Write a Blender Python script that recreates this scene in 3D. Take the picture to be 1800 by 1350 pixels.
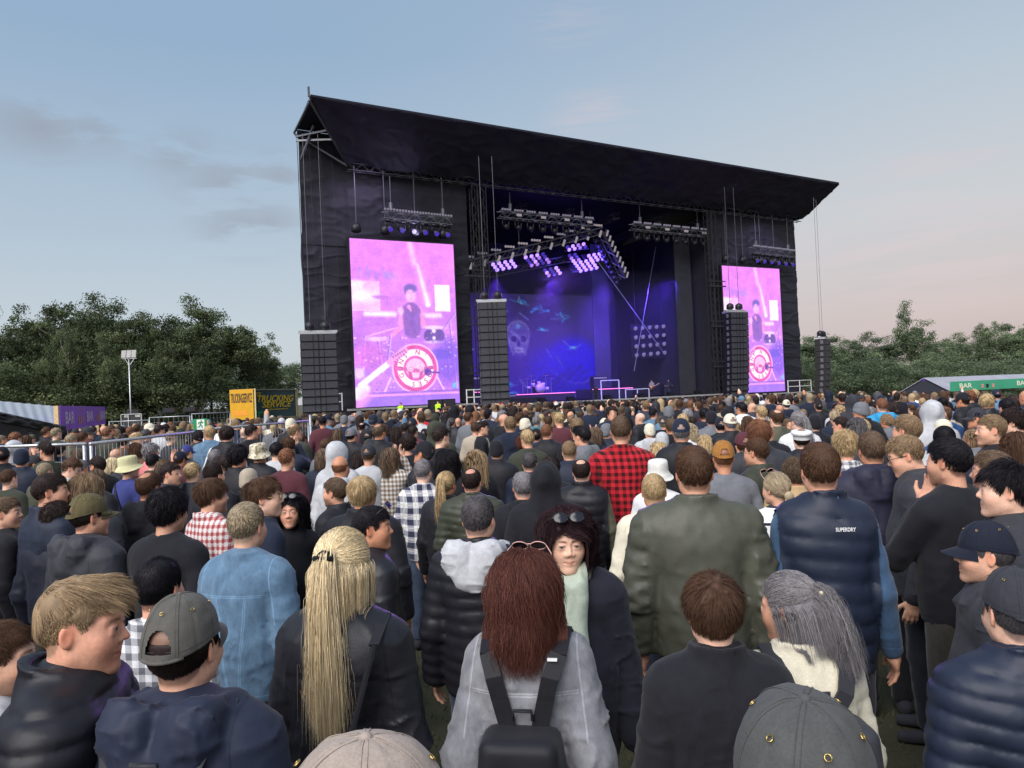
import bpy, math, random
import numpy as np
from mathutils import Matrix, Vector, Euler
R=math.radians
random.seed(7); rng=np.random.default_rng(7)
for o in list(bpy.data.objects): bpy.data.objects.remove(o)
S=bpy.context.scene
COL=S.collection
# ------------------------------------------------------------ camera
F=1310.; PHI=R(2.5); TH=math.atan(19/1310)
CAM=np.array([0,0,2.1])
_f=np.array([0,math.cos(TH),math.sin(TH)]); _u0=np.array([0,-math.sin(TH),math.cos(TH)]); _r0=np.array([1.,0,0])
_r=_r0*math.cos(PHI)-_u0*math.sin(PHI); _u=_r0*math.sin(PHI)+_u0*math.cos(PHI)
def at(px,py,d):            # photo pixel + depth -> world point
    return CAM+(_f+_r*(px-900)/F+_u*(675-py)/F)*d
cd=bpy.data.cameras.new('camera'); cam=bpy.data.objects.new('camera',cd); COL.objects.link(cam)
cam.matrix_world=Matrix(((_r[0],_u[0],-_f[0],CAM[0]),(_r[1],_u[1],-_f[1],CAM[1]),(_r[2],_u[2],-_f[2],CAM[2]),(0,0,0,1)))
cd.sensor_width=36; cd.lens=36*F/1800; cd.clip_end=3000; cd.clip_start=.05
S.camera=cam
S.view_settings.view_transform='Standard'; S.view_settings.look='None'; S.view_settings.gamma=1; S.view_settings.exposure=0.2
# ------------------------------------------------------------ world
def lin(c): c=np.asarray(c,float); return np.where(c<=.04045,c/12.92,((c+.055)/1.055)**2.4)
def hx(h): return tuple(lin([int(h[i:i+2],16)/255 for i in (0,2,4)]))
W=bpy.data.worlds.new('World'); S.world=W; W.use_nodes=True
nt=W.node_tree; nt.nodes.clear()
SUN_EL=R(24); SUN_AZ=R(-150)      # soft dusk light from behind and left of the camera
def N(t,ty,**k):
    n=t.nodes.new(ty)
    for a,b in k.items():
        if a=='inp':
            for i,v in b.items(): n.inputs[i].default_value=v
        else: setattr(n,a,b)
    return n
def ramp(t,stops,interp='LINEAR'):
    n=t.nodes.new('ShaderNodeValToRGB'); e=n.color_ramp; e.interpolation=interp
    while len(e.elements)<len(stops): e.elements.new(.5)
    for el,(p,c) in zip(e.elements,stops):
        el.position=p; el.color=(*c,1) if len(c)==3 else c
    return n
sky=N(nt,'ShaderNodeTexSky',sky_type='NISHITA',sun_disc=False,sun_elevation=SUN_EL,sun_rotation=SUN_AZ,air_density=1.0,dust_density=2.0,ozone_density=3.0)
tc=N(nt,'ShaderNodeTexCoord'); L=nt.links.new
sep=N(nt,'ShaderNodeSeparateXYZ'); L(tc.outputs['Generated'],sep.inputs[0])
# dusk tint by elevation, blue above and rose-grey at the horizon
rl=ramp(nt,[(0,hx('bfc3c8')),(.09,hx('bcc5cb')),(.22,hx('a9b9c7')),(.42,hx('8ea7c0')),(1,hx('8ea6c2'))])
rr=ramp(nt,[(0,hx('b8a6a8')),(.08,hx('c4b4b0')),(.2,hx('c2c2c2')),(.34,hx('b0bcc6')),(.5,hx('98abbf')),(1,hx('8ea6c2'))])
L(sep.outputs['Z'],rl.inputs[0]); L(sep.outputs['Z'],rr.inputs[0])
mr=N(nt,'ShaderNodeMapRange',interpolation_type='SMOOTHSTEP',inp={1:-.35,2:.55}); L(sep.outputs['X'],mr.inputs[0])
mx=N(nt,'ShaderNodeMix',data_type='RGBA'); L(mr.outputs[0],mx.inputs[0]); L(rl.outputs[0],mx.inputs[6]); L(rr.outputs[0],mx.inputs[7])
# thin clouds
mp=N(nt,'ShaderNodeMapping'); mp.inputs['Scale'].default_value=(1.,1.,4.2); mp.inputs['Rotation'].default_value=(0,R(14),0)
L(tc.outputs['Generated'],mp.inputs[0])
n1=N(nt,'ShaderNodeTexNoise',inp={'Scale':7.5,'Detail':8.,'Roughness':.6,'Distortion':.3}); L(mp.outputs[0],n1.inputs[0])
def blob(c,rad,soft):
    v=N(nt,'ShaderNodeVectorMath',operation='DISTANCE'); m=N(nt,'ShaderNodeMapping'); m.inputs['Scale'].default_value=(1,1,1.75)
    L(tc.outputs['Generated'],m.inputs[0]); L(m.outputs[0],v.inputs[0]); v.inputs[1].default_value=(c[0],c[1],c[2]*1.75)
    r_=N(nt,'ShaderNodeMapRange',interpolation_type='SMOOTHSTEP',inp={1:rad+soft,2:rad-soft,3:0.,4:1.}); L(v.outputs['Value'],r_.inputs[0]); return r_.outputs[0]
def dirp(px,py):
    v=at(px,py,1)-CAM; return v/np.linalg.norm(v)
def mth(op,a,b=None,c=None):
    n=N(nt,'ShaderNodeMath',operation=op)
    for i,v in enumerate((a,b,c)):
        if v is None: continue
        if isinstance(v,(int,float)): n.inputs[i].default_value=v
        else: L(v,n.inputs[i])
    return n.outputs[0]
mask=None
for (px,py,ra,so) in ((70,225,.03,.07),(160,230,.01,.08),(320,275,.02,.07),(400,320,.03,.08),(430,400,.03,.07),(490,310,.02,.07),(470,390,.02,.06)):
    b=blob(dirp(px,py),ra,so); mask=b if mask is None else mth('MAXIMUM',mask,b)
cl=mth('MULTIPLY',mth('SMOOTH_MIN',mth('MULTIPLY',mth('MAXIMUM',mth('SUBTRACT',n1.outputs[0],.43),0.),9.),1.,.15),mask)
mx2=N(nt,'ShaderNodeMix',data_type='RGBA'); L(mth('MULTIPLY',cl,.8),mx2.inputs[0]); L(mx.outputs[2],mx2.inputs[6]); mx2.inputs[7].default_value=(*hx('90929a'),1)
# rosy wisps right of the stage
mp2=N(nt,'ShaderNodeMapping'); mp2.inputs['Scale'].default_value=(1.,1.,11.); mp2.inputs['Rotation'].default_value=(0,R(-12),0); L(tc.outputs['Generated'],mp2.inputs[0])
n2=N(nt,'ShaderNodeTexNoise',inp={'Scale':3.1,'Detail':8.,'Roughness':.62,'Distortion':.4}); L(mp2.outputs[0],n2.inputs[0])
wm=None
for (px,py,ra,so) in ((1055,195,.02,.07),(1010,215,.01,.05),(1630,278,.02,.09),(1720,262,.0,.08),(1000,30,.0,.09),(1640,430,.1,.16)):
    b=blob(dirp(px,py),ra,so); wm=b if wm is None else mth('MAXIMUM',wm,b)
ws=mth('MULTIPLY',mth('MINIMUM',mth('MULTIPLY',mth('MAXIMUM',mth('SUBTRACT',n2.outputs[0],.44),0.),8.),1.),wm)
mx3=N(nt,'ShaderNodeMix',data_type='RGBA'); L(mth('MULTIPLY',ws,.55),mx3.inputs[0]); L(mx2.outputs[2],mx3.inputs[6]); mx3.inputs[7].default_value=(*hx('d3bfbf'),1)
# physical sky carries the daylight, the tint shapes its colour
b1=N(nt,'ShaderNodeBackground',inp={1:.012}); L(sky.outputs[0],b1.inputs[0])
b2=N(nt,'ShaderNodeBackground',inp={1:.93}); L(mx3.outputs[2],b2.inputs[0])
ad=N(nt,'ShaderNodeAddShader'); L(b1.outputs[0],ad.inputs[0]); L(b2.outputs[0],ad.inputs[1])
wo=N(nt,'ShaderNodeOutputWorld'); L(ad.outputs[0],wo.inputs[0])
sd=bpy.data.lights.new('sun','SUN'); sd.energy=4.0; sd.angle=R(60); sd.color=(1,.95,.91)
so_=bpy.data.objects.new('sun',sd); COL.objects.link(so_)
# sun_rotation in the sky texture runs clockwise from +Y
sv=Vector((math.sin(SUN_AZ)*math.cos(SUN_EL+R(18)),math.cos(SUN_AZ)*math.cos(SUN_EL+R(18)),math.sin(SUN_EL+R(18))))
so_.rotation_euler=sv.to_track_quat('Z','Y').to_euler()
# ------------------------------------------------------------ helpers
def tag(o,label=None,cat=None,group=None,kind=None):
    if label: o['label']=label
    if cat: o['category']=cat
    if group: o['group']=group
    if kind: o['kind']=kind
    return o
def empty(name,loc=(0,0,0),rz=0,label=None,cat=None,group=None,scale=1):
    o=bpy.data.objects.new(name,None); o.empty_display_size=.2; COL.objects.link(o)
    o.location=loc; o.rotation_euler=(0,0,rz); o.scale=(scale,)*3
    return tag(o,label,cat,group)
def link(name,me,mat=None,parent=None,color=None,M=None):
    o=bpy.data.objects.new(name,me); COL.objects.link(o)
    if parent is not None: o.parent=parent
    if M is not None: o.matrix_local=M if isinstance(M,Matrix) else Matrix(M)
    if mat is not None:
        if not me.materials: me.materials.append(mat)
        if me.materials[0]!=mat:
            o.material_slots[0].link='OBJECT'; o.material_slots[0].material=mat
    if color is not None: o.color=(*color[:3],1)
    return o
def nmesh(name,V,Q,smooth=True,col=None,val=None):
    """numpy verts (n,3) + faces: array (m,k) or list of arrays"""
    V=np.asarray(V,np.float32); Fs=Q if isinstance(Q,(list,tuple)) else [Q]
    Fs=[np.asarray(q,np.int32) for q in Fs if len(q)]
    me=bpy.data.meshes.new(name); me.vertices.add(len(V)); me.vertices.foreach_set('co',V.ravel())
    nl=sum(q.size for q in Fs); nf=sum(len(q) for q in Fs)
    me.loops.add(nl); me.polygons.add(nf)
    me.loops.foreach_set('vertex_index',np.concatenate([q.ravel() for q in Fs]))
    cnt=np.concatenate([np.full(len(q),q.shape[1],np.int32) for q in Fs]); st=np.concatenate([[0],np.cumsum(cnt)[:-1]]).astype(np.int32)
    me.polygons.foreach_set('loop_start',st)
    try: me.polygons.foreach_set('loop_total',cnt)
    except Exception: pass
    me.polygons.foreach_set('use_smooth',np.full(nf,bool(smooth)))
    if col is not None:
        a=me.color_attributes.new('Col','FLOAT_COLOR','POINT'); c=np.ones((len(V),4),np.float32); c[:,:3]=col; a.data.foreach_set('color',c.ravel())
    if val is not None:
        a=me.attributes.new('v','FLOAT','POINT'); a.data.foreach_set('value',np.asarray(val,np.float32))
    me.update(); me.validate(); return me
class MB:      # collects plain shapes into one mesh
    def __init__(s): s.V=[];s.F={3:[],4:[]};s.n=0
    def add(s,V,Fc):
        V=np.asarray(V,float).reshape(-1,3); s.V.append(V)
        for f in Fc:
            if len(f) in (3,4): s.F[len(f)].append([i+s.n for i in f])
            else:
                for k in range(1,len(f)-1): s.F[3].append([f[0]+s.n,f[k]+s.n,f[k+1]+s.n])
        s.n+=len(V)
    def box(s,a,b):
        (x0,y0,z0),(x1,y1,z1)=a,b
        s.add([(x,y,z) for z in (z0,z1) for y in (y0,y1) for x in (x0,x1)],[(0,2,3,1),(4,5,7,6),(0,1,5,4),(2,6,7,3),(0,4,6,2),(1,3,7,5)])
    def bar(s,p,q,w,h=None,up=(0,0,1)):       # rectangular bar between points
        p=np.array(p,float);q=np.array(q,float);h=h or w;d=q-p;d/=np.linalg.norm(d)+1e-9
        a=np.cross(d,up)
        if np.linalg.norm(a)<1e-3:a=np.cross(d,(1,0,0))
        a/=np.linalg.norm(a);b=np.cross(d,a)
        c=[-a*w/2-b*h/2,a*w/2-b*h/2,a*w/2+b*h/2,-a*w/2+b*h/2]
        s.add([p+v for v in c]+[q+v for v in c],[(3,2,1,0),(4,5,6,7)]+[(i,(i+1)%4,4+(i+1)%4,4+i) for i in range(4)])
    def tube(s,pts,r,n=6,cap=True):
        pts=[np.array(p,float) for p in pts];m=len(pts);rs=r if hasattr(r,'__len__') else [r]*m;V=[]
        for i,p in enumerate(pts):
            d=pts[min(i+1,m-1)]-pts[max(i-1,0)];d/=np.linalg.norm(d)+1e-9
            a=np.cross(d,(0,0,1) if abs(d[2])<.9 else (1,0,0));a/=np.linalg.norm(a);b=np.cross(d,a)
            for k in range(n):
                t=2*math.pi*k/n;V.append(p+(a*math.cos(t)+b*math.sin(t))*rs[i])
        Fc=[(i*n+k,i*n+(k+1)%n,(i+1)*n+(k+1)%n,(i+1)*n+k) for i in range(m-1) for k in range(n)]
        if cap: Fc+=[tuple(range(n))[::-1],tuple((m-1)*n+k for k in range(n))]
        s.add(V,Fc)
    def grid(s,P):                            # P (a,b,3)
        P=np.asarray(P,float);a,b=P.shape[:2]
        s.add(P.reshape(-1,3),[(i*b+j,i*b+j+1,(i+1)*b+j+1,(i+1)*b+j) for i in range(a-1) for j in range(b-1)])
    def slab(s,pts,t):                        # thick polygon, pts in order, t = thickness vector
        pts=[np.array(p,float) for p in pts];t=np.array(t,float);n=len(pts)
        s.add(pts+[p+t for p in pts],[tuple(range(n))[::-1],tuple(n+i for i in range(n))]+[(i,(i+1)%n,n+(i+1)%n,n+i) for i in range(n)])
    def mesh(s,name,smooth=False):
        V=np.concatenate(s.V)
        return nmesh(name,V,[np.array(s.F[k]) for k in (4,3) if s.F[k]],smooth)
    def build(s,name,mat,parent=None,smooth=False,color=None): return link(name,s.mesh(name,smooth),mat,parent,color)
# ------------------------------------------------------------ materials
MAT={}
def new(name):
    m=bpy.data.materials.new(name); m.use_nodes=True; t=m.node_tree; p=t.nodes['Principled BSDF']; MAT[name]=m; return m,t,p
def simple(name,col,rough=.6,metal=0,noise=.12,scale=8,bump=0,emis=None,es=0,spec=.4):
    m,t,p=new(name); l=t.links.new
    p.inputs['Roughness'].default_value=rough; p.inputs['Metallic'].default_value=metal; p.inputs['Specular IOR Level'].default_value=spec
    c=N(t,'ShaderNodeTexCoord'); n=N(t,'ShaderNodeTexNoise',inp={'Scale':scale,'Detail':5.}); l(c.outputs['Object'],n.inputs[0])
    r=ramp(t,[(.3,tuple(np.array(col)*(1-noise))),(.7,tuple(np.minimum(1,np.array(col)*(1+noise))))]); l(n.outputs[0],r.inputs[0]); l(r.outputs[0],p.inputs['Base Color'])
    if bump:
        b=N(t,'ShaderNodeBump',inp={'Strength':bump,'Distance':.05}); l(n.outputs[0],b.inputs['Height']); l(b.outputs[0],p.inputs['Normal'])
    if emis: p.inputs['Emission Color'].default_value=(*emis,1); p.inputs['Emission Strength'].default_value=es
    return m
def cloth(name,rough=.85,scale=260,bs=.25,var=.1,sheen=.15,pat=None,big=26,bigs=.14,spec=.25,seam=None):
    """fabric coloured by the object's own colour"""
    m,t,p=new(name); l=t.links.new; p.inputs['Roughness'].default_value=rough; p.inputs['Specular IOR Level'].default_value=spec
    p.inputs['Sheen Weight'].default_value=sheen; p.inputs['Sheen Roughness'].default_value=.5
    oi=N(t,'ShaderNodeObjectInfo'); c=N(t,'ShaderNodeTexCoord')
    n=N(t,'ShaderNodeTexNoise',inp={'Scale':scale,'Detail':2.}); l(c.outputs['Object'],n.inputs[0])
    n2=N(t,'ShaderNodeTexNoise',inp={'Scale':big,'Detail':4.,'Distortion':.6}); l(c.outputs['Object'],n2.inputs[0])
    mm=N(t,'ShaderNodeMath',operation='ADD'); l(n.outputs[0],mm.inputs[0]); l(n2.outputs[0],mm.inputs[1])
    mr=N(t,'ShaderNodeMapRange',inp={1:.7,2:1.3,3:1-var*1.6,4:1+var*1.6}); l(mm.outputs[0],mr.inputs[0])
    base=oi.outputs['Color']
    if pat: base=pat(t,c,oi)
    hs=N(t,'ShaderNodeVectorMath',operation='SCALE'); l(base,hs.inputs[0]); l(mr.outputs[0],hs.inputs['Scale']); out_=hs.outputs[0]; sm_=None
    if seam:
        s=N(t,'ShaderNodeSeparateXYZ'); l(c.outputs['Object'],s.inputs[0])
        def m(op,a,b=0.,c_=0.):
            n_=N(t,'ShaderNodeMath',operation=op)
            for i,v in enumerate((a,b,c_)):
                if isinstance(v,(int,float)): n_.inputs[i].default_value=v
                else: l(v,n_.inputs[i])
            return n_.outputs[0]
        ax=m('ABSOLUTE',s.outputs[0]); z=s.outputs[2]; ln=lambda v,w_=.0022: m('LESS_THAN',m('ABSOLUTE',v),w_); back=m('LESS_THAN',s.outputs[1],0.); inb=m('LESS_THAN',ax,.168)
        yz=m('SUBTRACT',z,1.335); yoke=m('MULTIPLY',m('MULTIPLY',m('MAXIMUM',ln(yz),ln(m('SUBTRACT',yz,.008))),back),inb)
        vx=m('SUBTRACT',ax,m('MULTIPLY_ADD',z,.10,-.065)); vs=m('MULTIPLY',m('MULTIPLY',m('MAXIMUM',ln(vx),ln(m('SUBTRACT',vx,.008))),back),m('LESS_THAN',z,1.333))
        arm=m('MULTIPLY',ln(m('SUBTRACT',ax,m('MULTIPLY_ADD',z,-.12,.338)),.0026),m('GREATER_THAN',z,1.2)); hem=ln(m('SUBTRACT',z,.885),.003)
        sm_=m('MAXIMUM',m('MAXIMUM',yoke,arm),m('MAXIMUM',vs if seam>1 else yoke,hem))
        mi=N(t,'ShaderNodeMix',data_type='RGBA',blend_type='MIX'); l(m('MULTIPLY',sm_,.55),mi.inputs[0]); l(out_,mi.inputs[6]); sc=N(t,'ShaderNodeVectorMath',operation='SCALE'); l(out_,sc.inputs[0]); sc.inputs['Scale'].default_value=1.9 if seam>1 else .35; l(sc.outputs[0],mi.inputs[7]); out_=mi.outputs[2]
    l(out_,p.inputs['Base Color'])
    b=N(t,'ShaderNodeBump',inp={'Strength':bs,'Distance':.002}); l(n.outputs[0],b.inputs['Height'])
    n4=N(t,'ShaderNodeTexNoise',noise_type='RIDGED_MULTIFRACTAL',inp={'Scale':4.6,'Detail':2.5,'Roughness':.45,'Distortion':.9}); mp4=N(t,'ShaderNodeMapping'); mp4.inputs['Scale'].default_value=(1.25,1.25,.8); mp4.inputs['Rotation'].default_value=(.2,.35,0); l(c.outputs['Object'],mp4.inputs[0]); l(mp4.outputs[0],n4.inputs[0])
    b2=N(t,'ShaderNodeBump',inp={'Strength':bigs*2.6,'Distance':.016}); l(n4.outputs[0],b2.inputs['Height']); l(b.outputs[0],b2.inputs['Normal']); l(b2.outputs[0],p.inputs['Normal'])
    return m
def plaid(c2,c3,per,w=.5,thin=None):
    def f(t,c,oi):
        l=t.links.new; s=N(t,'ShaderNodeSeparateXYZ'); l(c.outputs['Object'],s.inputs[0])
        def m(op,a,b=0.):
            n=N(t,'ShaderNodeMath',operation=op)
            for i,v in enumerate((a,b)):
                if isinstance(v,(int,float)): n.inputs[i].default_value=v
                else: l(v,n.inputs[i])
            return n.outputs[0]
        u=m('ADD',s.outputs[0],m('MULTIPLY',s.outputs[1],.75)); v=s.outputs[2]
        def st(a,p,ww,ph=0): return m('LESS_THAN',m('FRACT',m('ADD',m('DIVIDE',a,p),ph+50.)),ww)
        k=m('MULTIPLY',m('ADD',st(u,per,w),st(v,per,w)),.5)
        r=ramp(t,[(0,(1,1,1)),(.5,tuple(c2)),(1,tuple(c3))],'LINEAR'); l(k,r.inputs[0])
        mi=N(t,'ShaderNodeMix',data_type='RGBA',blend_type='MULTIPLY'); mi.inputs[0].default_value=1; l(oi.outputs['Color'],mi.inputs[6]); l(r.outputs[0],mi.inputs[7]); o=mi.outputs[2]
        if thin:
            k2=m('MAXIMUM',st(u,per,.07,.27),st(v,per,.07,.27)); mi=N(t,'ShaderNodeMix',data_type='RGBA'); l(k2,mi.inputs[0]); l(o,mi.inputs[6]); mi.inputs[7].default_value=(*thin,1); o=mi.outputs[2]
        return o
    return f
def stripes(c2,per,w):
    def f(t,c,oi):
        l=t.links.new; s=N(t,'ShaderNodeSeparateXYZ'); l(c.outputs['Object'],s.inputs[0])
        a=N(t,'ShaderNodeMath',operation='MULTIPLY_ADD',inp={1:1/per,2:.3}); l(s.outputs[2],a.inputs[0])
        b=N(t,'ShaderNodeMath',operation='FRACT'); l(a.outputs[0],b.inputs[0]); k=N(t,'ShaderNodeMath',operation='LESS_THAN',inp={1:w}); l(b.outputs[0],k.inputs[0])
        mi=N(t,'ShaderNodeMix',data_type='RGBA'); l(k.outputs[0],mi.inputs[0]); l(oi.outputs['Color'],mi.inputs[6]); mi.inputs[7].default_value=(*c2,1); return mi.outputs[2]
    return f
def denimpat(t,c,oi):
    l=t.links.new; n=N(t,'ShaderNodeTexNoise',inp={'Scale':9.,'Detail':6.,'Roughness':.7}); mp=N(t,'ShaderNodeMapping'); mp.inputs['Scale'].default_value=(2.2,2.2,.8); l(c.outputs['Object'],mp.inputs[0]); l(mp.outputs[0],n.inputs[0])
    r=ramp(t,[(.3,(.72,.72,.75)),(.7,(1.25,1.2,1.15))]); l(n.outputs[0],r.inputs[0])
    mi=N(t,'ShaderNodeMix',data_type='RGBA',blend_type='MULTIPLY'); mi.inputs[0].default_value=1; l(oi.outputs['Color'],mi.inputs[6]); l(r.outputs[0],mi.inputs[7]); return mi.outputs[2]
def camopat(t,c,oi):
    l=t.links.new; n=N(t,'ShaderNodeTexNoise',inp={'Scale':28.,'Detail':1.}); l(c.outputs['Object'],n.inputs[0])
    r=ramp(t,[(.0,(.35,.3,.25)),(.42,(.75,.7,.6)),(.55,(1,1,1))],'CONSTANT'); l(n.outputs[0],r.inputs[0])
    mi=N(t,'ShaderNodeMix',data_type='RGBA',blend_type='MULTIPLY'); mi.inputs[0].default_value=1; l(oi.outputs['Color'],mi.inputs[6]); l(r.outputs[0],mi.inputs[7]); return mi.outputs[2]
cloth('cotton',sheen=.05); cloth('knit',scale=420,bs=.5,sheen=.08); cloth('nylon',rough=.62,scale=260,bs=.12,sheen=.05,bigs=.12,spec=.3,var=.05,big=30,seam=1); cloth('satin',rough=.5,scale=300,bs=.06,bigs=.15,spec=.35,sheen=0,var=.05,big=30)
cloth('leather',rough=.48,scale=160,bs=.3,sheen=0,spec=.4,bigs=.15,big=30,var=.06,seam=1); cloth('denim',rough=.9,scale=380,bs=.3,pat=denimpat,bigs=.2,seam=2)
cloth('flannel_check',pat=plaid((.55,.35,.4),(.06,.06,.09),.052))
cloth('plaid_navy',pat=plaid((.42,.43,.5),(.04,.045,.085),.105,.5,(.55,.52,.46)))
cloth('plaid_red',pat=plaid((.7,.3,.28),(.42,.07,.08),.045,.45,(.6,.58,.58)))
cloth('plaid_grey',pat=plaid((.55,.55,.58),(.2,.2,.23),.05,.5))
cloth('plaid_brown',pat=plaid((.6,.5,.4),(.3,.2,.14),.05,.5))
cloth('stripe_white',pat=stripes((.015,.015,.03),.11,.17)); cloth('camo',pat=camopat); cloth('window_check',pat=plaid((.95,.93,.9),(.9,.88,.85),.09,.1,(.2,.19,.18)))
def attrmat(name,rough,spec=.4,sss=0,mulobj=False,bump=0):
    m,t,p=new(name); l=t.links.new; p.inputs['Roughness'].default_value=rough; p.inputs['Specular IOR Level'].default_value=spec
    a=N(t,'ShaderNodeAttribute',attribute_name='Col')
    o=a.outputs['Color']
    c=N(t,'ShaderNodeTexCoord'); n=N(t,'ShaderNodeTexNoise',inp={'Scale':90.,'Detail':4.}); l(c.outputs['Object'],n.inputs[0])
    mr=N(t,'ShaderNodeMapRange',inp={1:.3,2:.7,3:.9,4:1.1}); l(n.outputs[0],mr.inputs[0]); hs=N(t,'ShaderNodeVectorMath',operation='SCALE'); l(o,hs.inputs[0]); l(mr.outputs[0],hs.inputs['Scale']); l(hs.outputs[0],p.inputs['Base Color'])
    if sss: p.inputs['Subsurface Weight'].default_value=sss; p.inputs['Subsurface Radius'].default_value=(.01,.004,.002); p.inputs['Subsurface Scale'].default_value=1
    if bump:
        b=N(t,'ShaderNodeBump',inp={'Strength':bump,'Distance':.002}); l(n.outputs[0],b.inputs['Height']); l(b.outputs[0],p.inputs['Normal'])
    return m
attrmat('skin',.5,.4,0,bump=.3); attrmat('crowd_mix',.8,.2)
def hairmat():
    m,t,p=new('hair'); l=t.links.new; p.inputs['Roughness'].default_value=.6; p.inputs['Specular IOR Level'].default_value=.22
    a=N(t,'ShaderNodeAttribute',attribute_name='v'); oi=N(t,'ShaderNodeObjectInfo')
    r=ramp(t,[(0,(.5,.47,.47)),(.5,(1.25,1.22,1.2)),(1,(2.3,2.2,2.0))]); l(a.outputs['Fac'],r.inputs[0])
    mi=N(t,'ShaderNodeMix',data_type='RGBA',blend_type='MULTIPLY'); mi.inputs[0].default_value=1; l(oi.outputs['Color'],mi.inputs[6]); l(r.outputs[0],mi.inputs[7]); l(mi.outputs[2],p.inputs['Base Color'])
    c=N(t,'ShaderNodeTexCoord'); n=N(t,'ShaderNodeTexNoise',inp={'Scale':170.,'Detail':3.}); mp=N(t,'ShaderNodeMapping'); mp.inputs['Scale'].default_value=(1,1,.18); l(c.outputs['Object'],mp.inputs[0]); l(mp.outputs[0],n.inputs[0]); b=N(t,'ShaderNodeBump',inp={'Strength':.6,'Distance':.004}); l(n.outputs[0],b.inputs['Height']); l(b.outputs[0],p.inputs['Normal'])
    return m
hairmat()
def M_(n): return MAT[n]
simple('black_metal',(.02,.02,.025),.45,.3); simple('steel',(.55,.56,.58),.35,.8); simple('pink_frame',(.62,.36,.32),.3); simple('truss_grey',(.15,.15,.17),.45,.7); simple('galvanised',(.5,.51,.53),.42,.75,.2,30); simple('wood_post',(.55,.4,.22),.75,0,.15,12,.1)
simple('lens_dark',(.01,.01,.015),.12,0,0,8,0,None,0,.6); simple('gold_metal',(.6,.42,.15),.3,1); simple('white_plastic',(.75,.75,.75),.5,0,.03)
simple('black_fabric',(.012,.012,.018),.75,0,.3,3,.5); simple('rubber',(.02,.02,.02),.8)
# ------------------------------------------------------------ implicit surfaces
f32=np.float32
def sm(a,b,k):
    h=np.clip(.5+.5*(b-a)/k,0,1); return b+(a-b)*h-k*h*(1-h)
def smax(a,b,k): return -sm(-a,-b,k)
def cone(P,a,b,ra,rb):
    a=np.array(a,f32);b=np.array(b,f32);ba=b-a;t=np.clip(((P-a)@ba)/(ba@ba),0,1)
    return np.sqrt(((P-a-t[:,None]*ba)**2).sum(1))-(ra+(rb-ra)*t)
def ell(P,c,r):
    p=P-np.array(c,f32);r=np.array(r,f32);k0=np.sqrt(((p/r)**2).sum(1));k1=np.sqrt(((p/r**2)**2).sum(1))+1e-6
    return k0*(k0-1)/k1
def sph(P,c,r): return np.sqrt(((P-np.array(c,f32))**2).sum(1))-r
_L=np.random.default_rng(3).random((32,32,32)).astype(f32)*2-1
def noise(P,f,seed=0):
    q=P*np.array(f,f32)+seed*7.31+100; i=np.floor(q).astype(int);t=q-i;t=t*t*(3-2*t);i%=32;j=(i+1)%32
    x0,y0,z0=i.T;x1,y1,z1=j.T;u,v,w=t.T
    a=_L[x0,y0,z0]*(1-u)+_L[x1,y0,z0]*u;b=_L[x0,y1,z0]*(1-u)+_L[x1,y1,z0]*u
    c=_L[x0,y0,z1]*(1-u)+_L[x1,y0,z1]*u;d=_L[x0,y1,z1]*(1-u)+_L[x1,y1,z1]*u
    return (a*(1-v)+b*v)*(1-w)+(c*(1-v)+d*v)*w
def surfnet(fn,lo,hi,h):
    lo=np.array(lo,float);n=np.ceil((np.array(hi)-lo)/h).astype(int)+1
    ax=[lo[i]+h*np.arange(n[i]) for i in range(3)]
    G=np.stack(np.meshgrid(*ax,indexing='ij'),-1).reshape(-1,3).astype(f32)
    Fv=fn(G).reshape(n).astype(f32); Fv[Fv==0]=1e-6
    for a in range(3):          # close at the bounds
        for e in (0,-1):
            sl=[slice(None)]*3; sl[a]=e; Fv[tuple(sl)]=np.maximum(Fv[tuple(sl)],h*.5)
    cn=n-1; tot=int(cn.prod()); acc=np.zeros((tot,3));cnt=np.zeros(tot); quads=[]
    st=np.array([cn[1]*cn[2],cn[2],1])
    for a in range(3):
        s0=[slice(None)]*3;s1=[slice(None)]*3;s0[a]=slice(0,-1);s1[a]=slice(1,None)
        A=Fv[tuple(s0)];B=Fv[tuple(s1)];I=np.argwhere((A<0)!=(B<0))
        if not len(I): continue
        va=A[tuple(I.T)];vb=B[tuple(I.T)];t=va/(va-vb);p=I.astype(float);p[:,a]+=t
        b,c=(a+1)%3,(a+2)%3;ids=[]
        for db,dc in ((0,0),(-1,0),(-1,-1),(0,-1)):
            J=I.copy();J[:,b]+=db;J[:,c]+=dc;ok=(J[:,b]>=0)&(J[:,c]>=0)&(J[:,b]<cn[b])&(J[:,c]<cn[c])
            k=J@st;k=np.where(ok,k,-1);ids.append(k)
            kk=k[ok]
            for q in range(3): acc[:,q]+=np.bincount(kk,p[ok,q],tot)
            cnt+=np.bincount(kk,minlength=tot)
        Q=np.stack(ids,1);good=(Q>=0).all(1);Q=Q[good];flip=(va<0)[good]
        Q=np.where(flip[:,None],Q,Q[:,::-1]); quads.append(Q)
    Q=np.concatenate(quads);use=np.flatnonzero(cnt);mp=np.full(tot,-1);mp[use]=np.arange(len(use))
    V=acc[use]/cnt[use,None]*h+lo
    return V,mp[Q]
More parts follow.
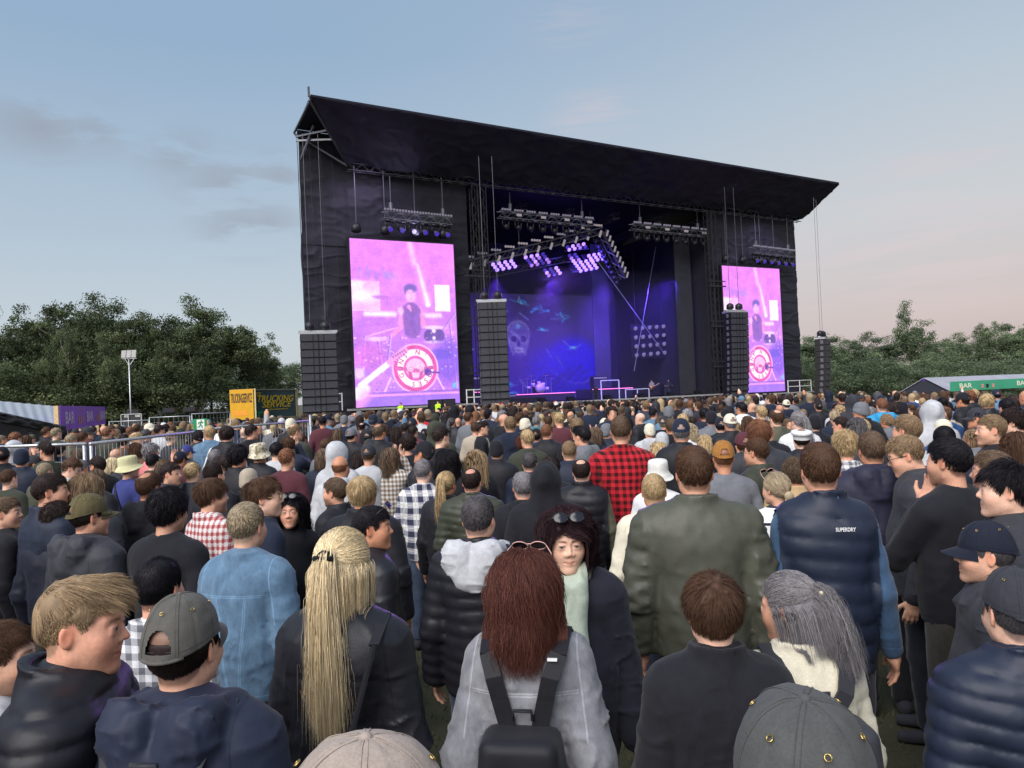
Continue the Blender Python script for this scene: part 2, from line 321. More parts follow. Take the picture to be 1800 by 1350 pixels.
# ------------------------------------------------------------ heads (head space: ears at origin height, face +Y)
def absx(P): Q=P.copy();Q[:,0]=np.abs(Q[:,0]);return Q
CR=((0,-.014,.034),(.0745,.094,.088))
def head_sdf(P,fem=0,low=False,jaw=1.):
    Q=absx(P);w=.94 if fem else 1.
    d=ell(Q,*CR); d=sm(d,ell(Q,(0,.02,-.03),(.0625*w,.066,.08)),.035); d=sm(d,ell(Q,(0,.05,-.066),(.042*w,.036,.034)),.03)
    d=sm(d,cone(Q,(.048*w*jaw,.002,-.06),(.013,.07,-.1),.017,.015),.03)
    d=sm(d,sph(Q,(0,.079,-.1),.013),.02)
    d=sm(d,cone(Q,(0,.084,.016),(0,.1055 if not fem else .102,-.022),.0065,.0088 if not fem else .0075),.016)
    if not low:
        d=sm(d,sph(Q,(.0115,.0945,-.0265),.0062),.009)
        d=sm(d,cone(Q,(.01,.0815,.03),(.046,.066,.028),.0075 if not fem else .005,.006),.022)
        d=smax(d,-sph(Q,(.031,.104,.008),.0165),.022)
        d=sm(d,sph(Q,(.031,.0768,.006),.0122),.004); d=sm(d,cone(Q,(.02,.0875,.0118),(.042,.081,.0105),.0032,.0030),.004); d=sm(d,cone(Q,(.021,.0855,-.0005),(.04,.080,.0005),.0026,.0026),.004)
        d=sm(d,sph(Q,(.040*w,.055,-.03),.023),.045)
        d=sm(d,cone(Q,(0,.0905,-.0565),(.023,.079,-.059),.0050,.003),.010)
        d=sm(d,cone(Q,(0,.088,-.068),(.02,.0785,-.066),.0062,.004),.012)
        d=smax(d,-cone(Q,(0,.0985,-.0622),(.025,.084,-.0605),.0020,.0014),.005)
    # ears
    c,s=math.cos(.25),math.sin(.25);E=Q-np.array((.077,-.012,-.004),f32);E=np.stack([E[:,0]*.9+E[:,1]*.35,E[:,1]*c-E[:,2]*s*0-E[:,0]*.35,E[:,2]+E[:,1]*.25],1)
    e=ell(E,(-.001,0,-.002),(.0075,.0165,.0285))
    if not low: e=smax(e,-ell(E,(.008,.003,.003),(.006,.010,.018)),.006)
    d=sm(d,e,.008)
    d=sm(d,cone(P,(0,-.022,-.05),(0,-.045,-.24),.049 if not fem else .042,.046 if fem else .055),.035)
    d=smax(d,-(P[:,2]+.225),.005)
    return d
def hairline(P):            # >0 inside the scalp region
    y=P[:,1];z=P[:,2]
    hl=np.interp(y,[-.12,-.06,-.04,-.026,-.012,.004,.016,.024,.05,.075,.1],[-.078,-.074,-.055,-.012,.028,.03,.0,.002,.045,.062,.07])
    return z-hl-.012*np.clip((np.abs(P[:,0])-.03)/.03,0,1)*(y>.04)
def head_colors(V,skin,hair,fem=0,beard=0,style='short',lip=None):
    V=V.astype(f32);C=np.tile(np.array(skin,f32),(len(V),1));Q=absx(V)
    def bl(m,c,a): C[:]=C*(1-(m*a)[:,None])+np.array(c,f32)*(m*a)[:,None]
    ss=lambda d,k: np.clip(.5-d/k,0,1)
    red=np.array(skin)*(1.05,.72,.66)
    bl(ss(sph(Q,(.047,.06,-.028),.02),.03),red,.5);bl(ss(sph(Q,(0,.112,-.026),.012),.015),red,.6);bl(ss(sph(Q,(.08,-.01,0),.026),.02)*(Q[:,0]>.072),red,.65)
    bl(ss(sph(Q,(.031,.088,.006),.017),.012),np.array(skin)*.6,.35)
    FL=np.array((1,.08,1),f32); bl(ss(cone(Q*FL,(.004,.0072,-.0575),(.02,.0066,-.0598),.0038,.0018),.003)*(V[:,1]>.07),lip or np.array(skin)*(.85,.5,.47),.8)
    bl(ss(cone(Q*FL,(.0,.0072,-.0672),(.017,.0066,-.0645),.0042,.002),.003)*(V[:,1]>.07),lip or np.array(skin)*(.9,.55,.5),.8)
    bl(ss(cone(Q*FL,(0,.0072,-.0622),(.024,.0066,-.0605),.0013,.001),.003),np.array(skin)*.25,.9)
    eye=(((Q[:,0]-.031)/.0128)**2+((Q[:,2]-.0058)/.0046)**2<1)&(V[:,1]>.06);bl(eye.astype(f32),(.30,.27,.25),.9)
    bl((eye&(np.hypot(Q[:,0]-.031,Q[:,2]-.006)<.0066)).astype(f32),(.03,.025,.02),1)
    bl(ss(cone(Q*np.array((1,.05,1),f32),(.019,.0045,.0113),(.043,.0042,.0098),.0019,.0017),.0035)*(V[:,1]>.06),(.03,.02,.02),.65+.3*fem)
    bl(ss(cone(Q*np.array((1,.05,1),f32),(.015,.0045,.0265),(.045,.004,.0275),.0034,.002),.004)*(V[:,1]>.05),np.array(hair)*.6,.85)
    n=noise(V,(60,60,60))*.5+.5
    if beard:
        b=ss(-(-.035-V[:,2]-np.clip(-V[:,1],0,1)*1.2),.03)*(V[:,1]>-.01)*ss(V[:,2]*0-(V[:,2]+.125),.02)
        b=np.clip((-.03-V[:,2])/.02,0,1)*np.clip((V[:,1]+.012)/.02,0,1)*np.clip((V[:,2]+.125)/.02,0,1)
        lips=ss(cone(Q,(0,.092,-.062),(.016,.084,-.062),.009,.006),.004);b=b*(1-lips)
        bl(b*(.7+.3*n),np.array(hair)*.8,beard)
    if style!='bald':
        m=np.clip(hairline(V)/.012,0,1)*(Q[:,0]<.09);ear=(np.abs(V[:,1]+.012)<.03)&(Q[:,0]>.074)&(V[:,2]<.03);m=m*(~ear)
        if style=='crown': m=m*np.clip((sph(V,(0,-.06,.12),.05))/.02,.35,1)
        bl(m*(.75+.25*n),np.array(hair)*.85+np.array(skin)*.10,.9 if style!='x' else .84)
    else:
        m=np.clip(hairline(V)/.02,0,1)*np.clip((.06-V[:,2])/.03,.12,1);bl(m,np.array(hair),.3)
    return np.clip(C,0,1)
_hc={}
def head_geo(fem,lod):
    k=(fem,lod)
    if k not in _hc: _hc[k]=surfnet(lambda P:head_sdf(P,fem,lod>1),(-.1,-.13,-.25),(.1,.13,.14),(.0042,.0072,.0115,.0155)[lod])
    return _hc[k]
# ------------------------------------------------------------ body poses
# arms: elbow, wrist for the right side (x>0); mirrored unless a pair is given
POSE={'down':((.242,-.035,1.115),(.252,.03,.87)),'pocket':((.262,-.095,1.13),(.205,.03,.93)),'fold':((.245,.02,1.12),(.05,.19,1.16)),
 'front':((.246,-.02,1.11),(.06,.17,1.0)),'phone':((.24,.14,1.22),(.1,.26,1.5)),'drink':((.25,.06,1.12),(.13,.26,1.25)),'raise':((.3,.03,1.6),(.26,.06,1.88)),'film':((.19,.2,1.34),(.07,.22,1.6)),
 'mouth':((.19,.17,1.15),(.06,.13,1.4))}
def arms(pose):
    r,l=(pose.split('/')+[pose])[:2] if '/' in pose else (pose,pose)
    a=POSE[r];b=POSE[l];mx=lambda p:(-p[0],p[1],p[2])
    return [((.172,-.005,1.392),a[0],a[1]),((-.172,-.005,1.392),mx(b[0]),mx(b[1]))]
def trunk(P,pose,w,b,off=0.,arm=1.,k=.035):
    d=ell(P,(0,-.008,1.25),(.165*w,.112,.27)); d=sm(d,cone(P,(-.14*w,-.008,1.405),(.14*w,-.008,1.405),.056,.056),.08)
    Z=P*np.array((1/(.93+.07*w),1.38,1),f32); d=sm(d,cone(Z,(0,.008,1.12),(0,.0,.82),.15*(.4+.6*b),.155*(.5+.5*b)),.09)
    d=sm(d,ell(P,(0,.012+.02*(b-1),1.02),(.152*(.3*w+.7*b),.118*b,.22)),.1)
    d=sm(d,cone(P,(0,-.028,1.462),(.11*w,-.015,1.425),.046,.042),.05); d=sm(d,cone(P,(0,-.028,1.462),(-.11*w,-.015,1.425),.046,.042),.05)
    d=sm(d,ell(P,(.075*w,-.06,1.33),(.09,.06,.12)),.05); d=sm(d,ell(P,(-.075*w,-.06,1.33),(.09,.06,.12)),.05)
    for (s,e,h) in arms(pose):
        s=(s[0]*w,s[1],s[2]);e=(e[0]*w,)+tuple(e[1:])
        a=sm(cone(P,s,e,.058*arm,.047*arm),cone(P,e,h,.047*arm,.036*arm),.02); kk=.006+k*np.clip((P[:,2]-1.24)/.12,0,1); d=sm(d,a,kk)
    return d-off
GK={ # kind: offset, arm scale, hem z, collar, fold amp
 'tee':(.004,.88,.86,'crew',.006),'sweater':(.012,1.08,.86,'crew',.009),'shirt':(.010,1.0,.82,'shirt',.008),'jacket':(.022,1.15,.82,'stand',.012),'denim':(.020,1.12,.84,'shirt',.013),
 'puffer':(.026,1.22,.80,'stand',.004),'vest':(.024,.95,.80,'stand',.004),'hoodie':(.020,1.15,.84,'hood',.012),'hoodup':(.022,1.15,.84,'hoodup',.012),'coat':(.026,1.15,.62,'shirt',.012),
 'bomber':(.024,1.3,.86,'stand',.012),'leather':(.022,1.15,.90,'shirt',.010),'rain':(.026,1.2,.78,'hoodbig',.014)}
def hoodblob(P,g=1.,seed=0):
    Z=P*np.array((1,1.45,1),f32); A=absx(Z); Q=absx(P)
    d=cone(Z,(-.075*g,-.15,1.505),(.075*g,-.15,1.505),.034,.034); d=sm(d,cone(A,(.06*g,-.185,1.47),(0,-.20,1.37),.052*g,.042*g),.05); d=sm(d,cone(A,(.085*g,-.17,1.44),(.03,-.21,1.36),.03,.03),.04)
    d=sm(d,cone(Q,(.088*g,-.09,1.505),(.092*g,.02,1.48),.028*g,.026*g),.025); d=sm(d,cone(Q,(.092*g,.02,1.48),(.05,.095,1.425),.026*g,.022),.02)
    d=smax(d,-ell(P,(0,-.062,1.57),(.066,.06,.055)),.02)
    f1=noise(P,(16,16,22),seed+3); return d-.010*np.clip(1-np.abs(f1)*2.6,0,1)**2
_gc={}
def garment_geo(kind,pose,w,b,lod,seed=0,hy=0):
    key=(kind,pose,round(w,2),round(b,2),lod,seed,hy)
    if key in _gc: return _gc[key]
    off,am,hem,colr,amp=GK[kind]; h=(.0085,.014,.026,.036)[lod]; sleeve=kind not in('tee',)
    def fn(P):
        am2=am; d=trunk(P,pose,w,b,off,am2)
        if kind=='vest':
            for s in (1,-1): pass
        if colr=='crew': d=smax(d,-(P[:,2]*0+cone(P,(0,-.03,1.56),(0,-.02,1.62),.062,.08)),.01)
        elif colr in('stand','shirt'):
            top=.052 if colr=='stand' else .03
            ring=np.abs(ell(P*np.array((1,1,.35),f32),(0,-.022,1.49*.35),(.082,.084,.09)))-.010
            zt=1.487+top+.02*np.clip(-P[:,1]*8,-1,1); ring=np.maximum(ring,np.maximum(P[:,2]-zt,1.42-P[:,2]))
            if colr=='shirt': # folded collar flaring out at the back
                fl=cone(P,(-.07,-.05,1.5),(0,-.1,1.508),.016,.016); fl=np.minimum(fl,cone(P,(.07,-.05,1.5),(0,-.1,1.508),.016,.016)); fl=np.minimum(fl,cone(P,(.075,-.05,1.5),(.05,.06,1.45),.016,.01)); fl=np.minimum(fl,cone(P,(-.075,-.05,1.5),(-.05,.06,1.45),.016,.01)); ring=sm(ring,fl,.012)
            d=sm(d,ring,.015); 
        if colr.startswith('hood') and colr!='hoodup': d=sm(d,hoodblob(P,1.2 if colr=='hoodbig' else 1.,seed),.015)
        if False:
            g=1.25 if colr=='hoodbig' else 1.
            q=[(.055,.075,1.43),(.098,.0,1.475),(.085*g,-.075,1.49),(.0,-.112*g,1.478)]; r=.026*g
            for s in (1,-1):
                for i in range(3):
                    a=(q[i][0]*s,)+q[i][1:];c=(q[i+1][0]*s,)+q[i+1][1:]; d=sm(d,cone(P,a,c,r,r*1.05),.02)
            pc=ell(P,(0,-.115,1.40),(.115*g,.052*g,.105*g)); pc=smax(pc,-ell(P,(0,-.085,1.5),(.06,.035,.07)),.02)
            d=sm(d,pc-.006*noise(P,(22,22,14),seed+3),.02)
        if colr=='hoodup':
            hd=ell(P,(0,-.005,1.645),(.108,.132,.137)); hd=sm(hd,ell(P,(0,-.03,1.5),(.105,.1,.1)),.06); hd=sm(hd,cone(P,(0,-.09,1.7),(0,-.11,1.66),.04,.03),.05)
            face=ell(P,(0,.125,1.61),(.075,.085,.105)); hd=smax(hd,-face,.015); d=sm(d,hd,.04)
            hf=noise(P,(20,14,9),seed+9); near=np.clip((P[:,2]-1.45)/.1,0,1); d=d-near*.008*hf
        n1=noise(P,(9,9,17),seed);n2=noise(P+.03*n1[:,None],(16,16,30),seed+1)
        el=np.clip(1-np.abs(P[:,2]-1.08)/.3,0,1)*.7+.5
        rid=lambda q:np.clip(1-np.abs(q)*2.6,0,1)**2.2
        S=P.copy(); S[:,0]=P[:,0]+.35*np.sign(P[:,0])*(P[:,2]-1.2); slv=np.clip((np.abs(P[:,0])-.185*w)/.03,0,1)
        fb=rid(noise(S,(17,11,5.),seed))*.7+rid(noise(S+.03*n2[:,None],(11,11,17),seed+7))*.6; fs_=rid(noise(P+.04*n1[:,None],(6,6,17),seed+1))*1.2+.4*rid(n2)
        fold=fb*(1-slv)+fs_*slv-.35
        big=noise(P,(5,5,3.2),seed+5)
        n3=noise(P+.02*n2[:,None],(30,30,44),seed+2); d=d-amp*el*fold*.8-amp*.45*big-amp*.12*n3*el
        if kind in('puffer','vest'):
            zz=P[:,2]+.012*np.sin(P[:,0]*9+seed)
            body=np.abs(P[:,0])<.2*w if kind=='vest' else True
            sn=np.abs(np.sin(np.pi*zz/(.062 if kind=='puffer' else .085))); q=.011*sn**.45-.006+.0035*noise(P,(42,42,12),seed)*(1.1-sn)+.003*n1; d=d-np.where(body,q,0.)
        if kind=='bomber':  # gathered sleeves
            q=noise(P,(10,10,34),seed+4); d=d-.012*(1-np.abs(q)*2)*(np.abs(P[:,0])>.21*w)
        if kind in('denim','leather','shirt'):   # yoke seam
            d=d+.003*np.exp(-((P[:,2]-1.335-(.012*np.cos(P[:,0]*16)))/.006)**2)*(P[:,1]<0)
        d=smax(d,hem-P[:,2],.012)
        if kind=='tee': # short sleeves
            for s in (1,-1): pass
        return d
    x=.34*w+.09; top=1.9 if colr=='hoodup' else (2. if 'raise' in pose else (1.7 if 'film' in pose else 1.62))
    V,Q=surfnet(fn,(-x,-.27*max(1,b),hem-.03),(x,.27*max(1,b)+.06,top),h)
    if kind=='vest': # sleeves are a separate shirt: drop vest arm faces
        keep=np.abs(V[:,0])<.198*w+.03; Q=Q[keep[Q].all(1)]
    if kind=='tee':
        for (s,e,hh) in arms(pose):
            s=np.array((s[0]*w,s[1],s[2]));e_=np.array((e[0]*w,e[1],e[2])); ax=(e_-s)/np.linalg.norm(e_-s); t=(V-s)@ax; rad=np.linalg.norm(V-s-t[:,None]*ax,axis=1)
            below=(np.sign(V[:,0])==np.sign(e_[0]))&(t>.2)&((rad<.075)|(np.abs(V[:,0])>.24*w)); below|=(np.linalg.norm(V-np.array(hh),axis=1)<.16)&(np.sign(V[:,0])==np.sign(hh[0])); below|=(cone(V.astype(f32),tuple(e_),hh,.075,.06)<0)&(np.linalg.norm(V-s,axis=1)>.2)&(t>.19)
            Q=Q[~below[Q].any(1)]
    u=np.unique(Q);mp=np.full(len(V),-1);mp[u]=np.arange(len(u));V=V[u];Q=mp[Q]
    _gc[key]=nmesh(kind,V,Q); return _gc[key]
_bc={}
def hand_geo(lod):
    h=(.0045,.007,.012,.02)[lod]
    def fn(P): # fingers along -z, palm facing -x, thumb forward +y
        d=ell(P,(0,.0,-.045),(.017,.042,.05)); d=sm(d,cone(P,(0,0,.03),(0,0,-.02),.027,.03),.02)
        for i,(y,L_,r) in enumerate(((.03,.07,.0088),(.010,.08,.0092),(-.011,.074,.0088),(-.03,.058,.0078))):
            a=(0,y,-.08);b=(-.006-.004*i,y*1.08,-.08-L_*.5);c=(-.03-.004*i,y*1.05,-.08-L_*.86); d=sm(d,cone(P,a,b,r*1.1,r),.006);d=sm(d,cone(P,b,c,r,r*.8),.004)
        d=sm(d,cone(P,(-.004,.03,-.03),(-.014,.062,-.065),.014,.011),.012);d=sm(d,cone(P,(-.014,.062,-.065),(-.026,.064,-.095),.011,.008),.006)
        return d
    return surfnet(fn,(-.075,-.06,-.19),(.045,.09,.06),h)
def look(d):  # rotation whose -z points along d
    z=-np.array(d,float);z/=np.linalg.norm(z);y=np.array((0,1.,0)) if abs(z[1])<.8 else np.array((0,0,1.));x=np.cross(y,z);x/=np.linalg.norm(x);y=np.cross(z,x);return np.stack([x,y,z],1)
def body_geo(pose,w,b,lod):
    k=(pose,round(w,2),round(b,2),lod)
    if k in _bc: return _bc[k]
    def fn(P):
        d=trunk(P,pose,w*.97,b*.96,-.012,.8)
        Q=absx(P); d=sm(d,ell(P,(0,0,.93),(.15,.1,.12)),.06)
        lg=sm(cone(Q,(.085,0,.88),(.095,.012,.49),.08,.052),cone(Q,(.095,.012,.49),(.1,-.015,.09),.05,.036),.02); return sm(d,lg,.03)+(.006+(.022 if lod>1 else 0))*np.clip((1.2-P[:,2])/.1,0,1)*(np.abs(P[:,0])<.19)
    h=(.02,.026,.045,.06)[lod]; x=.34*w+.09
    V,Q=surfnet(fn,(-x,-.25*max(b,1),.05),(x,.33*max(b,1),2. if 'raise' in pose else 1.7),h)
    Vs=[V];Qs=[Q];n=len(V)
    hv,hq=hand_geo(lod)
    for i,(s,e,wr) in enumerate(arms(pose)):
        e=np.array((e[0]*w,e[1],e[2]));dr=np.array(wr)-e;dr/=np.linalg.norm(dr)
        v=hv.copy();q=hq
        if i==1: v[:,0]*=-1;q=hq[:,::-1]
        v=v@look(dr).T+np.array(wr)+dr*.02; Vs.append(v);Qs.append(q+n);n+=len(v)
    _bc[k]=(np.concatenate(Vs),np.concatenate(Qs)); return _bc[k]
_tc={}
def legs_mesh(kind,lod):
    k=(kind,lod)
    if k in _tc: return _tc[k]
    h=(.016,.02,.035,.06)[lod]
    if kind=='shoes':
        def fn(P):
            Q=absx(P); d=cone(Q,(.1,-.05,.045),(.115,.13,.03),.042,.036); d=sm(d,cone(Q,(.1,-.03,.07),(.1,-.02,.12),.04,.038),.03); return smax(d,-(P[:,2]-.004),.004)
        V,Q=surfnet(fn,(-.2,-.14,-.01),(.2,.21,.17),min(h,.03)*.7)
    else:
        r=1.12 if kind=='loose' else 1.; z0=.5 if kind=='shorts' else .09
        def fn(P):
            Q=absx(P); d=ell(P,(0,0,.93),(.168,.118,.15))
            lg=sm(cone(Q,(.088,0,.88),(.097,.014,.49),.092*r,.07*r),cone(Q,(.097,.014,.49),(.1,-.015,.05),.068*r,.058*r),.02); d=sm(d,lg,.03)
            d=d-.007*(1-np.abs(noise(P,(10,10,26)))*2)*np.clip(1.1-P[:,2],0,1)
            return smax(d,z0-P[:,2],.01)
        V,Q=surfnet(fn,(-.22,-.17,.02),(.22,.17,1.12),h)
    _tc[k]=nmesh('trousers' if kind!='shoes' else 'shoes',V,Q); return _tc[k]
# ------------------------------------------------------------ hair
def crad(P,off=0.):          # push points outside the inflated skull
    c=np.array(CR[0]);r=np.array(CR[1])+off;q=(P-c)/r;k=np.linalg.norm(q,axis=1)
    return np.where((k<1)[:,None],c+(P-c)/np.maximum(k,1e-4)[:,None],P)
def strand_mesh(P,rad,rg,name='strands'):
    """P (n,s,3) strands -> tapered three sided tubes"""
    n,s,_=P.shape;T=np.gradient(P,axis=1);T/=np.linalg.norm(T,axis=2,keepdims=True)+1e-9
    ref=np.array((.31,.17,.93));A=np.cross(T,ref);A/=np.linalg.norm(A,axis=2,keepdims=True)+1e-9;B=np.cross(T,A)
    tp=np.interp(np.linspace(0,1,s),[0,.6,1],[1,.85,.15])[None,:,None]*rad*(rg.uniform(.7,1.3,(n,1,1)))
    rings=[P+(A*math.cos(a)+B*math.sin(a))*tp for a in (0,2.094,4.189)]
    V=np.stack(rings,2).reshape(-1,3); base=(np.arange(n)[:,None]*s+np.arange(s-1)[None,:]).reshape(-1)*3
    Q=np.concatenate([np.stack([base+k,base+(k+1)%3,base+3+(k+1)%3,base+3+k],1) for k in range(3)])
    val=np.repeat(np.clip(rg.normal(.45,.22,n),0,1),s*3); return V,Q,val
def roots(n,rg,style):
    out=[]
    while sum(map(len,out))<n:
        d=rg.normal(size=(n*3,3));d/=np.linalg.norm(d,axis=1,keepdims=True);p=np.array(CR[0])+d*np.array(CR[1])*1.01
        m=hairline(p)>.004
        if style=='crown': m&=sph(p,(0,-.055,.12),.052)>rg.uniform(-.006,.015,len(p))
        if style=='bald': m&=(p[:,2]<.04)&(p[:,1]<.03)
        if style=='recede': m&=~((p[:,1]>.03)&(np.abs(p[:,0])>.02)&(p[:,2]>.05))
        if style=='cap': m&=(p[:,2]<.03)&(p[:,1]<.03)
        out.append(p[m])
    return np.concatenate(out)[:n]
HS={ # style: base length, lift, random, steps, under-length at the nape
 'short':(.036,.16,.42,4,.010),'tidy':(.028,.12,.25,4,.008),'messy':(.058,.4,.6,6,.025),'quiff':(.07,.5,.4,6,.008),'curly':(.055,.8,.5,8,.04),'mop':(.062,.3,.35,7,.04),
 'crown':(.028,.3,.3,3,.012),'bald':(.012,.3,.4,3,.008),'recede':(.03,.3,.3,3,.01),'buzz':(.009,.8,.4,2,.006),'cap':(.03,.1,.3,4,.02)}
_hm={}
def hair_meshes(style,lod,seed=0):
    """returns list of (part, mesh) in head space"""
    key=(style,lod,seed)
    if key in _hm: return _hm[key]
    tl2=style=='half2'; style='half' if tl2 else style
    rg=np.random.default_rng(seed*17+len(style)); n=((9000 if style in('long','wavy','bob','pony','bun','curls','half') else 8000),2600,520,170)[lod]; rad=(.00075,.0015,.0038,.007)[lod]; out=[]
    h=(.006,.009,.014,.02)[lod]
    long_=style in('long','wavy','bob','pony','bun','curls','half')
    vol={'short':.006,'tidy':.004,'messy':.009,'quiff':.002,'curly':.015,'mop':.009,'crown':.005,'bald':.0,'recede':.005,'buzz':.002,'cap':.003}.get(style,.007)
    c=np.array(CR[0]);r=np.array(CR[1])
    def shell(P):
        topn=np.clip((P[:,2]-.0)/.08,.25,1) if not long_ else 1.
        d=ell(P,CR[0],tuple(r+.002))-(vol*topn if style!='quiff' else vol*topn)
        nz=noise(P,(26,26,26),seed); 
        if style in('curly','curls'): d=d-.012*noise(P,(44,44,44),seed)-.008*nz
        elif style in('messy','mop','quiff'): d=d-.007*(1-2*np.abs(nz))-.004*noise(P,(60,60,30),seed)
        elif style not in('buzz',): d=d-.002*nz
        if style=='curly': d=smax(d,-ell(P,(0,.12,-.045),(.075,.075,.085)),.02)
        cut=-hairline(P)-.004*nz
        if style in('short','tidy','crown','recede','quiff'): cut=smax(cut,-.022-P[:,2]+.010*nz-.25*np.clip(np.abs(P[:,0])-.05,0,1)*-1*3.2*0+.9*np.clip(np.abs(P[:,0])-.045,0,1),.006)
        if style=='bald': cut=np.maximum(cut,P[:,2]-.035)
        if style=='crown': cut=smax(cut,-(sph(P,(0,-.055,.12),.045)),.01)
        if style=='cap': cut=np.maximum(cut,P[:,2]-.05)
        if style=='recede': cut=smax(cut,-(ell(absx(P),(.04,.07,.09),(.03,.05,.05))),.01)
        d=smax(d,cut,.008)
        if style in('long','wavy','curls','half','bob'):
            L_={'bob':-.12,'long':-.26,'wavy':-.26,'curls':-.24,'half':-.13}[style]
            wd={'curls':.104,'wavy':.094}.get(style,.084)
            s=ell(P,(0,-.046,-.02),(wd-.006,.07,.12)); s=sm(s,cone(P,(0,-.07,-.04),(0,-.105,L_),.07,.045),.04)
            s=smax(s,L_-P[:,2],.03); s=smax(s,-ell(P,(0,.075,-.04),(.07,.105,.1)),.02); s=smax(s,P[:,1]-.055,.02)
            s=s-.006*noise(P,(34,34,7),seed); d=sm(d,s,.02)
            if style=='curls': d=d-.01*noise(P,(40,40,40),seed+2)
        return d
    if style!='bald' or lod>1:
        V,Q=surfnet(shell,(-.16,-.2,-.36),(.16,.14,.19),h); out.append((V,Q,np.full(len(V),.3)+noise(V.astype(f32),(70,70,12))*.16))
    if style in HS:
        ln,lift,rn,st,nape=HS[style]; p=roots(n,rg,style); nm=(p-c)/r**2;nm/=np.linalg.norm(nm,axis=1,keepdims=True)
        wh=np.array((.008,-.062,.118)); fl=p-wh; fl-=nm*(fl*nm).sum(1,keepdims=True)
        if style in('quiff','tidy','short') : fl[:,1]+=np.clip(p[:,2]-.02,0,1)*.9
        fl[:,2]-=np.clip(.06-p[:,2],0,.12)*1.0; fl/=np.linalg.norm(fl,axis=1,keepdims=True)+1e-6
        clump=np.stack([noise(p.astype(f32),(38,38,38),s+seed) for s in (1,2,3)],1)
        L_=nape+(ln-nape)*np.clip((p[:,2]+.05-(.055+.03*(style=='quiff'))*np.clip((np.abs(p[:,0])-.045)/.015,0,1)*(style not in('mop','curly')))/.12,0,1)*np.clip(1+.25*noise(p.astype(f32),(20,20,20),5),.5,1.5); L_*=rg.uniform(.75,1.15,n)
        up=np.clip((p[:,2]+.02)/.1,.12,1)[:,None]
        q=p+nm*vol*.7*up;pts=[q.copy()];d0=nm*lift*up+fl*(1-.3*lift)+clump*rn*1.0+rg.normal(size=p.shape)*rn*.16
        if style=='quiff': d0[:,2]+=.5*np.clip(p[:,1]*9,0,1);d0[:,1]+=.3
        ph=rg.uniform(0,6.28,n)
        for i in range(1,st+1):
            d=d0/np.linalg.norm(d0,axis=1,keepdims=True); q=q+d*(L_/st)[:,None]; d0=d0*.86+fl*.22+np.array((0,0,-.1*(1 if style!='buzz' else 0)))
            if style=='curly':
                d0=d0+np.stack([np.cos(ph+i*1.5),np.sin(ph+i*1.5),np.cos(ph*2+i*1.3)],1)*.75
            q=crad(q,.004+vol*.75*up[:,0].mean()+.002*rg.random()); pts.append(q.copy())
        P=np.stack(pts,1); out.append(strand_mesh(P,rad*(1.25 if style=='curly' else 1),rg))
    if long_:
        p=roots(n,rg,style); st=12 if lod<2 else 7; pts=[p.copy()];q=p.copy(); nm=(p-c)/r**2;nm/=np.linalg.norm(nm,axis=1,keepdims=True)
        sd=np.sign(p[:,0]+rg.normal(size=n)*.004); cl=np.stack([noise(p.astype(f32),(30,30,30),s+seed) for s in (1,2,3)],1)
        if style in('pony','bun','half'):
            tie=np.array((.0,-.118,.055)) if style!='bun' else np.array((0,-.118,-.03))
            rr_=rg.random((n,1)); sel=np.ones(n,bool) if style!='half' else (p[:,2]>.02)
            P=[]
            for t in np.linspace(0,1,st//2+1):
                m=p*(1-t)+tie*t; P.append(crad(m+cl*.012*math.sin(t*3.1),.009+.008*math.sin(t*3.1)*rr_))
            A=np.stack(P,1)
            if style in('pony','half'):
                nt_=n//2; L_=.27 if tl2 else {'pony':.36,'half':.50}[style]; idx=rg.integers(0,n,nt_); o=rg.normal(size=(nt_,3))*np.array((.011,.009,.012))
                T=[]
                for k,t in enumerate(np.linspace(0,1,12)):
                    spread=1+t*.9; T.append(tie+o*spread+np.stack([np.full(nt_,.02*t)+cl[idx,0]*.03*t,-.03*math.sin(min(t*3,1.57))*np.ones(nt_)-.035*t+cl[idx,1]*.02*t,.012*math.sin(t*6)-L_*(t**1.25)*rg.uniform(.7,1.08,nt_)],1))
                out.append(strand_mesh(np.stack(T,1),rad*1.1,rg))
            if style=='bun':
                V,Q=surfnet(lambda X:ell(X,(0,-.13,-.035),(.036,.03,.036))-.004*noise(X,(50,50,50),seed),(-.07,-.19,-.1),(.07,-.07,.03),h*.8); out.append((V,Q,np.full(len(V),.6)))
            if style=='half':
                out.append(strand_mesh(A[sel],rad,rg)); P2=p[~sel]; 
                p=np.concatenate([P2,P2,P2])+rg.normal(size=(3*len(P2),3))*.006; cl=np.stack([noise(p.astype(f32),(30,30,30),s+seed) for s in (1,2,3)],1); sd=np.sign(p[:,0]); nm=(p-c)/r**2;nm/=np.linalg.norm(nm,axis=1,keepdims=True);n=len(p)
            else: out.append(strand_mesh(A,rad,rg))
        if style not in('pony','bun'):
            L_={'long':.40,'wavy':.38,'bob':.22,'curls':.36,'half':.23}[style]; ln=L_*np.clip(.55+(p[:,2]+.06)*3.2,.45,1.15)*rg.uniform(.82,1.08,len(p))
            q=p+nm*.004;pts=[q.copy()];bw=np.clip((p[:,1]+.05)/.08,.12,1); dr=np.stack([sd*.5*bw+rg.normal(size=len(p))*.15,-.5-(p[:,1]>.0)*.25+0*bw,.1+.4*(p[:,2]>.07)*bw],1)+nm*.35;st=12 if lod<2 else 7; ph=rg.uniform(0,6.28,len(p))+cl[:,0]*4
            amp={'wavy':.5,'curls':.95}.get(style,.07)
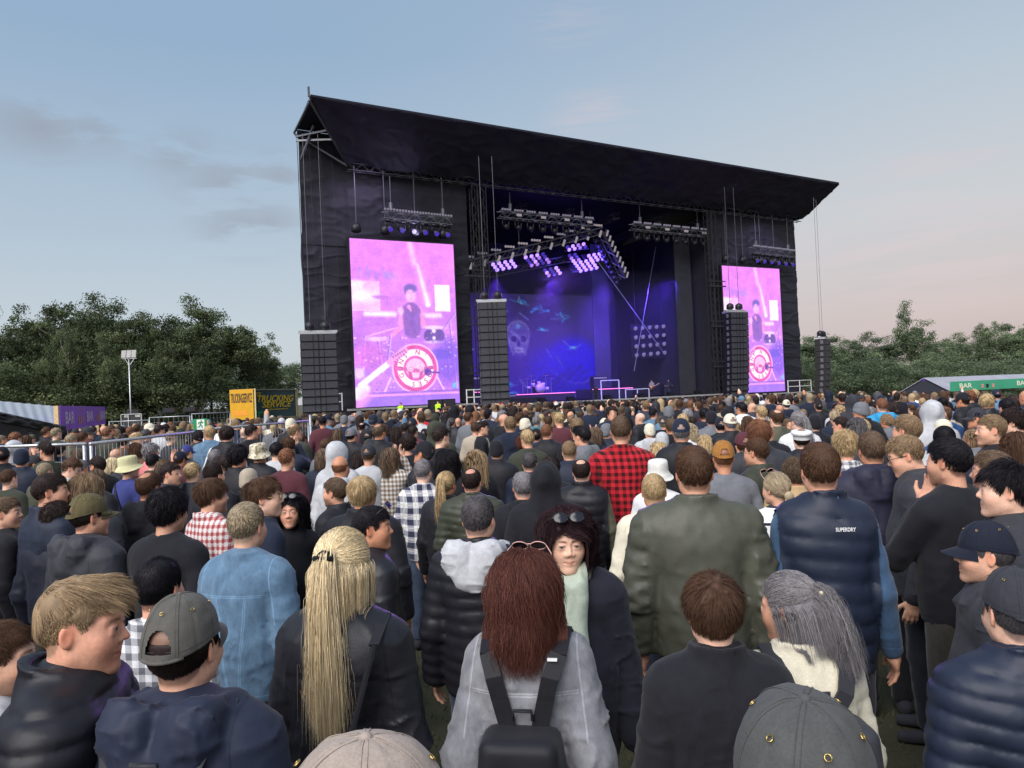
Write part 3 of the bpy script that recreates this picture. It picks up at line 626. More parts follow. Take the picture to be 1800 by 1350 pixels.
            for i in range(1,st+1):
                g=min(1,i/ (st*.32)); d=dr*(1-g)+np.array((0,-.06,-1.))*g+cl*(.16 if style=='curls' else .10)+np.stack([np.cos(ph+i*1.1),np.sin(ph+i*1.25),0*ph],1)*amp*(.3+.7*i/st)
                d/=np.linalg.norm(d,axis=1,keepdims=True)+1e-6; q=q+d*(ln/st)[:,None]; q=crad(q,.008+(.014 if style=='curls' else .005)*rg.random((len(q),1)))
                bk=q[:,2]<-.12; lim=-.075-.35*np.clip(-.12-q[:,2],0,.1); q[:,1]=np.where(bk&(q[:,1]<.02),np.minimum(q[:,1],lim+rg.normal(size=len(q))*.004+.0),q[:,1])
                fr=(q[:,1]>.03)&(q[:,2]<.05)&(np.abs(q[:,0])<.07); q[:,0]=np.where(fr,sd*.072,q[:,0]); pts.append(q.copy())
            out.append(strand_mesh(np.stack(pts,1),rad*(1.15 if style=='curls' else 1),rg))
    if not out: return []
    n0=0;Vs=[];Qs=[];vs=[]
    for V,Q,v in out: Vs.append(V);Qs.append(Q+n0);vs.append(np.clip(v,0,1));n0+=len(V)
    _hm[key]=nmesh('hair',np.concatenate(Vs),np.concatenate(Qs),val=np.concatenate(vs)); return _hm[key]
# ------------------------------------------------------------ hats, glasses, bags (head space)
_ac={}
def cap_parts(lod,open_back=True,brim=True):
    k=('cap',lod,open_back)
    if k in _ac: return _ac[k]
    nu,nv=(144,44) if lod<1 else (72,20) if lod<2 else (28,8); rx,ry,rz=.0875,.109,.108; cz=.022; P=np.zeros((nv,nu,3))
    for j in range(nv):
        e=math.radians(90*j/(nv-1)*.985)
        for i in range(nu):
            a=2*math.pi*i/nu; seam=min(abs(((a/(math.pi/3))+.5)%1-.5),1); dent=1-.018*math.exp(-(seam/.045)**2)*math.cos(e)**.3
            wob=1+.014*noise(np.array([[math.cos(a)*2,math.sin(a)*2,e*3.2]],f32),(1.3,1.3,1.3),4)[0]+.006*noise(np.array([[math.cos(a)*5,math.sin(a)*5,e*6]],f32),(1.,1.,1.),7)[0]
            c=math.cos(e)**.78; P[j,i]=(math.sin(a)*rx*c*dent*wob,-.012+math.cos(a)*ry*c*dent*wob,cz+rz*math.sin(e)**1.08*wob-.03*(j==0)*0)
    # tilt the band: lower at the back
    P[...,2]-=np.clip(-P[...,1],0,1)*.25*(1-np.clip((P[...,2]-cz)/rz,0,1)); idx=np.arange(nv*nu).reshape(nv,nu); Q=[]
    for j in range(nv-1):
        for i in range(nu):
            i2=(i+1)%nu; a=2*math.pi*(i+.5)/nu; back=abs(a-math.pi)*.09; zz=j/(nv-1)
            if open_back and .07<zz and (back/.036)**2+((zz-.07)/.30)**2<1: continue
            Q.append((idx[j,i],idx[j,i2],idx[j+1,i2],idx[j+1,i]))
    V=P.reshape(-1,3);Q=np.array(Q)[:,::-1]
    me=nmesh('crown',V,np.concatenate([Q])); out=[('crown',me)]
    if lod<2:
        b=MB()
        for s_ in range(6):
            i=int(round((s_+.5)*nu/6))%nu; pl_=[P[j,i] for j in range(nv)]; pl_=[p for j,p in enumerate(pl_) if not(open_back and abs(2*math.pi*i/nu-math.pi)<.3 and j<nv*.4)]
            for da in (-.0035,.0035): b.tube([p*np.array((1.004,1.004,1.003))+np.array((-(p[1]+.012),p[0],0))/max(.02,math.hypot(p[0],p[1]+.012))*da for p in pl_[:-1]],.0007,4,False)
        for zz in (1,3): b.tube([P[min(nv-1,zz*nv//28),i]*np.array((1.006,1.006,1)) for i in range(0,nu,2) if abs(2*math.pi*i/nu-math.pi)>.45 or not open_back],.0006,4,False)
        out.append(('stitching',b.mesh('stitching',True)))
    b=MB(); U=np.linspace(-1,1,17 if lod<2 else 9);T=np.linspace(0,1,6 if lod<2 else 3); G=np.zeros((len(T),len(U),3))
    for i,t in enumerate(T):
        for j,u in enumerate(U):
            a=u*1.08; x=math.sin(a)*rx*1.0; y=-.012+math.cos(a)*ry; L_=.068*(1-abs(u)**2.6)*t; G[i,j]=(x*(1+.03*t),y+L_,cz+.003-.030*(abs(u)**1.7)*t-.016*t)
    lo=G.copy();lo[...,2]-=.0035; b.grid(G); b.grid(lo[:,::-1])
    edge=np.stack([G[-1],lo[-1]]);b.grid(edge); out.append(('brim',b.mesh('brim',True)))
    b=MB(); b.tube([(0,-.012,cz+rz-.003),(0,-.012,cz+rz+.002),(0,-.012,cz+rz+.005)],[.008,.0075,.003],10); out.append(('button',b.mesh('button',True)))
    if lod<2:
        for i in range(6):
            b=MB(); a=(i+.5+.5)*math.pi/3+math.pi/6*0; e=math.radians(48); c=math.cos(e)**.78; p=np.array((math.sin(a)*rx*c,-.012+math.cos(a)*ry*c,cz+rz*math.sin(e)**1.08)); nrm=np.array((p[0]/rx**2,(p[1]+.012)/ry**2,(p[2]-cz)/rz**2)); nrm/=np.linalg.norm(nrm)
            x=np.cross(nrm,(0,0,1));x/=np.linalg.norm(x);y=np.cross(nrm,x); b.tube([p+nrm*.002+(x*math.cos(t)+y*math.sin(t))*.0045 for t in np.linspace(0,6.2832,9)],.0011,5,False); out.append(('eyelet',b.mesh('eyelet',True)))
    b=MB(); b.tube([(math.sin(a)*rx*1.0,-.012+math.cos(a)*ry,cz-.005-.25*max(0,-math.cos(a)*ry)) for a in np.linspace(math.pi*.78,math.pi*1.22,9)],.005 if lod<2 else .007,5); out.append(('strap',b.mesh('strap',True)))
    _ac[k]=out; return out
def lathe_hat(kind,lod):
    k=(kind,lod)
    if k in _ac: return _ac[k]
    nu=48 if lod<2 else 20
    prof={'bucket':[(.148,-.012),(.146,-.016),(.125,.012),(.104,.038),(.1015,.042),(.101,.075),(.098,.122),(.09,.139),(.06,.145),(0,.147)],
          'student':[(.094,.02),(.096,.05),(.098,.058),(.112,.066),(.118,.085),(.112,.1),(.08,.108),(0,.11)],
          'beanie':[(.093,-.02),(.098,-.012),(.098,.03),(.095,.034),(.094,.07),(.083,.105),(.06,.13),(.03,.143),(0,.146)]}[kind]
    V=[];Q=[]
    for j,(r_,z) in enumerate(prof):
        for i in range(nu):
            a=2*math.pi*i/nu; w=1+(.03*math.sin(3*a+1)+.02*math.sin(5*a))*(1 if j<3 and kind=='bucket' else .25)
            V.append((math.sin(a)*r_*.9*w,-.012+math.cos(a)*r_*1.08*w,z-.0+(.012*math.sin(2*a+.6) if j<3 and kind=='bucket' else 0)+(-.03*(-math.cos(a)) if kind=='beanie' and j<3 else 0)))
    for j in range(len(prof)-1):
        for i in range(nu): Q.append((j*nu+i,(j+1)*nu+i,(j+1)*nu+(i+1)%nu,j*nu+(i+1)%nu))
    _ac[k]=nmesh(kind,V,np.array(Q)[:,::-1]); return _ac[k]
def glasses_parts(up,lod):
    k=('gl',up,lod)
    if k in _ac: return _ac[k]
    f=MB();l=MB()
    for s in (1,-1):
        c=np.array((s*.031,.101,.006)); ring=[c+np.array((math.cos(t)*.027,-abs(math.cos(t)+s*0)*.002,math.sin(t)*.021)) for t in np.linspace(0,6.2832,15)]
        f.tube(ring,.002,5,False); l.add([c]+ring[:-1],[(0,i+1,(i+1)%14+1) for i in range(14)]); f.tube([(s*.058,.098,.01),(s*.077,.06,.012),(s*.08,-.01,.008)],.002,5)
    f.tube([(-.006,.103,.012),(.006,.103,.012)],.002,5)
    fm=f.mesh('frame',True);lm=l.mesh('lenses',True)
    M=Matrix.Identity(4)
    if up: M=Matrix.Translation((0,-.005,.088))@Euler((R(38),0,0)).to_matrix().to_4x4()@Matrix.Translation((0,.0,-.03))@Matrix.Diagonal((1.08,1,1,1))
    _ac[k]=(fm,lm,M); return _ac[k]
def backpack(w,drop=0.,size=1.,pose=None,lod=1):
    def fn(P):
        z=1.16-drop; q=np.abs(P-np.array((0,-.215,z),f32))-np.array((.105*size,.055,.155*size),f32)*(1-.12*np.clip((P[:,2:3]-z)/.2,-1,1)); d=np.sqrt((np.maximum(q,0)**2).sum(1))+np.minimum(q.max(1),0)-.035; d=smax(d,P[:,1]+.128,.02); d=sm(d,ell(P,(0,-.29,z-.07),(.1*size,.04,.09)),.012)
        d=d-.006*noise(P,(14,14,10),2); return d+.003*np.exp(-((P[:,2]-(z+.05-P[:,0]**2*3))/.005)**2)
    V,Q=surfnet(fn,(-.2,-.36,.8-drop),(.2,-.1,1.45),.012); a=nmesh('bag',V,Q)
    z=1.16-drop; sts=[]
    for s in (1,-1):
        b=MB()
        pts=[(s*.05,-.16,z+.17*size),(s*.085,-.165,1.39),(s*.11*w,-.125,1.455),(s*.12*w,-.02,1.505),(s*.125*w,.075,1.45),(s*.14*w,.14,1.32),(s*.175*w,.1,1.12),(s*.17,-.06,1.04),(s*.11,-.15,z-.12)]
        pts=[np.array(p) for p in pts]
        for i in range(len(pts)-1): b.bar(pts[i],pts[i+1]+(pts[i+1]-pts[i])*.06,.052,.009,up=(0,-1,.001) if False else ((0,0,1) if abs((pts[i+1]-pts[i])[2])<.6*np.linalg.norm(pts[i+1]-pts[i]) else (0,1,0)))
        sts.append(b.mesh('strap'))
    st=sts; c=MB(); c.tube([(-.03,-.17,z+.2*size),(-.028,-.175,z+.235*size),(.028,-.175,z+.235*size),(.03,-.17,z+.2*size)],.006,6)
    return a,st,c.mesh('handle',True)
HAIRC={'black':'17141a','dark':'2b2120','brown':'4a3528','mid':'5a4a3d','light':'7a6650','ginger':'75503c','auburn':'523029','blond':'a89270','ash':'91846f','sand':'86725a','grey':'77757a','white':'b9b4ae','dgrey':'4b494d','plum':'2c1a20','bleach':'cdbd9c'}
HAIRC={k:hx(v) for k,v in HAIRC.items()}
CC={'black':'1b1b22','navy':'1f2638','dnavy':'191d2c','char':'33343b','grey':'6b6d74','lgrey':'b4b5ba','white':'d8d8da','cream':'d6cfbb','olive':'4f4f40','dolive':'3a3d33','green':'42523f','maroon':'542b34','red':'b5202f','blue':'2a4a7a','sky':'2f8fc0','denim':'5b7893','ddenim':'3a5574','gdenim':'7d7f86','brown':'6b4f3a','tan':'b79a72','rust':'9a6a34','pink':'d98083','teal':'4b7a80','beige':'a89c8c','indigo':'383f7a','stone':'8d8a80','neon':'b8f020','orange':'e06a3a','purple':'4a3a66'}
CC={k:hx(v) for k,v in CC.items()}
SKIN=[hx('d9a68c'),hx('cf9a80'),hx('e2b49c'),hx('c58a6c'),hx('dca288')]
LEGC=[hx('23252f'),hx('2c3a52'),hx('1d1d22'),hx('3d4a60'),hx('3a3833')]
GMAT={'tee':'cotton','sweater':'knit','shirt':'cotton','jacket':'nylon','denim':'denim','puffer':'satin','vest':'satin','hoodie':'cotton','hoodup':'cotton','coat':'knit','bomber':'satin','leather':'leather','rain':'nylon'}
def gz(x,y):                 # gentle fall of the ground towards both sides
    s=lambda t:np.clip(t,0,1)**2*(3-2*np.clip(t,0,1))
    return -1.7*s((x-24)/24)*s((y-28)/30)-.75*s((-x-12)/14)*s((y-14)/20)
HC=np.array((0,.012,1.624)); PV=np.array((0,-.01,1.53))
def person(x,y,H,head=0.,yaw=0.,pitch=0.,hair='short',hc='brown',kind='jacket',gc='black',pose='down',lod=1,label='',group='spectators in the crowd',fem=0,w=1.,b=1.,beard=0,skin=0,hat=None,hatc='black',gl=None,mat=None,legs=None,seed=None,lean=0.,capback=False,vsleeve=None,lip=None,z=None,cat='person',bowl=None,legk='jeans'):
    sd=0 if seed is None else seed
    sk=SKIN[skin] if isinstance(skin,int) else skin; hcol=HAIRC[hc] if isinstance(hc,str) else hc
    zg=float(gz(x,y)) if z is None else z
    Rh=np.array((Matrix.Rotation(R(-yaw),3,'Z')@Matrix.Rotation(R(pitch),3,'X')))
    T=PV+Rh@(HC-PV)
    hv,hq=head_geo(fem,lod); st='bald' if hair=='bald' else ('crown' if hair in('crown',) else 'x')
    C1=head_colors(hv,sk,hcol,fem,beard,st,lip); HSC=.95; V1=(hv*HSC)@Rh.T+T
    bv,bq=body_geo(pose,w,b,lod); C2=np.tile(np.array(sk),(len(bv),1))
    me=nmesh('person',np.concatenate([V1,bv]),np.concatenate([hq,bq+len(V1)]),col=np.concatenate([C1,C2]))
    o=link('person',me,M_('skin')); o.location=(x,y,zg); s=(H-0)/1.75
    o.scale=(s,s,s); o.rotation_euler=(R(-lean),0,R(-head)); tag(o,label,cat,group)
    Mh=Matrix.Translation(T)@Matrix([list(r_) for r_ in Rh]).to_4x4()@Matrix.Diagonal((.95,.95,.95,1))
    hs='cap' if hat in('cap','beanie','student') and hair in('short','tidy','crown','messy','buzz','quiff','recede') else hair
    if kind!='hoodup':
        if hs not in('bald',) or lod<2: link('hair',hair_meshes(hs,lod,sd%7 if lod>0 else sd),M_('hair'),o,hcol,Mh)
    if kind=='vest':
        vs=vsleeve or CC['denim']; link('shirt',garment_geo('shirt',pose,w*1.0,b,lod,sd),M_('denim'),o,vs)
    cm=M_(mat or GMAT[kind]); nm={'tee':'t_shirt','sweater':'sweater','shirt':'shirt','jacket':'jacket','denim':'denim_jacket','puffer':'puffer_jacket','vest':'body_warmer','hoodie':'hoodie','hoodup':'hoodie','coat':'coat','bomber':'bomber_jacket','leather':'leather_jacket','rain':'rain_jacket'}[kind]
    g=link(nm,garment_geo(kind,pose,w,b,lod,sd),cm,o,CC[gc] if isinstance(gc,str) else gc)
    lc=legs if legs is not None else LEGC[(abs(int(x*13+y*7)))%5]; ll=min(3,lod+1)
    link('trousers',legs_mesh(legk,ll if lod>1 else lod),M_('denim') if lod<2 else M_('cotton'),o,CC[lc] if isinstance(lc,str) else lc)
    if lod<3: link('shoes',legs_mesh('shoes',ll),M_('cotton'),o,CC['char'])
    hcl=CC.get(hatc,CC['cream']) if isinstance(hatc,str) else hatc
    if hat=='cap':
        Mc=Mh@Matrix.Translation((0,-.004,.012))@Matrix.Rotation(math.pi if capback else 0,4,'Z')@Matrix.Rotation(R(-4),4,'X')
        e=None
        for nm2,me2 in cap_parts(lod,not capback):
            if lod>1 and nm2 in('button','strap'): continue
            if nm2=='crown': e=link('cap',me2,M_('cotton'),o,hcl,Mc)
            else: link(nm2,me2,M_('gold_metal') if nm2=='eyelet' else M_('cotton'),e,hcl)
    elif hat in('bucket','beanie','student'):
        link(hat+('_hat' if hat=='bucket' else ('_cap' if hat=='student' else '')),lathe_hat(hat,lod),M_('camo') if hatc=='camoh' else M_('knit' if hat=='beanie' else 'cotton'),o,hcl if hatc!='camoh' else CC['cream'],Mh@(Matrix.Rotation(R(7),4,'X') if hat!='beanie' else Matrix.Identity(4)))
    if gl:
        fm,lm,Mg=glasses_parts(gl in('up','upp'),lod); gm=M_('lens_dark') if gl!='clear' and gl!='upp' else (M_('pink_frame') if gl=='upp' else M_('gold_metal')); e=link('sunglasses' if gl!='clear' else 'glasses',fm,gm,o,None,Mh@Mg)
        if gl!='clear': link('lenses',lm,M_('lens_dark'),e)
    return o
# ------------------------------------------------------------ ground
def ground():
    xs=np.concatenate([np.linspace(-1500,-120,12),np.linspace(-110,110,111),np.linspace(120,1500,12)]);ys=np.concatenate([np.linspace(-60,-5,8),np.linspace(-4,150,100),np.linspace(160,2200,14)])
    X,Y=np.meshgrid(xs,ys,indexing='ij'); Z=gz(X,Y)
    b=MB(); b.grid(np.stack([X,Y,Z],-1)[::-1]); m,t,p=new('trampled_grass'); l=t.links.new; p.inputs['Roughness'].default_value=.95
    c=N(t,'ShaderNodeTexCoord'); n=N(t,'ShaderNodeTexNoise',inp={'Scale':1.3,'Detail':8.,'Roughness':.7}); l(c.outputs['Object'],n.inputs[0]); n2_=N(t,'ShaderNodeTexNoise',inp={'Scale':38.,'Detail':5.,'Roughness':.8}); l(c.outputs['Object'],n2_.inputs[0])
    r=ramp(t,[(.3,hx('2b2c24')),(.5,hx('44432f')),(.7,hx('565238'))]); a=N(t,'ShaderNodeMath',operation='ADD'); l(n.outputs[0],a.inputs[0]); l(n2_.outputs[0],a.inputs[1]); h=N(t,'ShaderNodeMath',operation='MULTIPLY',inp={1:.5}); l(a.outputs[0],h.inputs[0]); l(h.outputs[0],r.inputs[0]); l(r.outputs[0],p.inputs['Base Color'])
    bp=N(t,'ShaderNodeBump',inp={'Strength':.8,'Distance':.03}); l(n2_.outputs[0],bp.inputs['Height']); l(bp.outputs[0],p.inputs['Normal'])
    o=b.build('ground',m,smooth=True); o['kind']='structure'
    # blades and litter in the gaps of the crowd
    rg=np.random.default_rng(5); n=26000; x=rg.uniform(-5,6,n);y=rg.uniform(.5,9,n);h=rg.uniform(.015,.05,n);a=rg.uniform(0,6.28,n);w=.004
    V=np.stack([np.stack([x-w*np.cos(a),y-w*np.sin(a),0*x],1),np.stack([x+w*np.cos(a),y+w*np.sin(a),0*x],1),np.stack([x+rg.normal(0,.02,n),y+rg.normal(0,.02,n),h],1)],1).reshape(-1,3)
    o=link('grass',nmesh('grass',V,np.arange(n*3).reshape(-1,3)),simple('grass_blades',hx('4d5233'),.8,0,.3,3)); tag(o,'short trampled grass between the feet of the crowd','grass',kind='stuff')
# ------------------------------------------------------------ trees
def foliage_mat(name,col,col2):
    m,t,p=new(name); l=t.links.new; p.inputs['Roughness'].default_value=.6; p.inputs['Specular IOR Level'].default_value=.25
    a=N(t,'ShaderNodeAttribute',attribute_name='v'); oi=N(t,'ShaderNodeObjectInfo'); s=N(t,'ShaderNodeMath',operation='MULTIPLY_ADD',inp={1:.3,2:-.15}); l(oi.outputs['Random'],s.inputs[0]); q=N(t,'ShaderNodeMath',operation='ADD'); l(s.outputs[0],q.inputs[0]); l(a.outputs['Fac'],q.inputs[1])
    r=ramp(t,[(0,tuple(np.array(hx(col))*.55)),(.5,hx(col)),(1,hx(col2))]); l(q.outputs[0],r.inputs[0]); l(r.outputs[0],p.inputs['Base Color'])
    tr=N(t,'ShaderNodeBsdfTranslucent'); l(r.outputs[0],tr.inputs[0]); mx_=N(t,'ShaderNodeMixShader',inp={0:.25}); out=t.nodes['Material Output']; l(p.outputs[0],mx_.inputs[1]); l(tr.outputs[0],mx_.inputs[2]); l(mx_.outputs[0],out.inputs[0]); return m
foliage_mat('foliage','424f33','77805a'); foliage_mat('foliage_haze_tint','5d6b52','88966f'); simple('bark',hx('5f5748'),.9,0,.3,3,.4); simple('birch_bark',hx('a19c8e'),.8,0,.35,2)  # second foliage is paler: distance haze put into its leaf colours
_tt={}
def tree_proto(kind,seed):
    k=(kind,seed)
    if k in _tt: return _tt[k]
    rg=np.random.default_rng(seed+50); b=MB(); tips=[]; H=1.
    def limb(p,d,L_,r,dep):
        pts=[p];dd=d/np.linalg.norm(d);n=5
        for i in range(n): dd=dd+rg.normal(0,.12,3)+np.array((0,0,.06));dd/=np.linalg.norm(dd);pts.append(pts[-1]+dd*L_/n)
        b.tube(pts,list(np.linspace(r,r*.45,n+1)),5 if dep else 7,False)
        if dep>=2: tips.append(pts[-1]);tips.append(pts[3]);return
        m={0:7 if kind!='birch' else 9,1:4}[dep]
        for j in range(m):
            i=rg.integers(2 if dep==0 else 1,n+1);a=rg.uniform(0,6.28);up=.55 if kind!='birch' else 1.5; limb(pts[i],np.array((math.cos(a),math.sin(a),up+rg.random()*.5))+dd*.4,L_*rg.uniform(.34,.5),r*.42,dep+1)
        tips.append(pts[-1])
    limb(np.zeros(3),np.array((0,0,1.)),.72 if kind!='bush' else .35,.013,0); tm=b.mesh('trunk',True)
    tips=np.array(tips)
    if kind=='oak': cl=rg.normal(size=(60,3));cl/=np.linalg.norm(cl,axis=1,keepdims=True);cl=cl*np.array((.27,.27,.36))*rg.uniform(.55,1.05,(60,1))+np.array((0,0,.58)); C=np.concatenate([tips[rg.permutation(len(tips))[:42]]*np.array((1,1,.95)),cl]); cs=.062;per=190
    elif kind=='birch': cl=rg.normal(size=(46,3));cl/=np.linalg.norm(cl,axis=1,keepdims=True);C=np.concatenate([tips[rg.permutation(len(tips))[:70]],cl*np.array((.2,.2,.33))*rg.uniform(.4,1.05,(46,1))+np.array((0,0,.62))]); cs=.055;per=130
    else: cl=rg.normal(size=(80,3));cl/=np.linalg.norm(cl,axis=1,keepdims=True);C=cl*np.array((.48,.48,.5))*rg.uniform(.5,1.05,(80,1))+np.array((0,0,.46)); cs=.1;per=170
    C=C[C[:,2]>.12 if kind!='bush' else C[:,2]>0]; n=len(C)*per; ci=np.repeat(np.arange(len(C)),per); d=rg.normal(size=(n,3));d/=np.linalg.norm(d,axis=1,keepdims=True); sz=rg.uniform(.6,1.35,len(C))[ci]
    P=C[ci]+d*(cs*sz*rg.uniform(.35,1.15,n))[:,None]*np.array((1.15,1.15,.75)); P[:,2]=np.maximum(P[:,2],.01)
    nrm=d+rg.normal(size=(n,3))*.6;nrm/=np.linalg.norm(nrm,axis=1,keepdims=True);A=np.cross(nrm,rg.normal(size=(n,3)));A/=np.linalg.norm(A,axis=1,keepdims=True);B=np.cross(nrm,A);s=rg.uniform(.005,.0105,n)[:,None]*(1.25 if kind=='bush' else 1)
    V=np.stack([P-A*s,P-B*s*.6,P+A*s,P+B*s*.6],1).reshape(-1,3); val=np.clip(rg.normal(.5,.2,len(C))[ci]+rg.normal(0,.16,n),0,1)
    cm=nmesh('crown',V,np.arange(n*4).reshape(-1,4),False,val=np.repeat(val,4)); _tt[k]=(tm,cm); return _tt[k]
def tree(px,py,d,kind='oak',seed=0,wide=1.,far=False,label='',grp='',dz=None,yr=0):
    p=at(px,py,d); g=float(gz(p[0],p[1])); h=p[2]-g; tm,cm=tree_proto(kind,seed)
    o=empty({'oak':'oak_tree','birch':'birch_tree','bush':'bush'}[kind],(p[0],p[1],g),yr,label,'tree' if kind!='bush' else 'bush',grp)
    o.scale=(h*wide,h*wide,h/(1.0 if kind!='bush' else 1.02))
    link('trunk',tm,M_('birch_bark' if kind=='birch' else 'bark'),o); link('crown',cm,M_('foliage_haze_tint' if far else 'foliage'),o)
def trees():
    LT=[(-60,545,84),(0,548,80),(38,560,92),(75,535,86),(112,520,90),(150,512,84),(185,528,92),(215,548,80),(243,556,90),(270,540,84),(300,548,92),(335,536,82),(365,538,92),(398,545,92),(420,568,96),(448,592,104),(462,610,108)]
    pl_=['far left','left of the bar sign','above the bar tent roof','above the bar sign','tallest by the bar sign','just right of the bar sign','left of the lamp mast','behind the lamp mast','right of the lamp mast','midway between the lamp mast and the yellow truck','left of the yellow truck','nearest the yellow truck']
    w=['leftmost oak at the edge of the wood','dark oak standing over the bar tent roof','narrow oak behind the striped tent roof','oak whose crown rises over the purple bar sign','tall oak, highest crown above the purple bar sign','tall oak with ragged top just right of the bar sign','oak crown left of the floodlight mast','oak directly behind the floodlight mast','lower oak just right of the floodlight mast','oak with pointed top right of the floodlight mast','oak midway between floodlight mast and yellow truck','broad oak above the green exit sign','oak behind the exit sign, slightly leaning crown','oak left above the yellow truck','rounded oak above the yellow truck','smaller oak behind the truck, sloping crown','last low oak of the wood beside the stage']
    for i,((x,y,d),lb) in enumerate(zip(LT,w)): tree(x,y-12*(i%3==0),d,'oak',i%4,.86+.1*(i%3),False,lb,'trees of the wood left of the stage',yr=i*1.3)
    for i,(x,y,d,lb) in enumerate([(22,618,74,'bush under the oaks at the left edge'),(70,625,73,'bush behind the bar tent ridge'),(118,610,75,'bush below the tallest oak behind the bar sign'),(165,622,73,'bush left of the floodlight mast foot'),(205,632,74,'bush just left of the floodlight mast'),(250,628,74,'bush right of the floodlight mast foot'),(300,632,75,'bush behind the black equipment stand'),(345,622,75,'bush above the running man exit sign')]): tree(x,y,d,'bush',i%2,1.5,False,lb,'bushes under the wood',yr=i*2.1)
    for i,(x,y,d) in enumerate(((104,585,72),(128,575,71),(193,600,70),(285,600,72),(115,600,70),(122,590,72),(80,605,71),(350,600,73))): tree(x,y,d,'birch',i%2,.55,False,['slim pale birch left of the bar sign end','slim pale birch above the bar sign','slim crooked birch left of the mast','slim birch right of the mast','thin pale trunk just above the bar sign corner','twin pale trunk above the bar sign','thin trunk over the tent roof end','thin birch above the exit sign'][i],'slim birches in front of the wood',yr=i)
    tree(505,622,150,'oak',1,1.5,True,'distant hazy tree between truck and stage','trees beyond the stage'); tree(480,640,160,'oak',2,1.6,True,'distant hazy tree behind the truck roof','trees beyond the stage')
    RT=[(1405,592,135),(1430,588,120),(1462,592,128),(1495,592,118),(1525,597,126),(1555,590,120),(1640,590,126),(1668,592,118),(1695,588,126),(1755,578,116),(1785,570,122),(1815,572,115),(1850,560,120)]
    w=['tree just right of the black stage wall','tree behind the outermost speaker tower','first green tree right of the outer speaker tower','rounded tree left of the tall birch','low tree left of the tall birch','tree touching the tall birch on its left','tree touching the tall birch on its right','tree above the peak of the bar marquee','tree above the green bar sign','tree above the right end of the bar sign','tall rounded tree near the right edge','tree cut by the right edge','tree beyond the right edge']
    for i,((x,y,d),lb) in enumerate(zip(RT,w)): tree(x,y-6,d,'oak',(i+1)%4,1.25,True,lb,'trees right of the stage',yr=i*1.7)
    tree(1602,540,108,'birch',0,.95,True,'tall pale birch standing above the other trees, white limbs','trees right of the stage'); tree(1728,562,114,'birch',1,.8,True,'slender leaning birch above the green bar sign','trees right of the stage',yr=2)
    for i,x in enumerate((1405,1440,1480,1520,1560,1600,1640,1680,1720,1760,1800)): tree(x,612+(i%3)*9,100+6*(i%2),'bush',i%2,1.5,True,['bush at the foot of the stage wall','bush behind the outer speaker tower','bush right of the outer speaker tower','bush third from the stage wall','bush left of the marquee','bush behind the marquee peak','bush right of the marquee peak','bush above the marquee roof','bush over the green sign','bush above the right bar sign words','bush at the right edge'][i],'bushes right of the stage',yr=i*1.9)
# ------------------------------------------------------------ text and flat drawings
def text(body,size,mat,parent,M,width=None,align='CENTER',ext=.004,shear=0,name='lettering',height=None):
    c=bpy.data.curves.new('t','FONT'); c.body=body; c.size=size; c.align_x=align; c.align_y='CENTER'; c.extrude=ext; c.shear=shear; c.resolution_u=3; c.offset=size*.018
    o=bpy.data.objects.new('t',c); COL.objects.link(o); bpy.context.view_layer.update(); dg=bpy.context.evaluated_depsgraph_get(); me=bpy.data.meshes.new_from_object(o.evaluated_get(dg)); bpy.data.objects.remove(o)
    if width and len(me.vertices):
        v=np.zeros(len(me.vertices)*3,f32); me.vertices.foreach_get('co',v); v=v.reshape(-1,3); w=v[:,0].max()-v[:,0].min(); v[:,0]*=width/w
        if height: v[:,1]*=height/(v[:,1].max()-v[:,1].min())
        me.vertices.foreach_set('co',v.ravel())
    me.name=name; me.materials.clear(); return link(name,me,mat,parent,None,M)
def face_frame(origin,xdir,up=(0,0,1)):   # matrix whose x runs along xdir, y up, z out
    x=Vector(xdir).normalized();u=Vector(up);z=x.cross(u).normalized();y=z.cross(x)
    M=Matrix((x,y,z)).transposed().to_4x4(); M.translation=Vector(origin); return M
# ------------------------------------------------------------ stage frame
SA=R(28.4); SM=Matrix.Translation((-11.85,56.37,0))@Matrix.Rotation(SA,4,'Z')     # local x along the front, y upstage
def sx(s,o,z): v=SM@Vector((s,o,z)); return (v.x,v.y,v.z)
simple('stage_cloth',(.019,.018,.028),.6,0,.2,2.2,.3,spec=.35); simple('stage_roof_cloth',(.015,.014,.027),.6,0,.2,1.4,.15,spec=.3); simple('scaffold',(.05,.05,.055),.5,.6); simple('deck_edge',(.35,.34,.33),.6)
def emi(name,col,st):
    m,t,p=new(name); p.inputs['Base Color'].default_value=(.02,.02,.02,1); p.inputs['Emission Color'].default_value=(*col,1); p.inputs['Emission Strength'].default_value=st; return m
emi('lamp_blue',(.30,.17,1.),2.3); emi('lamp_pink',(.42,.2,.9),.9); emi('lamp_white',(.55,.45,.9),.3); emi('lamp_dim',(.5,.45,.6),.3); emi('lamp_off_blue',(.12,.06,.9),.4); emi('lamp_warm',(.8,.7,.75),.3)
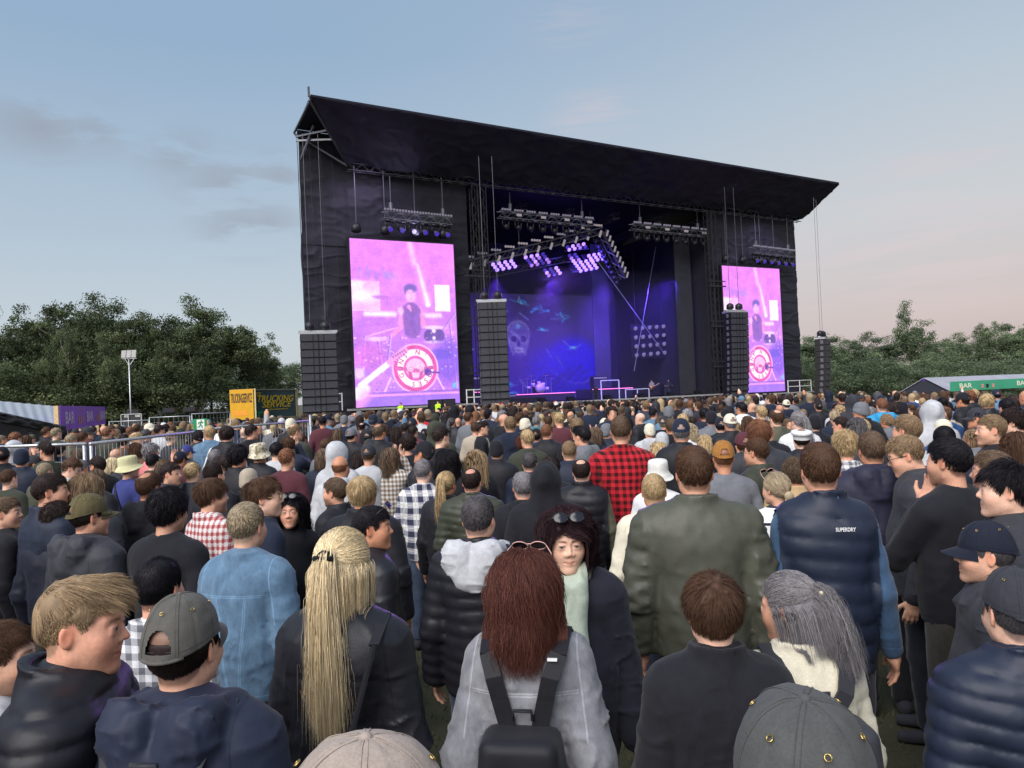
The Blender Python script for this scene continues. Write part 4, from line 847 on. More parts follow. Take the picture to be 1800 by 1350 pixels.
def clothsheet(P00,P10,P11,P01,nu,nv,amp,seed,th=.06,fr=(.5,.12)):
    """hanging cloth between four corners (local points), with folds, given thickness"""
    P=np.zeros((nv,nu,3)); a,b_,c,d=[np.array(p,float) for p in (P00,P10,P11,P01)]; n=np.cross(b_-a,d-a);n/=np.linalg.norm(n)
    U,V_=np.meshgrid(np.linspace(0,1,nu),np.linspace(0,1,nv)); U=U[...,None];V_=V_[...,None]
    P=(a*(1-U)+b_*U)*(1-V_)+(d*(1-U)+c*U)*V_
    L1=np.linalg.norm(b_-a);q=np.stack([U[...,0]*L1*fr[0],V_[...,0]*np.linalg.norm(d-a)*fr[1]+0*U[...,0],0*U[...,0]],-1).reshape(-1,3).astype(f32)
    w=noise(q,(1,1,1),seed)+.5*noise(q,(2.3,2.9,1),seed+1); rdg=np.clip(1-np.abs(noise(q*1.0+w[:,None]*.25,(1.4,3.1,1),seed+4))*3.2,0,1)**2; P=P+n*(amp*(w+.55*rdg).reshape(nv,nu,1))
    b=MB(); b.grid(P); b.grid((P-n*th)[::-1]); 
    for e1,e2 in ((P[0],(P-n*th)[0]),(P[-1],(P-n*th)[-1]),(P[:,0],(P-n*th)[:,0]),(P[:,-1],(P-n*th)[:,-1])): b.grid(np.stack([e1,e2]))
    return b
def lbuild(b,name,mat,parent,smooth=True): return b.build(name,mat,parent,smooth)
def truss(b,p,q,w=.35,n=None,r=.028):
    p=np.array(p,float);q=np.array(q,float);L_=np.linalg.norm(q-p);n=n or max(2,int(L_/ (w*1.3)));d=(q-p)/L_;a=np.cross(d,(0,0,1.)) if abs(d[2])<.9 else np.array((1.,0,0));a/=np.linalg.norm(a);c=np.cross(d,a)
    cr=[(a*i+c*j)*w/2 for i,j in ((1,1),(1,-1),(-1,-1),(-1,1))]
    for v in cr: b.bar(p+v,q+v,r*2)
    for i in range(n):
        s,e=p+d*L_*i/n,p+d*L_*(i+1)/n
        for k in range(4): b.bar(s+cr[k],e+cr[(k+1)%4],r*1.1) if i%2 else b.bar(s+cr[(k+1)%4],e+cr[k],r*1.1)
def stage():
    st=empty('stage',(0,0,0),0,'huge black cloth-covered concert stage with slanting roof','stage'); st.matrix_world=SM
    c=M_('stage_cloth'); D=17
    # platform
    b=MB(); b.box((-3.2,.4,-2.),(50,3,1.12)); b.box((2.,3.01,-2.),(50,D,1.12)); lbuild(b,'platform',c,st,False)
    clothsheet((-3.3,-.35,.0),(10.2,-.35,-.0),(10.2,-.35,1.3),(-3.3,-.35,1.45),60,5,.12,1).build('skirt_cloth',c,st,True)
    clothsheet((10.3,-1.2,-.1),(37.2,-1.2,-1.6),(37.2,-1.2,1.18),(10.3,-1.2,1.22),110,5,.12,2).build('skirt_cloth',c,st,True)
    clothsheet((37.3,-.35,-1.9),(50,-.35,-1.9),(50,-.35,.9),(37.3,-.35,1.),60,5,.12,3).build('skirt_cloth',c,st,True)
    b=MB(); b.box((-.6,-.7,1.42),(9.9,.38,1.56)); b.box((37.2,-.7,.98),(49.6,.38,1.1)); b.box((10.4,-1.3,1.2),(37.1,.38,1.32)); lbuild(b,'deck_edge',M_('deck_edge'),st,False)
    b=MB(); b.box((10.4,.39,1.13),(37.1,D-.2,1.22)); lbuild(b,'stage_floor',simple('stage_floor',(.03,.03,.04),.3),st,False)
    # side walls in panels with sagging seams
    for (s0,s1,z1) in ((-3.3,10.4,22.2),(37.2,49.7,20.6)):
        zs=[0 if s0<0 else -1.5,5.,9.6,14.2,z1]
        for i in range(4): clothsheet((s0,1.,zs[i]-(0 if i==0 else .15)),(s1,1.,zs[i]-(0 if i==0 else .15)),(s1,1.-.02,zs[i+1]),(s0,1.-.02,zs[i+1]),110,60,.12,10+i,.05,(.3,.62)).build('wall_cloth',c,st,True)
        sside=s0 if s0<0 else s1
        clothsheet((sside,1,-1.5),(sside+(5.2 if s0<0 else 0),D,-1.5),(sside+(5.2 if s0<0 else 0),D,z1-2),(sside,1,z1),20,30,.2,5,.05).build('side_wall_cloth',c,st,True)
    inner=MB(); inner.box((10.3,1.1,0),(10.45,D,19.)); inner.box((37.1,1.1,0),(37.25,D,19.)); inner.box((10,D,0),(37.4,D+.2,19.)); lbuild(inner,'inner_drape',c,st,False)
    # roof with forward visor
    rc=M_('stage_roof_cloth')
    b=MB(); b.slab([(-3.4,1,22.45),(49.7,1,21.2),(49.7,D,18.8),(2.,D,18.8)],(0,0,.25)); b.slab([(-3.5,-4,23.3),(50.9,-4,22.5),(49.7,1,21.5),(-3.4,1,22.72)],(0,0,.15)); lbuild(b,'roof',rc,st,False)
    v=clothsheet((.05,0,20.05),(49.9,0,19.7),(50.9,-4,22.45),(-3.5,-4,23.25),300,36,.16,21,.06,(.55,.35)); v.build('visor_cloth',rc,st,True)
    b=MB(); b.slab([(49.9,0,19.7),(50.9,-4,22.45),(50.9,-3.9,22.5),(49.75,1.2,21.0),(49.75,1.2,19.7)],(.08,0,0)); lbuild(b,'roof_end_cloth',rc,st,False)
    b=MB()
    for p,q in (((-3.4,-3.9,23.3),(-3.6,1,22.4)),((-3.6,-3.9,23.1),(.1,.1,20.2)),((-3.6,.9,22.3),(.1,.2,20.1)),((-3.5,.9,21.8),(-.5,-1.6,21.5)),((-3.5,.9,22.1),(-1.2,-2.2,22.)),((-3.6,-3.9,23.3),(-3.6,-3.9,24.0)),((-2.5,-.5,22.6),(-3.2,1,20.4))): b.bar(p,q,.13)
    lbuild(b,'roof_frame',M_('truss_grey'),st,False)
    b=MB(); truss(b,(.1,.15,20.0),(49.6,.15,19.6),.5,90); 
    for s in np.linspace(2,48,14): b.bar((s,-.2,19.8),(s,1.5,20.6),.1)
    for s in range(11,37,5): truss(b,(s,1,18.5),(s,D,17.2),.5)
    lbuild(b,'front_truss',M_('scaffold'),st,False)
    b=MB()
    for s in (10.7,11.5,36.4,37.0):
        b=MB(); truss(b,(s,.2,1.2),(s,.2,19.5),.5); lbuild(b,'tower_truss',M_('scaffold'),st,False)
    for z in (4,8,12): 
        for s0 in (9.4,36.0): b=MB(); b.bar((s0,-.1,z),(s0+2.2,-.1,z),.12); b.bar((s0+.3,-.1,z-.1),(s0+.3,-.1,z+.6),.08); b.bar((s0,-.1,z+.5),(s0+2.2,-.1,z+.5),.08); lbuild(b,'cross_brace',M_('scaffold'),st,False)
    b=MB()
    for s,o in ((31.7,13),(38.4,.5)): b.box((s,o-.2,1.2),(s+.1,o,17))
    lbuild(b,'hanging_drape',c,st,False)
    b=MB(); 
    for s,o,w in ((28.3,9.,2.),(34.4,3.,2.1)): P=clothsheet((s,o,1.4),(s+w,o,1.4),(s+w,o,17.5),(s,o,17.5),10,30,.04,7); P.build('leg_drape',simple('drape_%d'%int(s),(.035,.035,.05),.7,0,.2,1),st,True)
    for p,q,r_ in (((31.,6,4.),(34.6,6,17),.05),((27.,6,15.2),(35.2,6,5.6),.05),((-3.45,.8,22),(-3.4,.8,1),.04),((-2.6,.6,21.6),(-2.5,.6,7),.025),((-1.8,.6,21.6),(-1.7,.6,7),.025),((-.9,.6,21.3),(-.8,.6,7),.025)):
        b=MB(); b.bar(p,q,r_); lbuild(b,'guy_wire',M_('galvanised' if p[0]>20 else 'scaffold'),st,False)
    b=MB() # handrails at the wing ends
    for s0,s1,z in ((-2.8,-1.2,1.5),(9.,10.3,1.4),(45.9,49.4,1.05)):
        for s in (s0,(s0+s1)/2,s1): b.bar((s,-.5,z),(s,-.5,z+1.3),.07)
        for k in (.65,1.25): b.bar((s0,-.5,z+k),(s1,-.5,z+k),.07)
    lbuild(b,'handrail',M_('white_plastic'),st,False)
    return st
# ------------------------------------------------------------ painted video pictures (shown by the LED panels; the wall's also holds blue haze glow)
class Img:
    def __init__(s,w,h,col): s.w,s.h=w,h; s.a=np.tile(np.array(col,float),(h,w,1)); s.Y,s.X=np.mgrid[0:h,0:w]; s.X=s.X/(w-1);s.Y=1-s.Y/(h-1)  # unit coords, y up
    def mix(s,m,c,a=1.): m=np.clip(m*a,0,1)[...,None]; s.a=s.a*(1-m)+np.array(c)*m
    def ell(s,x,y,rx,ry,c,a=1.,soft=.012,rot=0):
        X=(s.X-x);Y=(s.Y-y)*s.h/s.w; c_,s_=math.cos(rot),math.sin(rot);X,Y=X*c_+Y*s_,-X*s_+Y*c_; d=(np.sqrt((X/rx)**2+(Y/ry)**2)-1)*min(rx,ry); s.mix(np.clip(.5-d/soft,0,1),c,a)
    def line(s,p,q,w,c,a=1.,soft=.01,w2=None):
        k=s.h/s.w;P=np.array((p[0],p[1]*k));Q_=np.array((q[0],q[1]*k));v=Q_-P;X=s.X-P[0];Y=s.Y*k-P[1];t=np.clip((X*v[0]+Y*v[1])/(v@v),0,1);ww=w+((w2 if w2 is not None else w)-w)*t; d=np.hypot(X-t*v[0],Y-t*v[1])-ww; s.mix(np.clip(.5-d/soft,0,1),c,a)
    def rect(s,x0,y0,x1,y1,c,a=1.): s.mix(((s.X>x0)&(s.X<x1)&(s.Y>y0)&(s.Y<y1)).astype(float),c,a)
    def ring(s,x,y,r0,r1,c,a=1.,soft=.01):
        d=np.hypot(s.X-x,(s.Y-y)*s.h/s.w); s.mix(np.clip(.5-(np.abs(d-(r0+r1)/2)-(r1-r0)/2)/soft,0,1),c,a)
    def mesh(s,W_,H_):
        V=np.stack([s.X*W_,0*s.X,s.Y*H_],-1).reshape(-1,3);i=np.arange(s.w*s.h).reshape(s.h,s.w);Q=np.stack([i[:-1,:-1],i[1:,:-1],i[1:,1:],i[:-1,1:]],-1).reshape(-1,4)
        return nmesh('picture',V,Q,False,col=lin(np.clip(s.a,0,1)).reshape(-1,3))
def led_mat(name,st):
    m,t,p=new(name); l=t.links.new; a=N(t,'ShaderNodeAttribute',attribute_name='Col'); p.inputs['Base Color'].default_value=(.01,.01,.01,1); p.inputs['Roughness'].default_value=.6; l(a.outputs['Color'],p.inputs['Emission Color']); p.inputs['Emission Strength'].default_value=st; return m
def drummer_picture():
    g=Img(150,224,(.93,.5,.95)); rg=np.random.default_rng(2)
    k=g.Y[...,None]; g.a=np.where(k>.0,np.array((.90,.47,.95))*(k)+np.array((.62,.42,.93))*(1-k),0); 
    nz=noise(np.stack([g.X*5,g.Y*7,0*g.X],-1).reshape(-1,3).astype(f32),(1,1,1)).reshape(g.X.shape); g.mix(np.clip(nz,0,1),(.97,.6,.97),.5); g.mix(np.clip(-nz,0,1),(.78,.42,.93),.4)
    g.line((.56,1.),(.60,.87),.018,(1,.85,1),.8,.05); g.line((.63,.86),(.72,.62),.008,(1,.97,1),1,.03,.02); g.line((.63,.86),(.72,.62),.03,(1,.75,1),.5,.08); g.ell(.72,.615,.022,.018,(1,1,1))
    for i in range(9): x=.08+.035*i+rg.normal()*.01; g.line((x,.84-rg.random()*.04),(x+.04*rg.normal(),.77),.006,(.55,.5,.9),.6,.02)
    g.ell(.35,.79,.05,.03,(.6,.5,.93),.5,.05)
    g.rect(.0,.57,.26,.75,(1,.92,1),.5); g.ell(.1,.66,.13,.05,(1,.97,1),.9,.06); g.ell(.04,.73,.06,.03,(1,.95,1),.8,.05); g.line((.12,.72),(.2,.76),.015,(.95,.6,.97),.7); g.rect(.79,.575,.945,.74,(1,.93,1),.9); g.rect(.81,.59,.93,.73,(1,1,.98),.8)
    for x in np.arange(.12,.4,.03): g.ell(x,.555,.018,.02,(1,1,1),.9,.03)
    for x in np.arange(.66,.86,.035): g.ell(x,.55,.018,.02,(1,1,1),.8,.03)
    g.ell(.28,.655,.09,.018,(.72,.4,.83),.85,.01,-.05)            # cymbals
    g.ell(.2,.49,.16,.012,(.72,.4,.85),.6,.01,.1); g.line((.12,.42),(.42,.475),.005,(1,.8,1),.7)
    # drummer
    sk=(.95,.55,.85);sh=(.52,.33,.72)
    g.line((.545,.64),(.545,.59),.032,(.88,.5,.8)); g.ell(.55,.675,.05,.072,(.97,.64,.9),1,.02); g.ell(.552,.713,.062,.042,(.40,.32,.68),1,.02); g.ell(.503,.695,.012,.03,(.40,.32,.68),1,.015); g.ell(.548,.672,.043,.05,(.97,.66,.9),1,.02); g.line((.525,.69),(.538,.689),.004,(.5,.3,.6),.7);g.line((.563,.689),(.578,.69),.004,(.5,.3,.6),.7); g.line((.552,.68),(.552,.664),.004,(.85,.5,.8),.8); g.line((.538,.650),(.564,.650),.004,(.6,.3,.6),.6); g.ell(.53,.66,.015,.02,(1,.8,1),.6,.02)
    g.line((.47,.58),(.45,.5),.03,sk,1,.01); g.line((.63,.58),(.67,.49),.028,sk,1,.01); g.line((.46,.48),(.36,.43),.02,sk,1,.01)
    g.line((.485,.575),(.615,.575),.03,sh,1,.015); g.line((.55,.57),(.555,.46),.088,sh,1,.02,.08); g.line((.53,.6),(.55,.575),.02,(.93,.55,.85),1,.01,.005); g.line((.56,.55),(.57,.46),.02,(.42,.28,.68),.6,.04); g.ell(.45,.575,.03,.035,(1,.75,.95),.8,.02); g.line((.66,.5),(.70,.58),.004,(.9,.5,.85))
    # toms, hardware
    g.ell(.77,.425,.105,.075,(.35,.25,.6)); g.ell(.77,.475,.1,.018,(.98,.85,1),.9); g.ell(.77,.385,.09,.014,(.98,.8,1),.8); g.ell(.765,.455,.02,.02,(1,.85,1)); g.ell(.765,.41,.016,.016,(1,.85,1))
    for x,y,x2,y2 in ((.22,.4,.25,.2),(.1,.42,.06,.2),(.93,.5,.97,.1),(.88,.42,.9,.2),(.98,.56,.86,.46),(.34,.42,.3,.25)): g.line((x,y),(x2,y2),.006,(.5,.35,.75),.9); g.line((x+.01,y),(x2+.01,y2),.003,(.98,.8,1),.9)
    g.ell(.2,.405,.12,.02,(1,.85,1),.7); g.ell(.06,.35,.09,.12,(.7,.38,.8),.6,.04); g.ell(.9,.27,.14,.2,(.45,.3,.85),.8,.08); g.ell(.82,.31,.12,.05,(.35,.28,.8),.7,.03); g.ell(.15,.3,.14,.12,(.85,.42,.85),.6,.06)
    for i in range(120): x,y=rg.uniform(0,1),rg.uniform(.08,.45); g.ell(x,y,.005+.006*rg.random(),.005,(1,.85,1) if rg.random()<.6 else (.4,.3,.75),.8,.008)
    # bass drum with ring emblem
    g.ell(.57,.225,.225,.225,(.98,.75,.95)); g.ring(.57,.225,.0,.212,(.82,.28,.62)); g.ring(.57,.225,.115,.175,(1,.93,.98)); g.ring(.57,.225,.0,.11,(.86,.32,.66)); g.ell(.57,.225,.095,.09,(.98,.72,.9)); 
    for sgn in (1,-1):   # crossed pistols seen from the side, as on the drum
        g.line((.57-sgn*.02,.21),(.57+sgn*.17,.228),.017,(.80,.36,.66),1,.008); g.line((.57+sgn*.06,.213),(.57+sgn*.045,.165),.016,(.75,.3,.6),1,.008); g.ell(.57+sgn*.05,.225,.03,.028,(1,.85,.95)); g.ring(.57+sgn*.05,.225,.012,.02,(.75,.35,.62),.8)
    g.ell(.69,.2,.035,.035,(.32,.2,.65)); g.line((.7,.2),(.8,.195),.008,(.3,.2,.6))
    g.line((.33,.17),(.27,.09),.006,(1,.8,1)); g.line((.78,.17),(.84,.09),.006,(1,.8,1))
    # riser, floor and a guitar neck across the corner
    g.rect(0,.062,1,.08,(.93,.6,.95),.8); g.rect(0,0,1,.062,(.56,.4,.93),.8); g.rect(0,.075,1,.088,(.45,.3,.75),.6)
    g.line((.05,.13),(.33,.265),.026,(1,.95,1),1,.012); g.ell(.05,.09,.09,.06,(1,.93,1),1,.02,.6); g.ell(.04,.2,.05,.05,(1,.9,1),.7,.04); g.line((.33,.265),(.47,.335),.032,(.93,.6,.88),1,.01)
    for i in range(6): g.ell(.36+.022*i,.295+.008*i,.007,.007,(.4,.15,.5)); g.ell(.375+.022*i,.268+.011*i,.006,.006,(.5,.2,.5))
    g.line((.0,.0),(.1,.07),.05,(.98,.6,.9),.6,.05); g.line((.94,.12),(.97,.1),.008,(.3,.8,1)); g.line((.97,.13),(.94,.1),.008,(.3,.8,1))
    nz=noise(np.stack([g.X*22,g.Y*34,0*g.X],-1).reshape(-1,3).astype(f32),(1,1,1)).reshape(g.X.shape); g.a*=(1+.07*nz+.05*rg.normal(size=nz.shape))[...,None]; g.a=g.a*.86+np.array((1.,.80,1.))*.15; return g
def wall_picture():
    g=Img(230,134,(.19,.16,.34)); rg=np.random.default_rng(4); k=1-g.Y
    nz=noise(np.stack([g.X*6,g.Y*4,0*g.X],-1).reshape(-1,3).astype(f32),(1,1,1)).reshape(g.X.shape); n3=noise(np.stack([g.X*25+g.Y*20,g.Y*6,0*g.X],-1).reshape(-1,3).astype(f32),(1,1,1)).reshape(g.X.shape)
    g.mix(np.clip((k-.42)*1.7,0,1),(.17,.06,.85),.9); g.ell(.2,.6,.3,.5,(.17,.10,.5),.5,.3)  # glow of lit stage haze painted as blue into the lower picture
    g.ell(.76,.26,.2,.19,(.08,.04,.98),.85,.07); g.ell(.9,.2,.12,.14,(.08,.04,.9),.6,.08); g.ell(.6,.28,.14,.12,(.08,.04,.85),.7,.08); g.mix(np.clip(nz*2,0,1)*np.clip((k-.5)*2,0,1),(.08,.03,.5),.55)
    for i in range(16): x=.4+.035*i; g.line((x,.04),(x+.12+.04*rg.random(),.22+.04*rg.normal()),.009,(.04,.02,.5),.6,.02)
    for i in range(9): x=.4+.06*i; g.line((x,.1+.05*rg.random()),(x+.07,.24),.003,(.3,.15,1),.6,.01)
    cy=(.12,.62,.95); J=lambda x,y,r:(x+rg.normal(0,r),y+rg.normal(0,r))
    for (x,y,r) in ((.425,.93,.026),(.55,.86,.03),(.68,.79,.028),(.56,.665,.016),(.75,.49,.022),(.30,.88,.018),(.045,.48,.03),(.09,.31,.014),(.34,.16,.022),(.03,.86,.014),(.36,.08,.015)):
        for j in range(5): p,q=J(x,y,r),J(x,y,r*.8); g.line(p,q,.001+r*.2*rg.random(),cy if rg.random()<.75 else (.5,.85,1),.85,.008,.001)
        g.line(J(x-r*2,y,r*.3),J(x+r*2,y-r,r*.3),.0015,(.4,.8,1),.6,.006)
    for (p,q) in (((.69,.56),(.74,.49)),((.81,.52),(.77,.48)),((.58,.48),(.61,.40)),((.65,.4),(.68,.3)),((.4,.2),(.44,.12)),((.93,.25),(.98,.3)),((.95,.08),(1.,.12)),((.31,.85),(.35,.83)),((.42,.82),(.47,.76))): g.line(p,q,.002,(.55,.7,.98),.8,.007)
    for t in np.linspace(0,1,46): g.ell(.52+.44*t,.42-.28*math.sin(t*2.6)**.9,.0018,.0018,(.75,.7,1),.8,.005)
    x,y=.405,.575 # see-through skull
    g.ell(x,y+.05,.068,.078,(.45,.42,.72),.55,.03); g.ring(x,y+.05,.066,.071,(.8,.78,.95),.6); g.ell(x,y-.075,.045,.05,(.48,.44,.76),.6,.03); g.ell(x,y-.02,.06,.05,(.45,.42,.72),.5,.02)
    for sg in (-1,1): g.ell(x+sg*.03,y+.0,.021,.02,(.07,.04,.26),.95,.008); g.ring(x+sg*.03,y+.0,.020,.023,(.85,.83,1),.6,.005); g.line((x+sg*.062,y-.02),(x+sg*.036,y-.15),.003,(.8,.78,1),.6)
    g.line((x,y-.02),(x,y-.055),.004,(.07,.04,.26),.9,.006,.012); g.rect(x-.032,y-.125,x+.032,y-.085,(.8,.78,.98),.7); g.line((x-.032,y-.105),(x+.032,y-.105),.0015,(.1,.06,.3),.9,.004)
    for i in range(8): g.line((x-.03+.0085*i,y-.122),(x-.03+.0085*i,y-.088),.001,(.1,.06,.3),.8,.003)
    g.ell(x,y+.12,.012,.012,(.6,.95,1)); g.ell(x-.005,y+.12,.035,.02,(.4,.5,.85),.5,.02)
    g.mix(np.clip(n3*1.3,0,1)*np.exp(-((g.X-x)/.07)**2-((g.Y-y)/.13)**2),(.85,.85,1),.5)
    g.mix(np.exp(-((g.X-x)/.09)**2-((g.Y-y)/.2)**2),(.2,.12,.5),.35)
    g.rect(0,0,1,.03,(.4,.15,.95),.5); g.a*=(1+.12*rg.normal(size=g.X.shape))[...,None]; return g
def screens():
    g=drummer_picture(); me=g.mesh(8.6,12.9); lm=led_mat('led_panel',1.08)
    for i,(s,z,w,h,lb) in enumerate(((0.,1.62,8.6,12.9,'tall pink video screen left of the stage opening, showing a drummer'),(37.9,1.25,8.1,12.85,'tall pink video screen right of the stage opening, showing a drummer'))):
        e=empty('video_screen',sx(s,0,z),SA,lb,'video screen','video screens beside the stage'); pic=link('picture',me,lm,e); pic.scale=(w/8.6,1,h/12.9)
        b=MB(); b.box((-.12,.03,-.1),(w+.12,.35,h+.12)); b.build('housing',M_('black_metal'),e)
        if i==0 or 1:   # letters round the drum ring
            for j,ch in enumerate("GUNS N' ROSES"):
                if ch==' ': continue
                a=R(205-j*25.) if j<6 else R(205-j*25.-5); r_=1.26; text(ch,.52,emi('ring_letter',(.62,.12,.4),.9) if 'ring_letter' not in MAT else M_('ring_letter'),pic,Matrix.Translation((.57*8.6+math.cos(a)*r_,-.02,.225*12.9+math.sin(a)*r_))@Matrix.Rotation(a-math.pi/2,4,'Y').inverted()@Matrix.Rotation(math.pi/2,4,'X'),ext=.005)
    e=empty('video_wall',sx(13.3,12,1.5),SA,'wide video wall with skull and painted-in blue haze at the back of the stage','video screen'); link('picture',wall_picture().mesh(18.9,11.),led_mat('led_wall',.62),e); b=MB(); b.box((-.1,.03,-.1),(19.,.4,11.1)); b.build('housing',M_('black_metal'),e)
# ------------------------------------------------------------ rigging
def fixture(b,p,s=.3):     # moving head: yoke and barrel
    x,y,z=p; b.box((x-.5*s,y-.3*s,z-.15*s),(x+.5*s,y+.3*s,z+.1*s)); b.box((x-.55*s,y-.12*s,z-1.1*s),(x-.42*s,y+.12*s,z-.1*s)); b.box((x+.42*s,y-.12*s,z-1.1*s),(x+.55*s,y+.12*s,z-.1*s)); b.tube([(x,y+.35*s,z-.75*s),(x,y,z-.95*s),(x,y-.45*s,z-1.2*s)],[.22*s,.4*s,.36*s],8)
def light_truss(s0,s1,o,z,dz,nl,label,lit,name='lighting_truss',zt=19.6):
    e=empty(name,sx(s0,o,z),SA,label,'lighting truss','lighting trusses hanging under the stage roof'); L_=s1-s0
    b=MB(); truss(b,(0,0,0),(L_,0,dz),.55,int(L_*1.6),.03)
    for t in (.12,.88): b.bar((L_*t,0,dz*t+.2),(L_*t,0,zt-z),.06); b.tube([(L_*t,0,dz*t+.5),(L_*t,0,dz*t+1.)],.16,8)
    b.build('frame',M_('truss_grey'),e)
    for i in range(nl):
        t=(i+.5)/nl; p=np.array((L_*t,0,dz*t)); b=MB(); fixture(b,p+np.array((0,-.1,-.42)),.62); f=b.build('moving_light',M_('black_metal'),e,True)
        if lit: b=MB(); b.tube([(p[0],-.38,p[2]-1.17),(p[0],-.41,p[2]-1.19)],[.2,.19],10); b.build('lens',M_('lamp_off_blue'),f)
    k=0
    for i in range(nl):
        t=(i+.5)/nl; p=np.array((L_*t,-.25,dz*t+.42)); b=MB()
        for j in range(4): b.tube([p+np.array((-.36+.24*j,0,0)),p+np.array((-.36+.24*j,-.14,-.02))],[.07,.1],6)
        b.build('blinder',M_('lamp_dim'),e,True)
        if not lit and i%2: b=MB(); b.box((p[0]-.2,-.4,p[2]-.5),(p[0]+.25,-.28,p[2]-.3)); b.build('strobe',M_('lamp_warm'),e)
    return e
def rigging():
    light_truss(2.7,8.5,0,16.5,-.15,6,'short truss with violet lamps above the left video screen',True)
    light_truss(42.,48.2,0,15.9,-.2,6,'short truss with violet lamps above the right video screen',True)
    light_truss(13.4,23.2,1.,17.6,-.1,8,'long front truss of lamps over centre stage',False)
    light_truss(27.5,37.,1.,17.5,-.1,8,'long front truss of lamps right of centre stage',False)
    # angular pod of lamps
    p0,p1,p2=(15.,13.9),(25.4,17.3),(28.6,13.4)
    e=empty('lighting_truss',sx(0,4,0),SA,'peaked lighting rig with bright blue lamp panels over the drums','lighting truss','lighting trusses hanging under the stage roof')
    b=MB(); A=(9.6,0,13.2);B=(25.6,-1.,17.4);C=(28.8,0,13.2); truss(b,A,B,.6,22,.03); truss(b,B,C,.6,8,.03); truss(b,(10,7,12.6),(26,6,16),.6,20,.03); b.bar((17,0,15.4),(17,0,19),.06); b.bar((25,0,17),(25,0,19.5),.06); b.build('frame',M_('truss_grey'),e)
    for i in range(12):
        t=(i+.5)/12; p=np.array(A)*(1-t)+np.array(B)*t; b=MB()
        for j in range(4): b.tube([p+np.array((-.4+.26*j,-.3,.62)),p+np.array((-.4+.26*j,-.42,.6))],[.09,.12],6)
        b.build('blinder',M_('lamp_warm' if i in(4,5,6,7,10,11) else 'lamp_dim'),e,True)
        b=MB(); b.bar(p+np.array((.1,-.4,-.5)),p+np.array((.35,-.4,.1)),.2,.08,(0,1,0)); b.build('strobe',M_('lamp_warm'),e)
    for i in range(9):
        t=(i+.5)/9; p=np.array(B)*(1-t)+np.array(C)*t; b=MB(); b.bar(p+np.array((.1,-.4,-.3)),p+np.array((.3,-.4,.25)),.16,.08,(0,1,0)); b.build('strobe',M_('lamp_warm'),e)
        b=MB(); fixture(b,p+np.array((-1.0,-.1,-.3)),.5); b.build('moving_light',M_('black_metal'),e,True)
    rg=np.random.default_rng(9)
    pods=[(14.2,13.9,4,3,'on'),(17.6,14.7,4,4,'mix'),(19.6,13.6,3,3,'low'),(22.2,15.9,4,2,'mix'),(22.4,15.1,2,3,'low'),(23.0,14.4,4,4,'on'),(24.6,15.2,3,3,'on')]
    for (x,z,nc,nr,md) in pods:
        b=MB(); b.slab([(x-.3,.1,z-nr*.24),(x+nc*.64,.1,z-nr*.24+nc*.1),(x+nc*.64+.1,.9,z+nc*.1+.1),(x-.3,.9,z+.1)],(0,0,.1)); pd=b.build('lamp_panel',M_('black_metal'),e)
        for c in range(nc):
            for r_ in range(nr):
                u=rg.random(); mt={'on':'lamp_blue','mix':'lamp_blue' if u<.55 else ('lamp_pink' if u<.8 else 'lamp_off_blue'),'low':'lamp_blue' if u<.25 else ('lamp_pink' if u<.4 else 'lamp_off_blue')}[md]
                q=np.array((x+c*.62+r_*.2,0,z+c*.13-r_*.24)); b=MB(); b.tube([q,q+np.array((0,-.08,-.06))],[.14,.19],10); b.build('lamp',M_(mt),pd,True)
    e=empty('lighting_truss',sx(0,8,0),SA,'grid of small white lamps low at stage right','lighting truss','lighting trusses hanging under the stage roof')
    b=MB(); b.box((32.4,.1,5.4),(37.2,.2,9.)); b.bar((33,0,9),(33,0,17),.06); b.bar((36.5,0,9),(36.5,0,17),.06); b.build('frame',M_('black_metal'),e)
    for c in range(5):
        for r_ in range(4): b=MB(); b.tube([(32.9+c*.95,0,8.6-r_*.95+c*.06),(32.9+c*.95,-.15,8.55-r_*.95+c*.06)],[.16,.24],8); b.build('lamp',M_('lamp_white'),e,True)
    # chain hoists over the screens
    for s0 in (.6,2.9,5.4,7.8,38.6,40.9,43.4,45.4):
        z=15.0 if s0<10 else 14.5; h=empty('chain_hoist',sx(s0,.1,z),SA,'black chain hoist above the %s video screen, %s'%('left' if s0<10 else 'right',{.6:'far left of four',2.9:'second of four',5.4:'third of four',7.8:'far right of four',38.6:'far left of four',40.9:'second of four',43.4:'third of four',45.4:'far right of four'}[s0]),'hoist','chain hoists holding the video screens')
        b=MB(); b.tube([(0,0,0),(0,0,.12),(0,0,.5),(0,0,.75)],[.22,.4,.36,.15],8); b.build('motor',M_('black_metal'),h,True); b=MB(); b.bar((0,0,.7),(0,0,20.2-z),.11,.05); b.build('chain',M_('truss_grey'),h)
